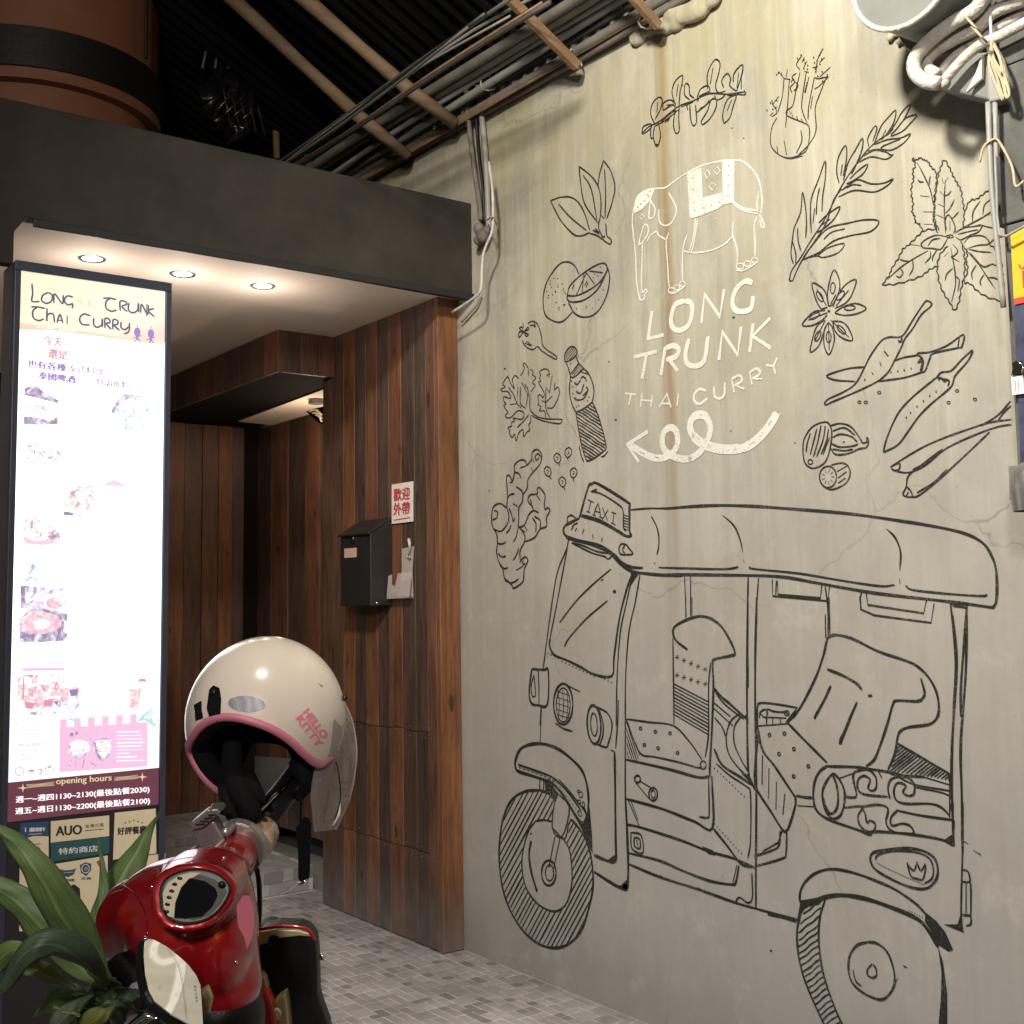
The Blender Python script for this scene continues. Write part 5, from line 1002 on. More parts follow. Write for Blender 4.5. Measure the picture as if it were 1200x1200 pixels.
lp = thing('wall_lamp', 'small silver cup shaped lamp under the grey board at the right edge', 'lamp', onx(1195, 585, XB-0.05))
lc = onx(1213, 548, XB-0.05); nn = 24; prof = [(0.03,0.012),(0.052,-0.01),(0.056,-0.055),(0.052,-0.098)]
onboard('back_plate', [(1182,546),(1215,546),(1215,584),(1183,586)], 'drum_grey', lp, 0.0, 0.02)
MB().add([(lc[0]+r*math.cos(2*math.pi*k/nn), lc[1]+r*math.sin(2*math.pi*k/nn), lc[2]+z) for r, z in prof for k in range(nn)], [(a*nn+k, a*nn+(k+1)%nn, (a+1)*nn+(k+1)%nn, (a+1)*nn+k) for a in range(3) for k in range(nn)]+[tuple(range(nn))]).build('cup', 'brushed_silver', lp, smooth=True)
# conduits and wire on the corner
vc = thing('corner_conduit', 'pair of pale conduits with twisted wire running down the right end of the wall', 'conduit', onx(1165, 250, WALL-0.1))
XC = XB-0.03
for pts, r in (([(1158,120),(1161,200),(1164,240),(1171,310),(1176,360)], 0.007), ([(1166,118),(1168,200),(1170,240)], 0.006)):
    MB().tube([onx(x,y,XC) for x, y in pts], r, 8, smooth_path=3).build('conduit', 'pvc_grey', vc, smooth=True)
MB().tube([onx(1159,-10,XC), onx(1162,50,XC), onx(1164,80,XC)], 0.004, 6).build('cable', 'hose_white', vc, smooth=True)
MB().prism([onx(1156,85,XC-.01), onx(1166,80,XC-.01), onx(1174,116,XC-.01), onx(1158,120,XC-.01)], (0.05,0,0)).build('junction_box', 'pvc_grey', vc, bevel=0.005)
for k in range(4):
    pts = [(1162,50),(1159+k*2,70),(1163+k*5,90),(1170+k*4,108),(1176+k,116),(1183-k*2,98),(1176-k,72),(1165,52)]
    MB().tube([onx(x+rs.uniform(-1,1),y+rs.uniform(-2,2),XC-.02-.004*k) for x, y in pts], 0.0038, 6, smooth_path=4).build('twisted_wire', 'twine', vc, smooth=True)
MB().tube([onx(x,y,XC-.01) for x, y in ((1148,190),(1153,172),(1165,163),(1172,168),(1186,195),(1190,218),(1200,212))], 0.0032, 6, smooth_path=4).build('loose_wire', 'twine', vc, smooth=True)
MB().tube([onx(x,y,XC-.01) for x, y in ((1166,182),(1168,225),(1171,275),(1190,271),(1205,262))], 0.0035, 6, smooth_path=2).build('grey_wire', 'pvc_grey', vc, smooth=True)
# ================================================================ lit menu box
YB = 3.72
bmap = lambda x, y: ony(x, y, YB)
box = thing('menu_lightbox', 'tall lit menu sign reading LONG TRUNK THAI CURRY in a dark metal frame', 'sign', (float(bmap(100,600)[0]), YB, 0))
TL, TR = bmap(14.7,304), bmap(204,332.5); BL, BR = bmap(4,962), bmap(187.5,944)
xl, xr, ztop = float(TL[0]), float(TR[0]), float((TL[2]+TR[2])/2)
xr = float((TR[0]+BR[0])/2)+0.004; xl = float((TL[0]+BL[0])/2)
sx0, sx1 = float(bmap(20,600)[0])-0.006, float(bmap(191,600)[0]); sz1 = float((bmap(20,313)[2]+bmap(196,339)[2])/2); zp1 = float((bmap(20,914)[2]+bmap(186,902)[2])/2); zp0 = float((bmap(5,962)[2]+bmap(185,945)[2])/2)
MB().box((xl, YB+0.012, 0.03), (xr, YB+0.14, ztop)).build('cabinet', 'frame_metal', box, bevel=0.004)
for nm, a, b in (('frame_rail', (xl, YB-0.004, ztop-0.03), (xr, YB+0.0118, ztop)), ('frame_rail', (xl, YB-0.004, 0.03), (xr, YB+0.0118, 0.06))): MB().box(a, b).build(nm, 'frame_metal', box, bevel=0.002)
for a, b in (((xl, YB-0.004, 0.0605), (sx0, YB+0.0118, ztop-0.0305)), ((sx1, YB-0.004, 0.0605), (xr, YB+0.0118, ztop-0.0305))): MB().box(a, b).build('frame_stile', 'frame_metal', box, bevel=0.002)
MB().box((sx0+0.001, YB+0.004, 0.061), (sx1-0.001, YB+0.011, zp0-0.001)).build('lower_panel', 'black_board', box)
SW, SH = sx1-sx0, sz1-zp0
def screen():
    m, nt, b = nodes_mat('lit_print'); L = nt.links.new
    tc = N(nt, 'ShaderNodeTexCoord'); sx = N(nt, 'ShaderNodeSeparateXYZ'); L(tc.outputs['Object'], sx.inputs[0])
    z0 = 0.0
    def mr(src, a, b_, interp='LINEAR'):
        n = N(nt, 'ShaderNodeMapRange', interpolation_type=interp); n.inputs[1].default_value = a; n.inputs[2].default_value = b_; L(src, n.inputs[0]); return n.outputs[0]
    ztb = float((bmap(20,378)[2]+bmap(195,404)[2])/2)     # bottom of the cream title band
    inv = N(nt, 'ShaderNodeMath', operation='GREATER_THAN'); L(sx.outputs[2], inv.inputs[0]); inv.inputs[1].default_value = ztb
    cream = ramp(nt, [(0, (0.88,0.80,0.52)), (0.55, (0.92,0.84,0.62)), (0.85, (0.95,0.74,0.60)), (1, (0.92,0.55,0.45))])
    d = N(nt, 'ShaderNodeMath', operation='MULTIPLY_ADD'); L(mr(sx.outputs[0], sx0-box.location.x, sx1-box.location.x), d.inputs[0]); d.inputs[1].default_value = 0.6
    L(N_mul(nt, mr(sx.outputs[2], sz1, ztb), 0.5), d.inputs[2]); L(d.outputs[0], cream.inputs[0])
    mx = N(nt, 'ShaderNodeMix', data_type='RGBA'); L(inv.outputs[0], mx.inputs[0]); mx.inputs[6].default_value = (0.98,0.965,1.0,1); L(cream.outputs[0], mx.inputs[7])
    L(mx.outputs[2], b.inputs['Emission Color']); L(mx.outputs[2], b.inputs['Base Color'])
    st = N(nt, 'ShaderNodeMath', operation='MULTIPLY_ADD'); L(inv.outputs[0], st.inputs[0]); st.inputs[1].default_value = -1.25; st.inputs[2].default_value = 2.2
    # emission dims towards the bottom of the box
    low = mr(sx.outputs[2], zp1-0.05, zp1+0.55, 'SMOOTHSTEP'); lm = N(nt, 'ShaderNodeMath', operation='MULTIPLY_ADD'); L(low, lm.inputs[0]); lm.inputs[1].default_value = 0.55; lm.inputs[2].default_value = 0.45
    mm = N(nt, 'ShaderNodeMath', operation='MULTIPLY'); L(st.outputs[0], mm.inputs[0]); L(lm.outputs[0], mm.inputs[1]); L(mm.outputs[0], b.inputs['Emission Strength'])
    b.inputs['Base Color'].default_value = (0.3,0.3,0.3,1); b.inputs['Roughness'].default_value = 0.3
    for l in list(nt.links):
        if l.to_socket == b.inputs['Base Color']: nt.links.remove(l)
    return m
def N_mul(nt, s, v):
    n = N(nt, 'ShaderNodeMath', operation='MULTIPLY'); nt.links.new(s, n.inputs[0]); n.inputs[1].default_value = v; return n.outputs[0]
MB().add([(sx0+.001, YB+.003, zp1), (sx1-.001, YB+.003, zp1), (sx1-.001, YB+.003, sz1), (sx0+.001, YB+.003, sz1)], [(0,1,2,3)]).build('lit_panel', screen(), box, flip=False)
MB().add([(sx0+.001, YB+.003, zp0), (sx1-.001, YB+.003, zp0), (sx1-.001, YB+.003, zp1-.0005), (sx0+.001, YB+.003, zp1-.0005)], [(0,1,2,3)]).build('hours_panel', glow('hours_purple', (0.115,0.035,0.055), 1.0), box, flip=False)
NB = (0,-1,0)
for nm, c, s in (('p_ink', (0.13,0.12,0.22), .55), ('p_grey', (0.40,0.36,0.44), .8), ('p_pale', (0.66,0.62,0.72), 1.0), ('p_pink', (0.86,0.50,0.62), 1.0), ('p_magenta', (0.62,0.20,0.36), .8), ('p_purple', (0.30,0.22,0.50), .8), ('p_orange', (0.95,0.55,0.42), 1.0), ('p_lav', (0.66,0.60,0.82), 1.0),
                 ('p_pinkbg', (0.82,0.50,0.72), .85), ('p_mint', (0.42,0.66,0.60), .9), ('p_yel', (0.95,0.75,0.48), 1.0), ('p_white', (0.97,0.95,0.96), .95), ('p_gold', (0.85,0.70,0.42), .62), ('p_cream', (0.95,0.90,0.80), .8), ('p_dark', (0.10,0.07,0.16), .5), ('p_rosy', (0.75,0.30,0.38), .8)): glow(nm, c, s)
def BP(lift=0.0012): return Paint(bmap, NB, -0.003+lift)
V = view(0, 300, 5.4545)
p = BP()
run(p, V, 1.9, '205,175 210,240 205,288 255,290|310,232 275,250 268,285 300,302 330,285 335,250 310,232|345,300 350,240 400,305 405,248|468,262 430,255 412,285 435,312 465,305 462,335|660,270 700,268 745,278|705,270 680,290 678,330 710,352 748,345|770,350 768,290 800,290 812,308 780,322 815,355|825,298 822,345 850,362 880,345 885,300 888,360|900,362 905,308 945,372 950,312|938,385 940,305|985,335 950,350 988,388', wob=0.05)
run(p, V, 1.9, '200,325 240,325 290,335|240,325 212,350 215,395 250,412 282,400|302,330 300,415 305,375 340,370 350,425|365,425 385,372 402,428|372,410 398,412|430,380 430,435|580,382 535,370 510,400 525,435 575,440|600,395 600,435 620,455 650,440 655,400 655,455|672,460 672,400 700,405 702,425 680,432 712,468|722,468 724,408 752,412 752,435 730,442 765,475|775,420 775,455 800,470 825,450|828,425 825,480 795,498', wob=0.05)
p.done('title_lettering', 'p_ink', box, 'lettering LONG TRUNK THAI CURRY in uncial capitals')
p = BP(); p.text('長', 93.5, 353, 9, 8); p.text('鼻', 105, 355, 9, 5); p.done('title_characters', 'p_gold', box)
p = BP(); p.fill([(20,378),(60,383),(195,402),(195,404.5),(60,387),(20,386)]); p.done('orange_rule', 'p_orange', box)
p = BP(0.0018)
for (x, y) in ((161,392),(177,394)):
    p.dot(x, y-3, 4, 5.5); p.line([(x,y-9),(x,y-12)], 1.4); p.line([(x,y),(x,y+6)], 4); p.line([(x-5,y+4),(x+5,y+1)], 1.4); p.line([(x-3,y+9),(x,y+5),(x+4,y+9)], 1.5)
p.done('figure_marks', 'p_purple', box)
p = BP(0.0018)
p.text('泰北咖哩，泰式料理', 66, 385.4, 2.4, 46, ang=7); p.done('rule_lettering', 'p_white', box)
p = BP(); p.text('今天', 62, 399.5, 11, 23, ang=7, bold=0.035); p.text('還是', 68, 415, 11, 23, ang=7, bold=0.035); p.done('menu_heading', 'p_rosy', box)
p = BP(); p.text('，想吃', 104, 406, 9, 32, ang=7, bold=.02); p.text('，想喝', 104, 421, 9, 30, ang=7, bold=.02); p.text('特色甜點', 157, 439, 8, 40, ang=7, bold=.02); p.done('menu_heading_pale', 'p_pale', box)
p = BP(); p.text('也有各種', 55, 428, 9, 45, ang=7, bold=0.035); p.text('泰國啤酒', 67, 442, 9, 43, ang=7, bold=0.035); p.done('menu_text', 'p_purple', box)
p = BP(); p.text('泰式料理', 101, 433.5, 8.5, 42, ang=7, bold=.02); p.text('，特調飲料', 128, 449, 8.5, 48, ang=6, bold=.02); p.line([(28,453),(80,457),(190,467)], 0.7); p.line([(24,684),(100,684),(178,685)], 0.5); p.done('menu_text_pale', 'p_grey', box)
# dish pictures
rd = random.Random(5)
def dish(x0, y0, x1, y1, cols, nsp, clip=True, bowl=None):
    for c in cols:
        p = BP(0.0010+0.0002*cols.index(c))
        for k in range(nsp):
            x, y = rd.uniform(x0, x1), rd.uniform(y0, y1); r = rd.uniform(1.2, 4.6); a = rd.uniform(0, 3.1)
            p.fill([(x+r*math.cos(t)*(1+0.3*math.sin(3*t+k)), y+r*0.55*math.sin(t)+0.3*r*math.cos(t)*math.sin(a)) for t in np.linspace(0, 5.7, 9)])
        p.done('dish_picture', c, box)
    if bowl:
        p = BP(0.0018)
        for (cx, cy, rx, ry, w) in bowl: p.ring(cx, cy, rx, ry, w)
        p.done('bowl_outline', 'p_purple', box)
def pic(pts, mk, lift=0.001, smooth=0):
    p = BP(lift); p.fill(pts, smooth=smooth); return p.done('dish_picture', mk, box)
def oval(x, y, a, b, n=20): return [(x+a*math.cos(t), y+b*math.sin(t)) for t in np.linspace(0, 2*math.pi, n+1)[:-1]]
pic([(29,454),(44,453),(56,462),(69,469),(69,473),(50,468),(29,463)], 'food_dark'); pic(oval(45,478,17,8), 'food_plate'); pic([(28,488),(46,489),(58,493),(69,487),(68,497),(46,498),(28,497)], 'food_dark', 0.0012)
pic(oval(157,488,24,26), 'food_green'); pic([(146,461),(160,459),(152,466),(138,476),(132,487),(131,480),(138,468)], 'food_dark', 0.0014); pic([(174,508),(182,497),(181,505),(174,514)], 'food_green', 0.0014)
pic(oval(52,530,25,14), 'food_plate'); pic(oval(93,584,20,16), 'food_red'); pic([(76,565),(90,557),(98,564),(112,572),(100,571),(84,568)], 'food_green', 0.0012); pic([(75,599),(97,602),(95,605),(74,604)], 'food_dark', 0.0012)
pic([(25,601),(48,606),(70,622),(70,634),(50,639),(28,636)], 'food_red'); pic([(55,628),(70,624),(71,631),(60,633)], 'food_dark', 0.0012); pic(oval(36,672,10,12), 'food_green')
p = BP(); p.fill([(27,628),(40,634),(60,632),(68,636),(50,639),(30,637)]); p.ring(134,575,12,8,1.2); p.fill([(124,566),(135,562),(146,568),(146,570),(124,569)]); p.line([(124,578),(146,579)],1.6); p.text('推薦', 134, 586, 5, 20); p.done('stamp', 'p_pink', box)
# big bowl picture
p = BP(0.0010); p.fill([(24,686),(79,689),(79,751),(23,753)]); p.done('picture_ground', 'food_plate', box)
pic([(23.5,740),(79,742),(79,751),(23,753)], 'food_dark', 0.0012); pic([(24,686),(34,686),(36,712),(24,713)], 'food_dark', 0.0012)
p = BP(0.0014); p.fill([(24+25+27*math.cos(a), 733+20*math.sin(a)) for a in np.linspace(0, 6.0, 16)]); p.fill([(64,715),(79,720),(79,728),(70,724)]); p.done('bowl', 'food_dark', box)
p = BP(0.0018); p.fill([(48+24*math.cos(a), 730+13*math.sin(a)) for a in np.linspace(0, 6.0, 18)]); p.fill([(62+8*math.cos(a), 707+7*math.sin(a)) for a in np.linspace(0, 6, 10)]); p.done('curry', 'food_curry', box)
p = BP(0.0022); p.fill([(49+10*math.cos(a), 731+6*math.sin(a)) for a in np.linspace(0, 6.0, 12)]); p.fill([(36+7*math.cos(a), 700+7*math.sin(a)) for a in np.linspace(0, 6, 10)]); p.done('garnish', 'food_plate', box)

# lower half: banner, drinks, leaves, pink board
p = BP(); p.fill([(24,783),(76,782),(75,785.5),(28,786.5)]); 
for k in range(6):
    x = 70.5+k*16.4; y = 843-k*1.2; p.fill([(x,y),(x+8,y-.4),(x+8,y+9),(x+4,y+13),(x,y+10)])
p.done('pink_banner', 'p_pinkbg', box)
p = BP(0.0009); p.fill([(70,852),(100,851),(173.5,846),(173,898),(70,905)]); p.done('pink_board', 'p_pinkbg', box)
pic([(21,791),(60,790),(93,806),(93,835),(60,838),(21,838)], 'food_drinks'); pic([(21,822),(93,820),(93,835),(60,838),(21,838)], 'food_plate', 0.0011)
p = BP(0.0014); p.fill([(39,810),(50,808),(52,828),(41,829)]); p.fill([(70,807),(81,806),(80,822),(71,823)]); p.fill([(151,808),(166,806),(163,828),(152,830)]); p.done('drinks', 'food_curry', box)
p = BP(0.0015); p.fill([(30,822),(42,824),(38,831),(30,830)]); p.fill([(52,820),(63,821),(61,828),(51,828)]); p.line([(28,795),(27,820)], 2.4); p.line([(67,799),(64,808),(69,806)], 1.4); p.fill([(161,799),(173,799),(170,795),(164,795)]); p.line([(162,792),(172,792)], 1.4); p.done('red_drinks', 'p_rosy', box)
p = BP(0.0016); p.fill([(81,808),(92,808),(91,815),(83,816)]); p.fill([(62,822),(69,821),(67,827)]); p.done('flowers', 'p_purple', box)
p = BP(0.0018)
for k in range(9): p.line([(160+k*0.8, 848-k), (168+k*1.4-3*math.sin(k), 838+k*1.2), (181+math.sin(k)*3, 828+k*3)], 1.6)
for k in range(4): p.line([(80,843),(88+k*3,838+k*3)], 1.3)
p.done('palm_leaves', 'p_mint', box)
p = BP(0.0016); p.fill([(93+13*math.cos(a), 876+9*math.sin(a)) for a in np.linspace(0, 6, 16)]); p.fill([(118,868),(131,867),(131,877),(122,888),(110,880),(108,868)]); p.done('plates', 'food_plate', box)
p = BP(0.0018); p.line([(80,880),(92,888),(104,881)], 2.4); p.line([(84,890),(80,902)], 1.2); p.line([(90,889),(87,903)], 1.2); p.line([(99,888),(97,900)], 1.2); p.line([(111,870),(114,884),(122,890),(130,880)], 3.0); p.ring(120, 873, 11, 8, 0.9); p.dot(84,861,2.4); p.dot(90,859,2); p.line([(100,860),(110,870)],.9); p.line([(106,893),(113,898)],1.6); p.done('plate_shadow', 'food_dark', box)
p = BP(0.0018); p.ring(94, 875, 3.5, 3, 0.8); p.dot(121,874,4.2,3); p.done('plate_food', 'p_yel', box)
p = BP(0.0018)
for k in range(9): p.line([(137,858+k*4.2),(137+rd.uniform(14,34),857.4+k*4.2)], 1.4, wob=0.5, smooth=0)
p.done('board_text', 'p_white', box)
p = BP(0.0018); p.text('泰國啤酒', 36, 845, 4, 22, ang=-3); p.text('無酒精飲品', 40, 872.5, 4.4, 38, ang=-3)
for k, t in enumerate(('勝獅啤酒','大象啤酒','勝獅黑啤酒','豹王 泰國')): p.text(t, 35+k%2*2, 851+k*4.7, 2.6, 20, ang=-3)
for k, t in enumerate(('椰奶甜酒冰沙','泰式奶茶','檸檬茶飲')): p.text(t, 38-k*2, 879+k*5, 2.6, 28-k*5, ang=-3)
for k in range(5): p.text('泰式奶茶 綠茶', 113, 815+k*5, 2.2, 28-3*(k%3), ang=-2)
p.ring(23,904,5,5,.7); p.dot(37,903.5,3,1.2); p.ring(37,904,4,2,.6); p.line([(45,902),(49,902),(47.5,907),(46,907)],1.3); p.ring(58,902,5,5,.6); p.dot(58,899,2.6,1)
p.line([(126,903),(172,899.5)], .9, wob=.6); p.text('最低消費', 158, 801, 2.5, 20); p.done('small_print', 'p_grey', box)
# opening hours
p = BP(0.0012); p.text('opening hours', 98.5, 914.5, 9.2, 65, bold=0.012, ang=-4)
for s_ in (0, 1):
    cx, cy = ((27,923.5),(167,910.6))[s_]; p.fill([(cx-6,cy),(cx-1,cy-1),(cx,cy-5.5),(cx+1,cy-1),(cx+6,cy),(cx+1,cy+1),(cx,cy+5.5),(cx-1,cy+1)])
    for k in range(4): 
        (xa, xb) = ((31,64),(134,162))[s_]; yy = lambda x: 921-(x-31)*0.083; p.line([(xa,yy(xa)-1.5+k*1.3),((xa+xb)/2,yy((xa+xb)/2)-1+k*1.0),(xb,yy(xb)-2+k*1.4)], 0.5)
p.done('hours_heading', 'p_gold', box, 'words opening hours between two gold stars')
p = BP(0.0012); p.text('週一~週四1130~2130(最後點餐2030)', 97, 931.5, 9.0, 157, bold=0.014, ang=-4.6); p.text('週五~週日1130~2200(最後點餐2100)', 97, 945, 9.0, 158, bold=0.014, ang=-4.6); p.done('hours_text', 'p_white', box, 'white opening hours in two lines')
# stickers on the unlit lower panel
def BS(lift=0.0014): return Paint(bmap, NB, -0.0035+lift)
def card(pts, mk, lab, X0=0.0045, thick=0.0012):
    q = [ony(x, y, YB+0.0028) for x, y in pts]; return MB().prism(q, (0, thick, 0)).build('sticker', mk, box)
V = view(0, 900, 4)
def vp(st): return V(st)[0]
card(vp('95,258 228,250 228,318 160,318 95,335'), 'ink_blue', ''); card(vp('95,336 160,319 228,320 228,440 250,580 90,575'), 'paper_cream', '')
card(vp('238,250 512,222 512,319 238,350'), 'paper_cream', ''); card(vp('238,352 512,321 512,400 238,440'), 'ink_teal', '')
card(vp('538,210 730,190 733,400 530,430'), 'paper_cream', ''); card(vp('248,452 505,410 505,520 480,560 430,770 340,770 300,600'), 'paper_cream', ''); card(vp('680,412 775,400 772,470 690,500'), 'paper_cream', ''); card(vp('90,590 330,600 340,770 250,770 90,765'), 'paper_cream', '')
p = BS(); p.text('AUO', 81, 973, 11, 30, bold=0.03, ang=-4); p.text('友達光電', 111, 967.5, 4, 22, ang=-5); p.line([(100,973.5),(122,971.5)], .8); p.text('好評餐廳', 155, 973, 9, 34, bold=0.02, ang=-4); p.text('VISA', 42, 994, 4, 11)
for k in range(5): p.dot(147+k*5, 964.5-abs(2-k)*-1.4-3, 0.9)
p.line([(30,990),(48,989)], .8); p.line([(160,998),(176,995)], 1.4); p.fill(vp('360,693 430,685 430,712 360,720')); p.fill(vp('318,560 348,545 375,565 378,610 350,642 322,625')); p.text('認證', 81, 1031.5, 3, 14); p.text('計程車', 82, 1031.5, 3, 8); p.text('推薦', 101, 1029.5, 3, 12); p.line([(88,1064),(96,1062),(97,1067)], 1.4)
p.done('sticker_print', 'ink_black', box, 'black sticker print reading AUO')
p = BS(); p.text('特約商店', 92, 996, 7.4, 46, bold=0.01, ang=-5); p.text('國民旅遊卡', 44, 972, 4.6, 18, bold=.02, ang=-3); p.line([(30,970),(30,975)], 1.6); p.line([(34,978),(49,977)], .7); p.done('sticker_light_print', 'paper_white', box)
p = BS(); p.fill(vp('375,455 402,442 430,450 428,480 405,508 380,490')); p.fill(vp('280,475 318,480 360,470 345,500 320,512 292,505')); p.done('shield_print', 'ink_blue', box)
p = BS(0.0018); p.ring(100.5, 1018, 4.5, 5, .9); p.line([(73,1020),(88,1019)], .7); p.line([(75,1023),(86,1022)], .7); p.text('認', 101, 1018, 4, 4); p.done('shield_detail', 'paper_cream', box)
p = BS(); p.fill(vp('452,440 470,470 480,455 472,430')); p.done('red_print', 'ink_red', box)
# ================================================================ on the timber boards
mX = PANEL - 0.0
mp_ = lambda x, y, out=0.0: onx(x, y, mX-out)
D = 0.11
# mailbox: front plate parallel to the boards, hung proud of them
t = thing('mailbox', 'black steel letterbox with sloping lid screwed to the timber boards', 'mailbox', mp_(430, 700))
pf = lambda x, y: onx(x, y, mX-D)
y0, y1 = float(pf(399,660)[1]), float(pf(434,660)[1]); zb, zl = float(pf(420,710)[2]), float(pf(420,625)[2]); ztp = float(onx(440,611,mX-0.01)[2])
ya, yb_ = min(y0,y1), max(y0,y1)
side = [(mX-0.002, ya, zb), (mX-D, ya, zb), (mX-D, ya, zl), (mX-0.002, ya, ztp)]
MB().prism(side, (0, yb_-ya, 0)).build('body', 'mailbox_black', t, bevel=0.004)
ld_ = np.array([mX-D-0.012, 0, zl-0.010]); lt = np.array([mX-0.002, 0, ztp+0.004])
MB().prism([(ld_[0], ya-0.006, ld_[2]), (lt[0], ya-0.006, lt[2]), (lt[0], ya-0.006, lt[2]+0.008), (ld_[0]-0.001, ya-0.006, ld_[2]+0.009)], (0, yb_-ya+0.012, 0)).build('lid', 'mailbox_black', t, bevel=0.002)
k = pf(413, 633); MB().ellipsoid(k, (0.006,0,0), (0,0.016,0), (0,0,0.016), 14, 8).build('lock', 'black_plastic', t, smooth=True)
k = pf(415, 631); MB().ellipsoid(k-np.array([0.006,0,0]), (0.004,0,0), (0,0.007,0), (0,0,0.007), 10, 6).build('key_face', 'chrome', t, smooth=True)
a, b = pf(404, 643), pf(418, 653); MB().box((mX-D-0.003, min(a[1],b[1]), b[2]), (mX-D-0.0005, max(a[1],b[1]), a[2])).build('name_label', 'copper_label', t, bevel=0.001)
k = onx(437, 707, mX-D*0.7); MB().ellipsoid((k[0], ya-0.001, k[2]), (0.006,0,0), (0,0.004,0), (0,0,0.006), 10, 6).build('rivet', 'chrome', t, smooth=True)
# take-away notice
t = thing('takeaway_notice', 'small white notice with four red Chinese characters on the boards above the letterbox', 'notice', mp_(470, 588))
MB().prism([onx(x,y,mX-0.006) for x, y in ((459,568),(483.5,564),(483.5,611),(459,614))], (0.004,0,0)).build('sheet', 'paper_white', t)
p = Paint(lambda x, y: onx(x, y, mX-0.006), NW, 0.0012); p.text('歡迎', 471, 579, 14.5, 19, bold=0.02, ang=-8); p.text('外帶', 471, 596, 14.5, 19, bold=0.02, ang=-6); p.line([(462,609.5),(481,606.5)], 1.5); p.done('lettering', 'ink_red', t, 'red characters for take-away welcome')
# clear leaflet holder
t = thing('leaflet_holder', 'clear acrylic card holder hanging from a white hook right of the letterbox', 'holder', mp_(470, 680))
A = lambda x, y, o=0.02: onx(x, y, mX-o)
MB().prism([A(x,y,.004) for x, y in ((471,643),(485,640),(483,668),(484,701),(466,702),(471,668))], (0.002,0,0)).build('back_plate', 'acrylic', t)
MB().prism([A(x,y,.035) for x, y in ((455,675),(459,673),(459,685),(463,687),(466,672),(482,670),(479,700),(453,702))], (0.002,0,0)).build('front_plate', 'acrylic', t)
MB().prism([A(453.5,700,.035), A(479.5,698.5,.035), A(484,699,.004), A(460,700,.004)], (0,0,0.002)).build('tray', 'acrylic', t)
MB().tube([A(479,632,.012), A(480,638,.02), A(480,645,.016), A(477,652,.012), A(481,653,.014)], [0.007,0.007,0.004,0.003,0.003], 8, smooth_path=4).build('hook', 'hose_white', t, smooth=True)

for o in list(box.children):
    if o.name.split('.')[0] in ('dish_picture','dish_shadow','menu_text','menu_text_pale','menu_heading','menu_heading_pale','small_print','drinks','red_drinks','flowers','board_text','plate_shadow','plates','bowl_outline','bowl','curry','garnish','figure_marks','palm_leaves','plate_food','stamp','sticker_print','sticker_light_print','shield_print','shield_detail','picture_ground','pink_banner'): o['kind'] = 'stuff'
# ================================================================ red scooter (seen from behind its left grip)
def blob(m, items):
    for it in items:
        if it[0] == 'e':     # ('e', px, py, depth, rx_px, ry_px, rd_m, rot)
            _, x, y, d, rx, ry, rd_, rot = it; s = d/F_PX; c, q = math.cos(math.radians(rot)), math.sin(math.radians(rot))
            m.ellipsoid(P(x,y,d), (R_*c+D_*q)*rx*s, (-R_*q+D_*c)*ry*s, A_*rd_, 28, 18)
        else:                # ('c', (px,py,d,r_m), (..), ...)
            pts = [P(*a[:3]) for a in it[1:]]; m.tube(pts, [a[3] for a in it[1:]], 16)
            for a in it[1:]: m.ellipsoid(P(*a[:3]), R_*a[3], D_*a[3], A_*a[3], 16, 10)
scoot = thing('scooter', 'glossy red motor scooter with a white helmet on its far handlebar grip', 'scooter', (float(P(240,1080,1.95)[0]), float(P(240,1080,1.95)[1]), 0))
CD = lambda x, y: 1.742 + (1046-y)*0.00075 + (x-232)*0.0002      # tilted plane of the dial
OUT = [(187.5,1065),(186,1045),(192,1031),(208,1022),(230,1018.5),(252,1023),(267,1034),(270,1046),(260,1064),(245,1077),(225,1083),(207,1082),(195,1076)]
m = MB()
blob(m, [('c', (228,1074,1.88,.098),(200,1076,1.91,.094),(170,1082,1.95,.081)), ('e', 262,1095,1.85, 40,72,0.085, 0), ('e', 225,1085,1.87, 78,58,0.10, -15),
         ('c', (236,1060,1.86,.085),(262,1022,1.96,.046),(283,992,2.06,.036)), ('c', (248,1110,1.86,.075),(262,1150,1.86,.062))])
ring_pts = [((x-231)*1.13+231, (y-1049)*1.16+1049) for x, y in OUT]; ring_pts.append(ring_pts[0])
m.tube([P(x, y, CD(x,y)+0.015) for x, y in ring_pts], 0.007, 10, smooth_path=3)
m.prism([P((x-231)*1.13+231, (y-1049)*1.15+1049, CD(x,y)+0.009) for x, y in OUT], A_*0.10)
m.prism([P((x-231)*1.24+229, (y-1049)*1.3+1052, CD(x,y)+0.028) for x, y in OUT], A_*0.10)
body = m.build('handlebar_cowl', 'scooter_red', scoot, remesh=0.0048, smoothit=20, smooth=True)
bvh_v = [np.array(body.matrix_world @ v.co) + np.array(body.parent.location) - np.array(body.matrix_world.translation) if False else np.array(v.co)+np.array(scoot.location) for v in body.data.vertices]
BV = BVHTree.FromPolygons([Vector(v) for v in bvh_v], [tuple(p.vertices) for p in body.data.polygons])
def drape(pts, name, mk, r=0.0007, parent=scoot, lift=0.0004):
    q_ = crom3([np.array(a, float) for a in pts], 6); out = []
    for x, y in q_:
        d_ = ray(x, y); d_ = d_/np.linalg.norm(d_); h_ = BV.ray_cast(Vector(O), Vector(d_))
        if h_[0] is not None: out.append(np.array(h_[0])-d_*lift)
    if len(out) > 2: return MB().tube(out, r, 6).build(name, mk, parent, smooth=True)
drape([(140,1034),(160,1050),(172,1078),(170,1110),(160,1136)], 'panel_seam', 'dial_glass')
drape([(222,1092),(232,1102),(252,1094),(270,1080),(284,1066),(292,1046)], 'panel_seam', 'dial_glass')
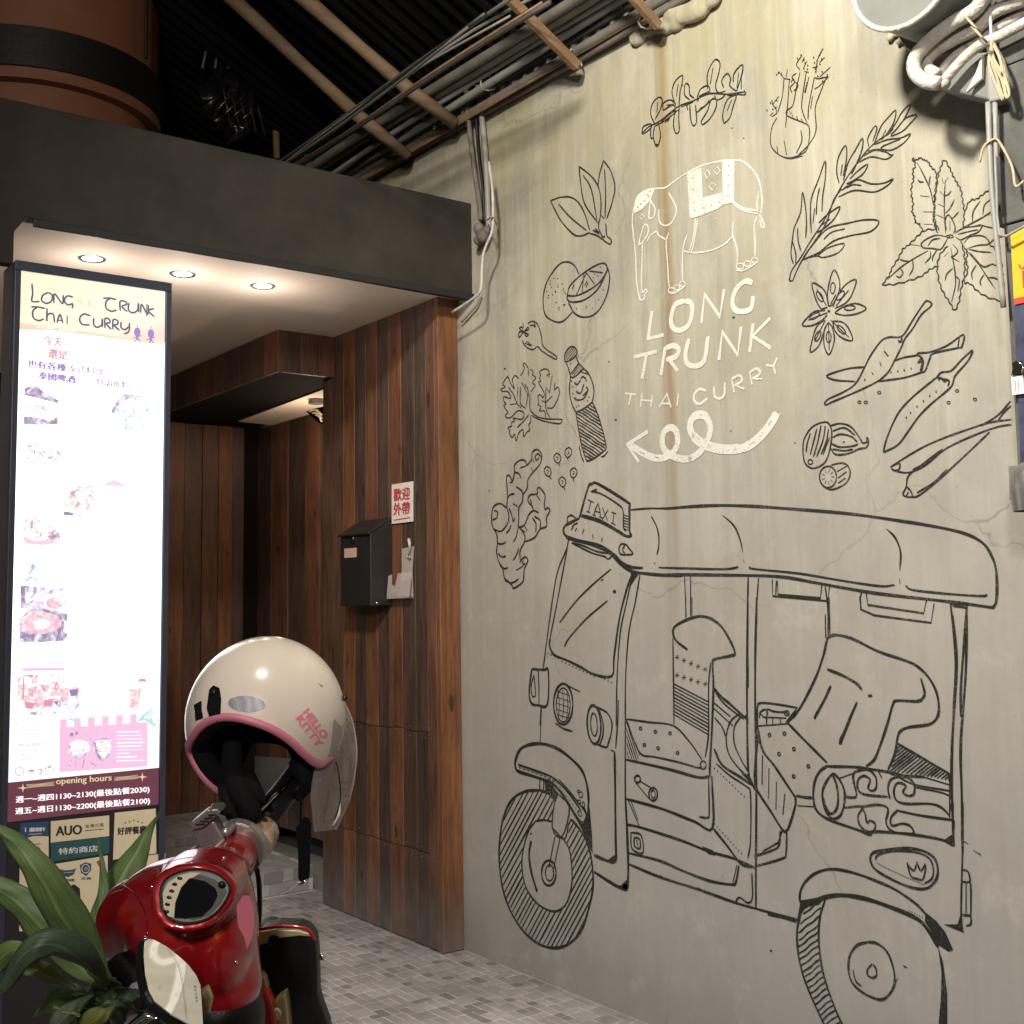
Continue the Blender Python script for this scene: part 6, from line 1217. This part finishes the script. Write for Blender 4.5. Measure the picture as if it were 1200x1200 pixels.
drape([(146,1031),(175,1019),(205,1008),(228,1004)], 'edge_crease', 'dial_glass', 0.0005)
for (x, y) in ((216,1096),(290,1052),(178,1040),(276,1128),(262,1006)):
    d_ = ray(x, y); d_ = d_/np.linalg.norm(d_); h_ = BV.ray_cast(Vector(O), Vector(d_))
    if h_[0] is not None: MB().ellipsoid(np.array(h_[0])-d_*.0005, R_*.0036, D_*.0036, A_*.002, 10, 6).build('screw', 'chrome', scoot, smooth=True)
MB().tube([P(272,1000,1.985), P(262,1010,1.95), P(250,1016,1.92), P(244,1030,1.90)], 0.0035, 8, smooth_path=4).build('brake_cable', 'black_plastic', scoot, smooth=True)
MB().tube([P(296,1000,2.06), P(303,1030,2.04), P(304,1070,2.06), P(300,1100,2.1)], 0.0045, 8, smooth_path=4).build('throttle_cable', 'black_plastic', scoot, smooth=True)
# left mirror-side shoulder
m = MB(); blob(m, [('c', (150,1150,1.80,.045),(185,1200,1.66,.040),(215,1260,1.50,.034)), ('e', 185,1165,1.84, 62,52,.09, 30)])
m.build('cowl_lower', 'black_plastic', scoot, remesh=0.006, smoothit=6, smooth=True)
# dial
MB().prism([P(x, y, CD(x,y)+0.004) for x, y in [tuple(a) for a in crom3([np.array(b) for b in OUT+[OUT[0]]], 4)[:-1]]], A_*0.02).build('dial_rim', 'black_plastic', scoot, bevel=0.002)
inn = lambda s_: [((x-231)*s_+231.5, (y-1049.5)*s_+1049.5) for x, y in OUT]
MB().prism([P(x, y, CD(x,y)+0.0015) for x, y in [tuple(a) for a in crom3([np.array(b) for b in inn(.92)+[inn(.92)[0]]], 4)[:-1]]], A_*0.005).build('dial_face', 'dial_grey', scoot, bevel=0.001)
MB().prism([P(x, y, CD(x,y)+0.0004) for x, y in ((191.5,1064),(190.5,1047),(196,1035),(209,1026.5),(223,1022.5),(236,1023),(225,1029),(213,1040),(206.5,1057),(204.5,1076),(197,1074))], A_*0.003).build('dial_scale', 'cream_plastic', scoot, bevel=0.0008)
mat('dial_smoke', (0.10,0.10,0.09), rough=0.2, var=0.2, scale=12, bump=0)
MB().prism([P(x, y, CD(x,y)+0.0008) for x, y in ((214,1074),(213,1048),(219,1036),(230,1024),(250,1030),(262,1038),(266,1046),(258,1060),(246,1073),(226,1079))], A_*0.003).build('dial_smoked_window', 'dial_smoke', scoot, bevel=0.0008)
MB().prism([P(x, y, CD(x,y)-0.0006) for x, y in ((203.5,1076),(205,1058),(212,1040),(222,1029),(240,1033),(252,1041),(255,1050),(248,1064),(236,1075),(218,1077))], A_*0.003).build('dial_screen', 'dial_glass', scoot, bevel=0.0012)
for i, (x, y) in enumerate(((210.5,1030),(204.5,1037),(201,1045),(198,1052.5),(196,1060.5),(195,1069))):
    s_ = CD(x,y)/F_PX; MB().ellipsoid(P(x, y, CD(x,y)+0.0008), R_*3.4*s_, D_*3.0*s_, A_*0.0016, 12, 6).build('warning_light', 'dial_glass', scoot, smooth=True)
MB().ellipsoid(P(260,1037,CD(260,1037)-.0005), R_*.006, D_*.006, A_*.004, 12, 8).build('reset_knob', 'black_plastic', scoot, smooth=True)
# front brake reservoir
def slab(name, pts, d, th, mk, parent=scoot, bevel=0.003, tilt=(0,0)):
    cx_, cy_ = sum(a for a,_ in pts)/len(pts), sum(b for _,b in pts)/len(pts)
    return MB().prism([P(x, y, d+tilt[0]*(x-cx_)+tilt[1]*(y-cy_)) for x, y in pts], A_*th).build(name, mk, parent, bevel=bevel)
rz = slab('brake_reservoir', [(223,969),(250,962),(262,983),(258,993),(240,999),(233,996)], 1.98, 0.035, 'brushed_silver')
slab('reservoir_lid', [(222,966),(243,949),(255,948),(258,953),(238,970),(225,973)], 1.972, 0.045, 'brushed_silver', bevel=0.002)
for k in range(4): MB().tube([P(229+k*5, 966-k*3.6, 1.968), P(240+k*4.4, 966-k*3.6-.5, 1.968)], 0.0012, 5).build('lid_rib', 'black_plastic', scoot)
MB().tube([P(247,951,1.97), P(247,944,1.97)], 0.0015, 6).build('pin', 'chrome', scoot)
MB().tube([P(262,978,2.0), P(274,968,2.03), P(292,975,2.06)], 0.010, 10, smooth_path=4).build('lever_clamp', 'brushed_silver', scoot, smooth=True)
MB().tube([P(262,984,1.955), P(250,996,1.93), P(236,1009,1.90)], 0.0022, 8).build('cowl_edge_trim', 'cream_plastic', scoot, smooth=True)
slab('mirror_socket', [(216,1002),(224,997),(236,998),(238,1004),(228,1010),(217,1009)], 1.88, 0.03, 'black_plastic')
# collar, switch pod and grip
a0, a1 = P(276,985,2.03), P(292,998,2.045); ax_ = P(330,925,2.28)-P(270,1005,2.0); ax_ /= np.linalg.norm(ax_)
cc = P(281,992,2.04)
MB().tube([cc-ax_*0.012, cc+ax_*0.006], [0.047,0.050], 24).build('collar', 'brushed_silver', scoot, bevel=0.003)
pc = P(300,984,2.10)
MB().tube([pc-ax_*0.05, pc-ax_*0.02, pc+ax_*0.03, pc+ax_*0.045], [0.032,0.036,0.033,0.022], 20).build('switch_pod', 'orange_lens', scoot, smooth=True)
MB().ellipsoid(P(308,996,2.07), R_*0.013-D_*.004, D_*0.010, A_*0.01, 14, 8).build('starter_button', 'red_button', scoot, smooth=True)
MB().tube([P(304,966,2.14), P(326,938,2.20), P(354,902,2.28)], [0.023,0.025,0.025], 16).build('grip', 'black_plastic', scoot, smooth=True)
MB().tube([P(306,949,2.12), P(343,911,2.22)], [0.0028,0.0028], 8).build('brake_lever', 'chrome', scoot, smooth=True)
# leg shield, gold trimmed, seen on its inner black side
SH = [(301,1098),(304,1090),(325,1085),(350,1086),(362,1090),(369,1102),(371,1120),(372,1168),(376,1182),(384,1204),(392,1260),(392,1420),(300,1420),(292,1250)]
MB().prism([P(x, y, 2.08) for x, y in SH], A_*0.05).build('leg_shield', 'black_plastic', scoot, bevel=0.012, seg=3)
MB().tube([P(x, y, 2.075) for x, y in ((301,1090),(325,1085.5),(350,1086),(362,1091),(368.5,1102))], 0.0032, 8, smooth_path=4).build('shield_top_edge', 'scooter_red', scoot, smooth=True)
MB().tube([P(x, y, 2.10) for x, y in ((369,1103),(371.5,1120),(372.5,1168),(377,1183),(388,1210))], 0.0028, 8, smooth_path=4).build('shield_side_trim', 'chrome', scoot, smooth=True)
slab('gold_band', [(303,1093),(325,1089.5),(350,1090),(362,1093.5),(365,1098),(350,1097),(328,1099.5),(316,1104),(304,1108)], 2.073, 0.008, 'gold_trim', bevel=0.002)
slab('hook_recess', [(313,1105),(316,1098),(321,1095.5),(326,1098),(328,1104),(320,1108)], 2.069, 0.006, 'dial_glass', bevel=0.001)
slab('gold_panel', [(299,1160),(306,1141),(311,1148),(314,1160),(301,1168),(298,1172)], 2.04, 0.02, 'gold_trim', bevel=0.004)
slab('floral_panel', [(285,1180),(298,1170),(313,1162),(318,1175),(324,1205),(330,1260),(270,1260),(275,1200)], 2.02, 0.03, 'red_floral', bevel=0.006)
slab('gold_lower_panel', [(320,1175),(334,1164),(337,1182),(342,1230),(326,1230)], 2.05, 0.03, 'gold_trim', bevel=0.004)
slab('keyhole_disc', [(323+6*math.cos(a), 1190+7*math.sin(a)) for a in np.linspace(0,5.8,12)], 2.03, 0.01, 'cream_plastic', bevel=0.002)
MB().tube([P(372,1123,2.12), P(377,1120,2.12), P(378,1123,2.11)], 0.004, 8).build('side_lever', 'chrome', scoot, smooth=True)
sg = MB(); blob(sg, [('e', 316,1088,2.17, 15,11,.04, 0)]); sg.build('turn_signal', 'leaf_dark', scoot, smooth=True)
m = MB(); blob(m, [('c', (232,1140,1.90,.080),(262,1190,1.86,.066),(268,1260,1.84,.06)), ('e', 225,1150,1.93, 70,60,.09,20)]); m.build('column_cover', 'black_plastic', scoot, remesh=0.006, smoothit=6, smooth=True)
# steering column, wheel, floor and seat below the frame
c0 = P(262,1220,1.86); base = np.array([c0[0], c0[1], 0.0]); fw = -R_*0.45+A_*0.9; fw[2] = 0; fw /= np.linalg.norm(fw)
m = MB(); m.tube([c0+np.array([0,0,.1]), base+fw*0.10+np.array([0,0,.45]), base+fw*0.18+np.array([0,0,.3])], [0.06,0.05,0.04], 14); m.build('steering_column', 'black_plastic', scoot, smooth=True)
def torus(c, ax, Rr, r, n=36, k=10):
    ax = np.array(ax)/np.linalg.norm(ax); u = np.cross(ax, (0,0,1)); u /= np.linalg.norm(u); v = np.cross(ax, u); mb = MB(); vs = []; fs = []
    for i in range(n):
        a = 2*math.pi*i/n; d = math.cos(a)*u+math.sin(a)*v
        for j in range(k): b = 2*math.pi*j/k; vs.append(c + d*(Rr+r*math.cos(b)) + ax*r*math.sin(b))
    for i in range(n):
        for j in range(k): fs.append((i*k+j, ((i+1)%n)*k+j, ((i+1)%n)*k+(j+1)%k, i*k+(j+1)%k))
    return mb.add(vs, fs)
sdv = np.cross(fw, (0,0,1))
for k, off in enumerate((0.22, -1.02)):
    wc = base+fw*off+np.array([0,0,0.225]); w_ = torus(wc, sdv, 0.175, 0.05).build('wheel', 'black_plastic', scoot, smooth=True)
    MB().tube([wc-sdv*0.03, wc+sdv*0.03], 0.12, 20).build('rim', 'brushed_silver', w_)
m = MB(); m.obox(base-fw*0.55-sdv*0.13+np.array([0,0,.26]), fw*0.55, sdv*0.26, (0,0,.06)); m.build('floorboard', 'black_plastic', scoot, bevel=0.02)
m = MB(); cs = base-fw*0.80+np.array([0,0,.52]); m.ellipsoid(cs, fw*0.38, sdv*0.16, np.array([0,0,.24])); m.build('rear_body', 'scooter_red', scoot, smooth=True)
m = MB(); m.ellipsoid(cs+np.array([0,0,.22]), fw*0.36, sdv*0.14, np.array([0,0,.07])); m.build('seat', 'black_cloth', scoot, smooth=True)
# pink cartoon sticker is left out; only its plain pink backing shape stays
slab('plain_sticker', [(277,1062),(284,1050),(292,1050),(297,1062),(298,1085),(294,1103),(289,1112),(287,1100),(279,1085)], 1.752, 0.0015, 'print_pink', bevel=0, tilt=(0.0012,0))
# left mirror: real glass turned so that it shows the painted wall
mc = P(204,1150,1.46); vdir = (mc-O)/np.linalg.norm(mc-O); tgt = onx(850,520,WALL); r_ = (tgt-mc)/np.linalg.norm(tgt-mc); nrm = r_-vdir; nrm /= np.linalg.norm(nrm)
def onplane(x, y, off=0): r = ray(x, y); t_ = np.dot(mc+nrm*off-O, nrm)/np.dot(r, nrm); return O+r*t_
MO = [(170,1100),(180,1101),(195,1109),(209,1120),(221,1131),(230,1143),(235,1155),(237,1185),(238,1203),(222,1200),(200,1188),(181,1173),(174,1160),(170,1141),(168.5,1122),(169,1108)]
cx_, cy_ = 203, 1152
mir = thing('wing_mirror', 'pale teardrop wing mirror of the scooter reflecting the painted wall', 'mirror', mc)
mir.parent = scoot; mir.location = mir.location - scoot.location; del mir['category']; mir.name = 'wing_mirror'
ex = [((x-cx_)*1.055+cx_-0.6, (y-cy_)*1.045+cy_) for x, y in MO]
MB().prism([onplane(x, y, -0.002) for x, y in ex], -nrm*0.013).build('mirror_shell', 'black_plastic', mir, bevel=0.004)
MB().prism([onplane(x, y, 0.0) for x, y in MO], -nrm*0.0015).build('glass', 'mirror_glass', mir)
mir_mark = Paint(lambda x, y: onplane(x, y, 0), nrm, 0.0006)
for k in range(5): mir_mark.line([(228+k*0.5,1155+k*4.2),(229.4+k*0.5,1157.5+k*4.2)], 1.6, smooth=0)
mir_mark.line([(196,1112),(209,1131),(215,1160),(219,1195)], 0.5)
mir_mark.done('etched_marks', 'black_plastic', mir)
MB().tube([P(172,1099,1.475), P(168,1101,1.475)], 0.003, 8).build('rim_screw', 'chrome', mir, smooth=True)
MB().tube([P(163,1168,1.5), P(166,1172,1.5), P(173,1172,1.5), P(178,1174,1.49)], [0.008,0.012,0.010,.008], 10, smooth_path=3).build('stem_joint', 'black_plastic', mir, smooth=True)
# second reservoir and cables at the near grip
slab('clutch_reservoir', [(142,1168),(148,1162),(156,1159),(164,1160),(166,1168),(164,1185),(169,1196),(166,1215),(146,1215)], 1.62, 0.03, 'brushed_silver')
for k in range(3): MB().tube([P(146+k*9,1210,1.60), P(172+k*9,1190+k*3,1.60), P(190+k*10,1202,1.60)], 0.006, 8, smooth_path=3).build('cable', 'chrome', scoot, smooth=True)
MB().tube([P(236,1160,1.66), P(242,1170,1.66), P(240,1185,1.66)], [0.012,0.010,0.008], 10).build('brass_joint', 'gold_trim', scoot, smooth=True)
# ================================================================ helmet hung on the far grip
HC, HR = P(312,843,2.24), 93*2.24/F_PX
hel = thing('helmet', 'white open face helmet with pink edging, HELLO KITTY print and a clear visor', 'helmet', HC)
qv = -D_*0.80 + A_*0.60 - R_*0.06; qv /= np.linalg.norm(qv)
e1 = np.cross(qv, A_); e1 /= np.linalg.norm(e1); e2 = np.cross(qv, e1)
SX = np.array([0.99, 1.04, 1.05])   # right, down, away scale
def hdir(x, y, back):
    r = ray(x, y); o_ = O-HC; M_ = np.stack([R_/SX[0], D_/SX[1], A_/SX[2]]); a = M_@r; b = M_@o_; A2, B2, C2 = a@a, 2*a@b, b@b-HR*HR
    dsc = max(0, B2*B2-4*A2*C2); t_ = (-B2+(1 if back else -1)*math.sqrt(dsc))/(2*A2); u = M_@(o_+r*t_); return u/np.linalg.norm(u)
QL, E1, E2 = [np.array([v@R_, v@D_, v@A_]) for v in (qv, e1, e2)]
cut = []
for (x, y, bk_) in [(221,872,0),(226,862,0),(236,850,0),(248,843,0),(262,840,0),(278,841,0),(300,847,0),(322,856,0),(340,868,0),(354,882,0),(366,893,0),(377,898,0),(386,893,0),(393,880,0),(400,866,0),
                 (222,882,1),(228,897,1),(238,912,1),(250,924,1),(262,931,1),(272,926,1),(279,905,1),(284,876,1),(302,870,1),(328,872,1),(346,880,1),(352,900,1),(358,916,1),(380,908,1),(400,880,1)]:
    u = hdir(x, y, bk_); th = math.acos(max(-1, min(1, u@QL))); ph = math.atan2(u@E2, u@E1); cut.append((ph, th))
cut.sort(); cp = np.array([c[0] for c in cut]); ct = np.array([c[1] for c in cut])
cp = np.concatenate([cp-2*math.pi, cp, cp+2*math.pi]); ct = np.concatenate([ct, ct, ct])
tm = lambda ph: float(np.interp(ph, cp, ct))
NP_ = 120; raw = np.array([tm(-math.pi+2*math.pi*i/NP_) for i in range(NP_)]); sm = raw.copy()
for _ in range(2): sm = (np.roll(sm,1)+sm*2+np.roll(sm,-1))/4
def hpt(ph, th, r=1.0):
    u = math.cos(th)*QL + math.sin(th)*(math.cos(ph)*E1+math.sin(ph)*E2); u = u*SX
    return HC + HR*r*(u[0]*R_+u[1]*D_+u[2]*A_)
def shell(r, frac=1.0, nt_=26, inv=False):
    vs = [hpt(0, 0, r)]; fs = []
    for j in range(1, nt_+1):
        for i in range(NP_): vs.append(hpt(-math.pi+2*math.pi*i/NP_, sm[i]*frac*j/nt_, r))
    for i in range(NP_): fs.append((0, 1+i, 1+(i+1)%NP_))
    for j in range(nt_-1):
        for i in range(NP_): fs.append((1+j*NP_+i, 1+(j+1)*NP_+i, 1+(j+1)*NP_+(i+1)%NP_, 1+j*NP_+(i+1)%NP_))
    return vs, fs
v_, f_ = shell(1.0); MB().add(v_, f_).build('shell', 'helmet_white', hel, smooth=True, flip=False)
v_, f_ = shell(0.955); MB().add(v_, f_).build('lining', 'black_cloth', hel, smooth=True, flip=False)
trim = [hpt(-math.pi+2*math.pi*i/NP_, sm[i], 0.985) for i in range(NP_)]; trim.append(trim[0])
pr = [proj(q) for q in trim]; far = [(283 < a[0] < 362 and np.dot(q-HC, A_) > 0) for a, q in zip(pr, trim)]
st_ = next(i for i in range(NP_) if far[i-1] and not far[i]); seq = [trim[(st_+i) % NP_] for i in range(NP_) if not far[(st_+i) % NP_]]
MB().tube(seq, 0.0078, 10).build('edge_trim', 'helmet_pink', hel, smooth=True)
pad = [hpt(-math.pi+2*math.pi*i/NP_, sm[i]*0.985, 0.87) for i in range(NP_)]; pad.append(pad[0])
MB().tube(pad, [0.020 if a[1] > 905 or a[0] < 280 else 0.009 for a in [proj(q) for q in pad]], 10, cap=False).build('padding', 'black_cloth', hel, smooth=True)
def hfront(x, y, lift=1.0):
    r = ray(x, y); s_ = HR*lift; o_ = O-HC; M_ = np.stack([R_/SX[0], D_/SX[1], A_/SX[2]]); a = M_@r; b = M_@o_; A2, B2, C2 = a@a, 2*a@b, b@b-s_*s_
    dsc = max(0, B2*B2-4*A2*C2); return O + r*((-B2-math.sqrt(dsc))/(2*A2))
def hpatch(name, pts, mk, lift=1.006, sub=1):
    c = (sum(a for a,_ in pts)/len(pts), sum(b for _,b in pts)/len(pts)); vs = [hfront(*c, lift)]; n_ = len(pts); K = 4; fs = []
    for j in range(1, K+1):
        for (x, y) in pts: vs.append(hfront(c[0]+(x-c[0])*j/K, c[1]+(y-c[1])*j/K, lift))
    for i in range(n_): fs.append((0, 1+i, 1+(i+1)%n_))
    for j in range(K-1):
        for i in range(n_): fs.append((1+j*n_+i, 1+(j+1)*n_+i, 1+(j+1)*n_+(i+1)%n_, 1+j*n_+(i+1)%n_))
    return MB().add(vs, fs).build(name, mk, hel, smooth=True)
ell = lambda x, y, a, b, rot=0, n=24: [(x+a*math.cos(t)*math.cos(rot)-b*math.sin(t)*math.sin(rot), y+a*math.cos(t)*math.sin(rot)+b*math.sin(t)*math.cos(rot)) for t in np.linspace(0, 2*math.pi, n+1)[:-1]]
hpatch('hologram_sticker', ell(289,825,22,9.5,0.07), 'hologram', 1.004)
hpatch('info_sticker', [(227,826),(236,821),(238,842),(229,845)], 'black_plastic', 1.004)
hpatch('snap_tab', [(245,808),(250,803),(257,806),(259,818),(258,840),(254,846),(246,843),(242,830)], 'black_cloth', 1.02)
MB().ellipsoid(hfront(250.5,812,1.02), R_*.006, D_*.006, A_*.004, 12, 8).build('snap_stud', 'black_plastic', hel, smooth=True)
# printed words, running down the ear flap
def hword(body, cx_, cy_, L_, h_, rot, mk):
    vs, fs = glyphs(body, 0.03); xs = [v[0] for v in vs]; ys = [v[1] for v in vs]; x0, x1, y0, y1 = min(xs), max(xs), min(ys), max(ys); c, q_ = math.cos(rot), math.sin(rot); out = []
    for v in vs:
        u = (v[0]-(x0+x1)/2)/(x1-x0)*L_; t_ = -(v[1]-(y0+y1)/2)/(y1-y0)*h_; out.append(hfront(cx_+u*c-t_*q_, cy_+u*q_+t_*c, 1.006))
    MB().add(out, fs).build('print', mk, hel, flip=False)
hword('HELLO', 370, 848, 40, 9.5, 0.93, 'print_pink'); hword('KITTY', 363, 857, 44, 9.5, 0.93, 'print_pink')
# straps, cheek pads
MB().tube([P(272,872,2.18), P(273,900,2.15), P(284,930,2.10), P(301,960,2.07)], [0.018,0.020,0.023,0.013], 12, smooth_path=4).build('cheek_pad', 'black_cloth', hel, smooth=True)
MB().tube([P(262,900,2.18), P(265,930,2.12), P(270,952,2.08), P(276,966,2.06)], [0.012,0.014,0.011,0.007], 12, smooth_path=4).build('chin_pad', 'black_cloth', hel, smooth=True)
MB().tube([P(290,912,2.12), P(303,932,2.10), P(311,940,2.10)], [0.016,0.012,0.005], 10, smooth_path=3).build('ear_strap', 'black_cloth', hel, smooth=True)
MB().tube([P(350,893,2.22), P(356,905,2.2), P(361,918,2.2), P(350,935,2.22)], [0.02,0.017,0.014,.008], 12, smooth_path=4).build('far_cheek_pad', 'black_cloth', hel, smooth=True)
MB().tube([P(353,930,2.2), P(352,965,2.2)], 0.0022, 6).build('cord', 'black_cloth', hel)
sp = MB(); sp.prism([P(x, y, 2.19) for x, y in ((346,969),(352,966),(355,958),(361,960),(364,967),(363,1000),(362,1030),(354,1038),(349,1030),(349,1000))], A_*0.012)
sp.build('chin_strap', 'black_cloth', hel, bevel=0.003)
MB().tube([P(350,1036,2.18), P(356,1034,2.18), P(359,1030,2.18)], 0.003, 8).build('buckle', 'chrome', hel, smooth=True)
MB().tube([P(349,1036,2.18), P(338,1044,2.17), P(328,1049,2.16)], 0.0009, 5).build('thread', 'hose_white', hel)
# clear visor: curved sheet wrapped round the far side
L_edge = [(372,800),(382,830),(383,860),(370,895),(364,930),(366,955),(368,975)]
R_edge = [(398,812),(412,842),(418,878),(416,905),(410,935),(400,958),(394,972)]
n1, n2 = 18, 10; Lc = crom3([np.array(a,float) for a in L_edge], 3); Rc = crom3([np.array(a,float) for a in R_edge], 3); vs = []
for i in range(len(Lc)):
    for j in range(n2+1):
        u = j/n2; x, y = Lc[i]*(1-u)+Rc[i]*u; vs.append(P(x, y, 2.17+0.16*u**2))
MB().add(vs, [(i*(n2+1)+j, i*(n2+1)+j+1, (i+1)*(n2+1)+j+1, (i+1)*(n2+1)+j) for i in range(len(Lc)-1) for j in range(n2)]).build('visor', 'visor_clear', hel, smooth=True, flip=False)
MB().tube([P(*Rc[i], 2.33) for i in range(len(Rc))], 0.0016, 6).build('visor_edge', 'acrylic', hel, smooth=True)
MB().tube([P(390,825,2.19), P(393,850,2.2), P(389,880,2.2), P(396,900,2.21), P(399,935,2.22), P(392,962,2.22)], 0.0011, 6, smooth_path=3).build('visor_fold', 'black_plastic', hel, smooth=True)
MB().tube([P(390,968,2.2), P(397,955,2.21), P(399,942,2.22)], [0.0012,0.003,0.001], 6, smooth_path=3).build('visor_lip', 'hose_white', hel, smooth=True)
MB().ellipsoid(P(404,818,2.25), R_*.006, D_*.006, A_*.006, 10, 8).build('visor_stud', 'black_plastic', hel, smooth=True)
# ================================================================ broad leaved plant in a pot
pb = P(105,1172,1.62); plant = thing('potted_plant', 'broad leaved green plant in a dark pot in front of the lit menu sign', 'plant', (pb[0], pb[1], 0))
pn_ = 28; prof = [(0.13,0.0),(0.14,0.02),(0.17,0.52),(0.185,0.56),(0.185,0.60),(0.165,0.60),(0.16,0.56)]
MB().add([(pb[0]+r*math.cos(2*math.pi*k/pn_), pb[1]+r*math.sin(2*math.pi*k/pn_), z) for r, z in prof for k in range(pn_)], [(a*pn_+k, a*pn_+(k+1)%pn_, (a+1)*pn_+(k+1)%pn_, (a+1)*pn_+k) for a in range(6) for k in range(pn_)]+[tuple(range(pn_))[::-1]]).build('pot', 'pot_clay', plant, smooth=True)
MB().add([(pb[0]+0.162*math.cos(2*math.pi*k/pn_), pb[1]+0.162*math.sin(2*math.pi*k/pn_), 0.575) for k in range(pn_)], [tuple(range(pn_))]).build('soil', 'soil', plant, flip=False)
MB().tube([(pb[0], pb[1], 0.57), P(108,1230,1.62), P(110,1160,1.62)], [0.03,0.025,0.018], 12).build('stem', 'leaf_dark', plant, smooth=True)
def leafm(name, pts, mk, crease=0.35, twist=0.0):
    """pts: (px, py, depth, width_px)"""
    q_ = crom3([np.array(a, float) for a in pts], 6); ce = [P(a[0],a[1],a[2]) for a in q_]; vs = []; W_ = 9; uv = []
    for i, a in enumerate(q_):
        t_ = ce[min(i+1,len(ce)-1)]-ce[max(i-1,0)]; t_ /= np.linalg.norm(t_)
        s_ = np.cross(A_, t_); s_ /= np.linalg.norm(s_); nn_ = np.cross(t_, s_); wd = max(0.15, a[3])*a[2]/F_PX
        cs_, sn_ = math.cos(twist*i/len(q_)), math.sin(twist*i/len(q_)); s2 = s_*cs_+nn_*sn_; n2_ = np.cross(t_, s2)
        for j in range(W_):
            u = (j/(W_-1)-0.5)*2; vs.append(ce[i]+s2*u*wd*0.5 - n2_*wd*crease*(abs(u)**1.4-0.5)*(-0.5) + A_*0.0016*math.sin(i*0.8+j)); uv.append((j/(W_-1), i/len(q_)))
    fs = [(i*W_+j, i*W_+j+1, (i+1)*W_+j+1, (i+1)*W_+j) for i in range(len(q_)-1) for j in range(W_-1)]
    o = MB().add(vs, fs).build('leaf', mk, plant, smooth=True, flip=False); l_ = o.data.uv_layers.new(name='UVMap')
    for lp_ in o.data.loops: l_.data[lp_.index].uv = uv[lp_.vertex_index]
    md = o.modifiers.new('t', 'SOLIDIFY'); md.thickness = 0.0012
    return o
leafm('l', [(128,1152,1.62,10),(112,1132,1.60,26),(92,1100,1.57,44),(68,1062,1.54,48),(45,1022,1.52,36),(20,990,1.52,24),(-8,966,1.52,6)], 'leaf_green', 0.5, 0.25)
leafm('l', [(120,1152,1.66,8),(92,1132,1.68,34),(58,1095,1.68,50),(28,1062,1.68,40),(-5,1040,1.68,26),(-25,1030,1.68,6)], 'leaf_green', 0.4)
leafm('l', [(112,1135,2.16,8),(121,1085,2.18,22),(134,1048,2.20,42),(150,1018,2.22,38),(163,995,2.24,24),(176,970,2.25,9),(187,952,2.25,1)], 'leaf_green', 0.6, -0.3)
leafm('l', [(106,1130,2.10,8),(113,1080,2.12,20),(121,1045,2.14,14),(119,1010,2.16,6),(116,984,2.16,1)], 'leaf_green', 0.5)
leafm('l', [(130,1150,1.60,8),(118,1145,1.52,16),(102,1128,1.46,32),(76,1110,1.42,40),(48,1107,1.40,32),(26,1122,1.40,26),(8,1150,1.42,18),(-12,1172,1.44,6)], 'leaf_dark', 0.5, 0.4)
leafm('l', [(88,1158,1.5,2),(66,1147,1.48,18),(42,1136,1.47,24),(18,1130,1.47,20),(0,1132,1.47,8)], 'leaf_green', 0.4)
leafm('l', [(30,1112,1.42,12),(14,1114,1.43,24),(-4,1128,1.45,26),(-20,1150,1.46,12)], 'leaf_green', 0.4)
leafm('l', [(132,1150,1.60,10),(122,1150,1.58,14),(108,1142,1.56,8),(98,1128,1.55,2)], 'leaf_green', 0.4)
rl = random.Random(3)
for k in range(16):
    a = rl.uniform(-2.9, 0.5); x0, y0 = 110+rl.uniform(-12,10), 1170+rl.uniform(0,20); L_ = rl.uniform(50, 110); x1 = x0+L_*math.cos(a)*0.95-20; y1 = y0+L_*0.42*math.sin(a)+18
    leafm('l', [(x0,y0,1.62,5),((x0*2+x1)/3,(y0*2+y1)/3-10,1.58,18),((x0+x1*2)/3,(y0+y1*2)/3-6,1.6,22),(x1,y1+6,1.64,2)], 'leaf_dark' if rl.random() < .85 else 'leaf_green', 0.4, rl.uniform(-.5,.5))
leafm('l', [(95,1210,1.5,14),(108,1196,1.49,26),(124,1188,1.49,16),(134,1180,1.5,3)], 'leaf_yellow', 0.5)
leafm('l', [(62,1180,1.5,2),(78,1186,1.5,5),(94,1190,1.5,3)], 'leaf_yellow', 0.5)
leafm('l', [(60,1215,1.5,20),(72,1195,1.5,26),(92,1178,1.51,16),(110,1166,1.53,3)], 'leaf_dark', 0.5)
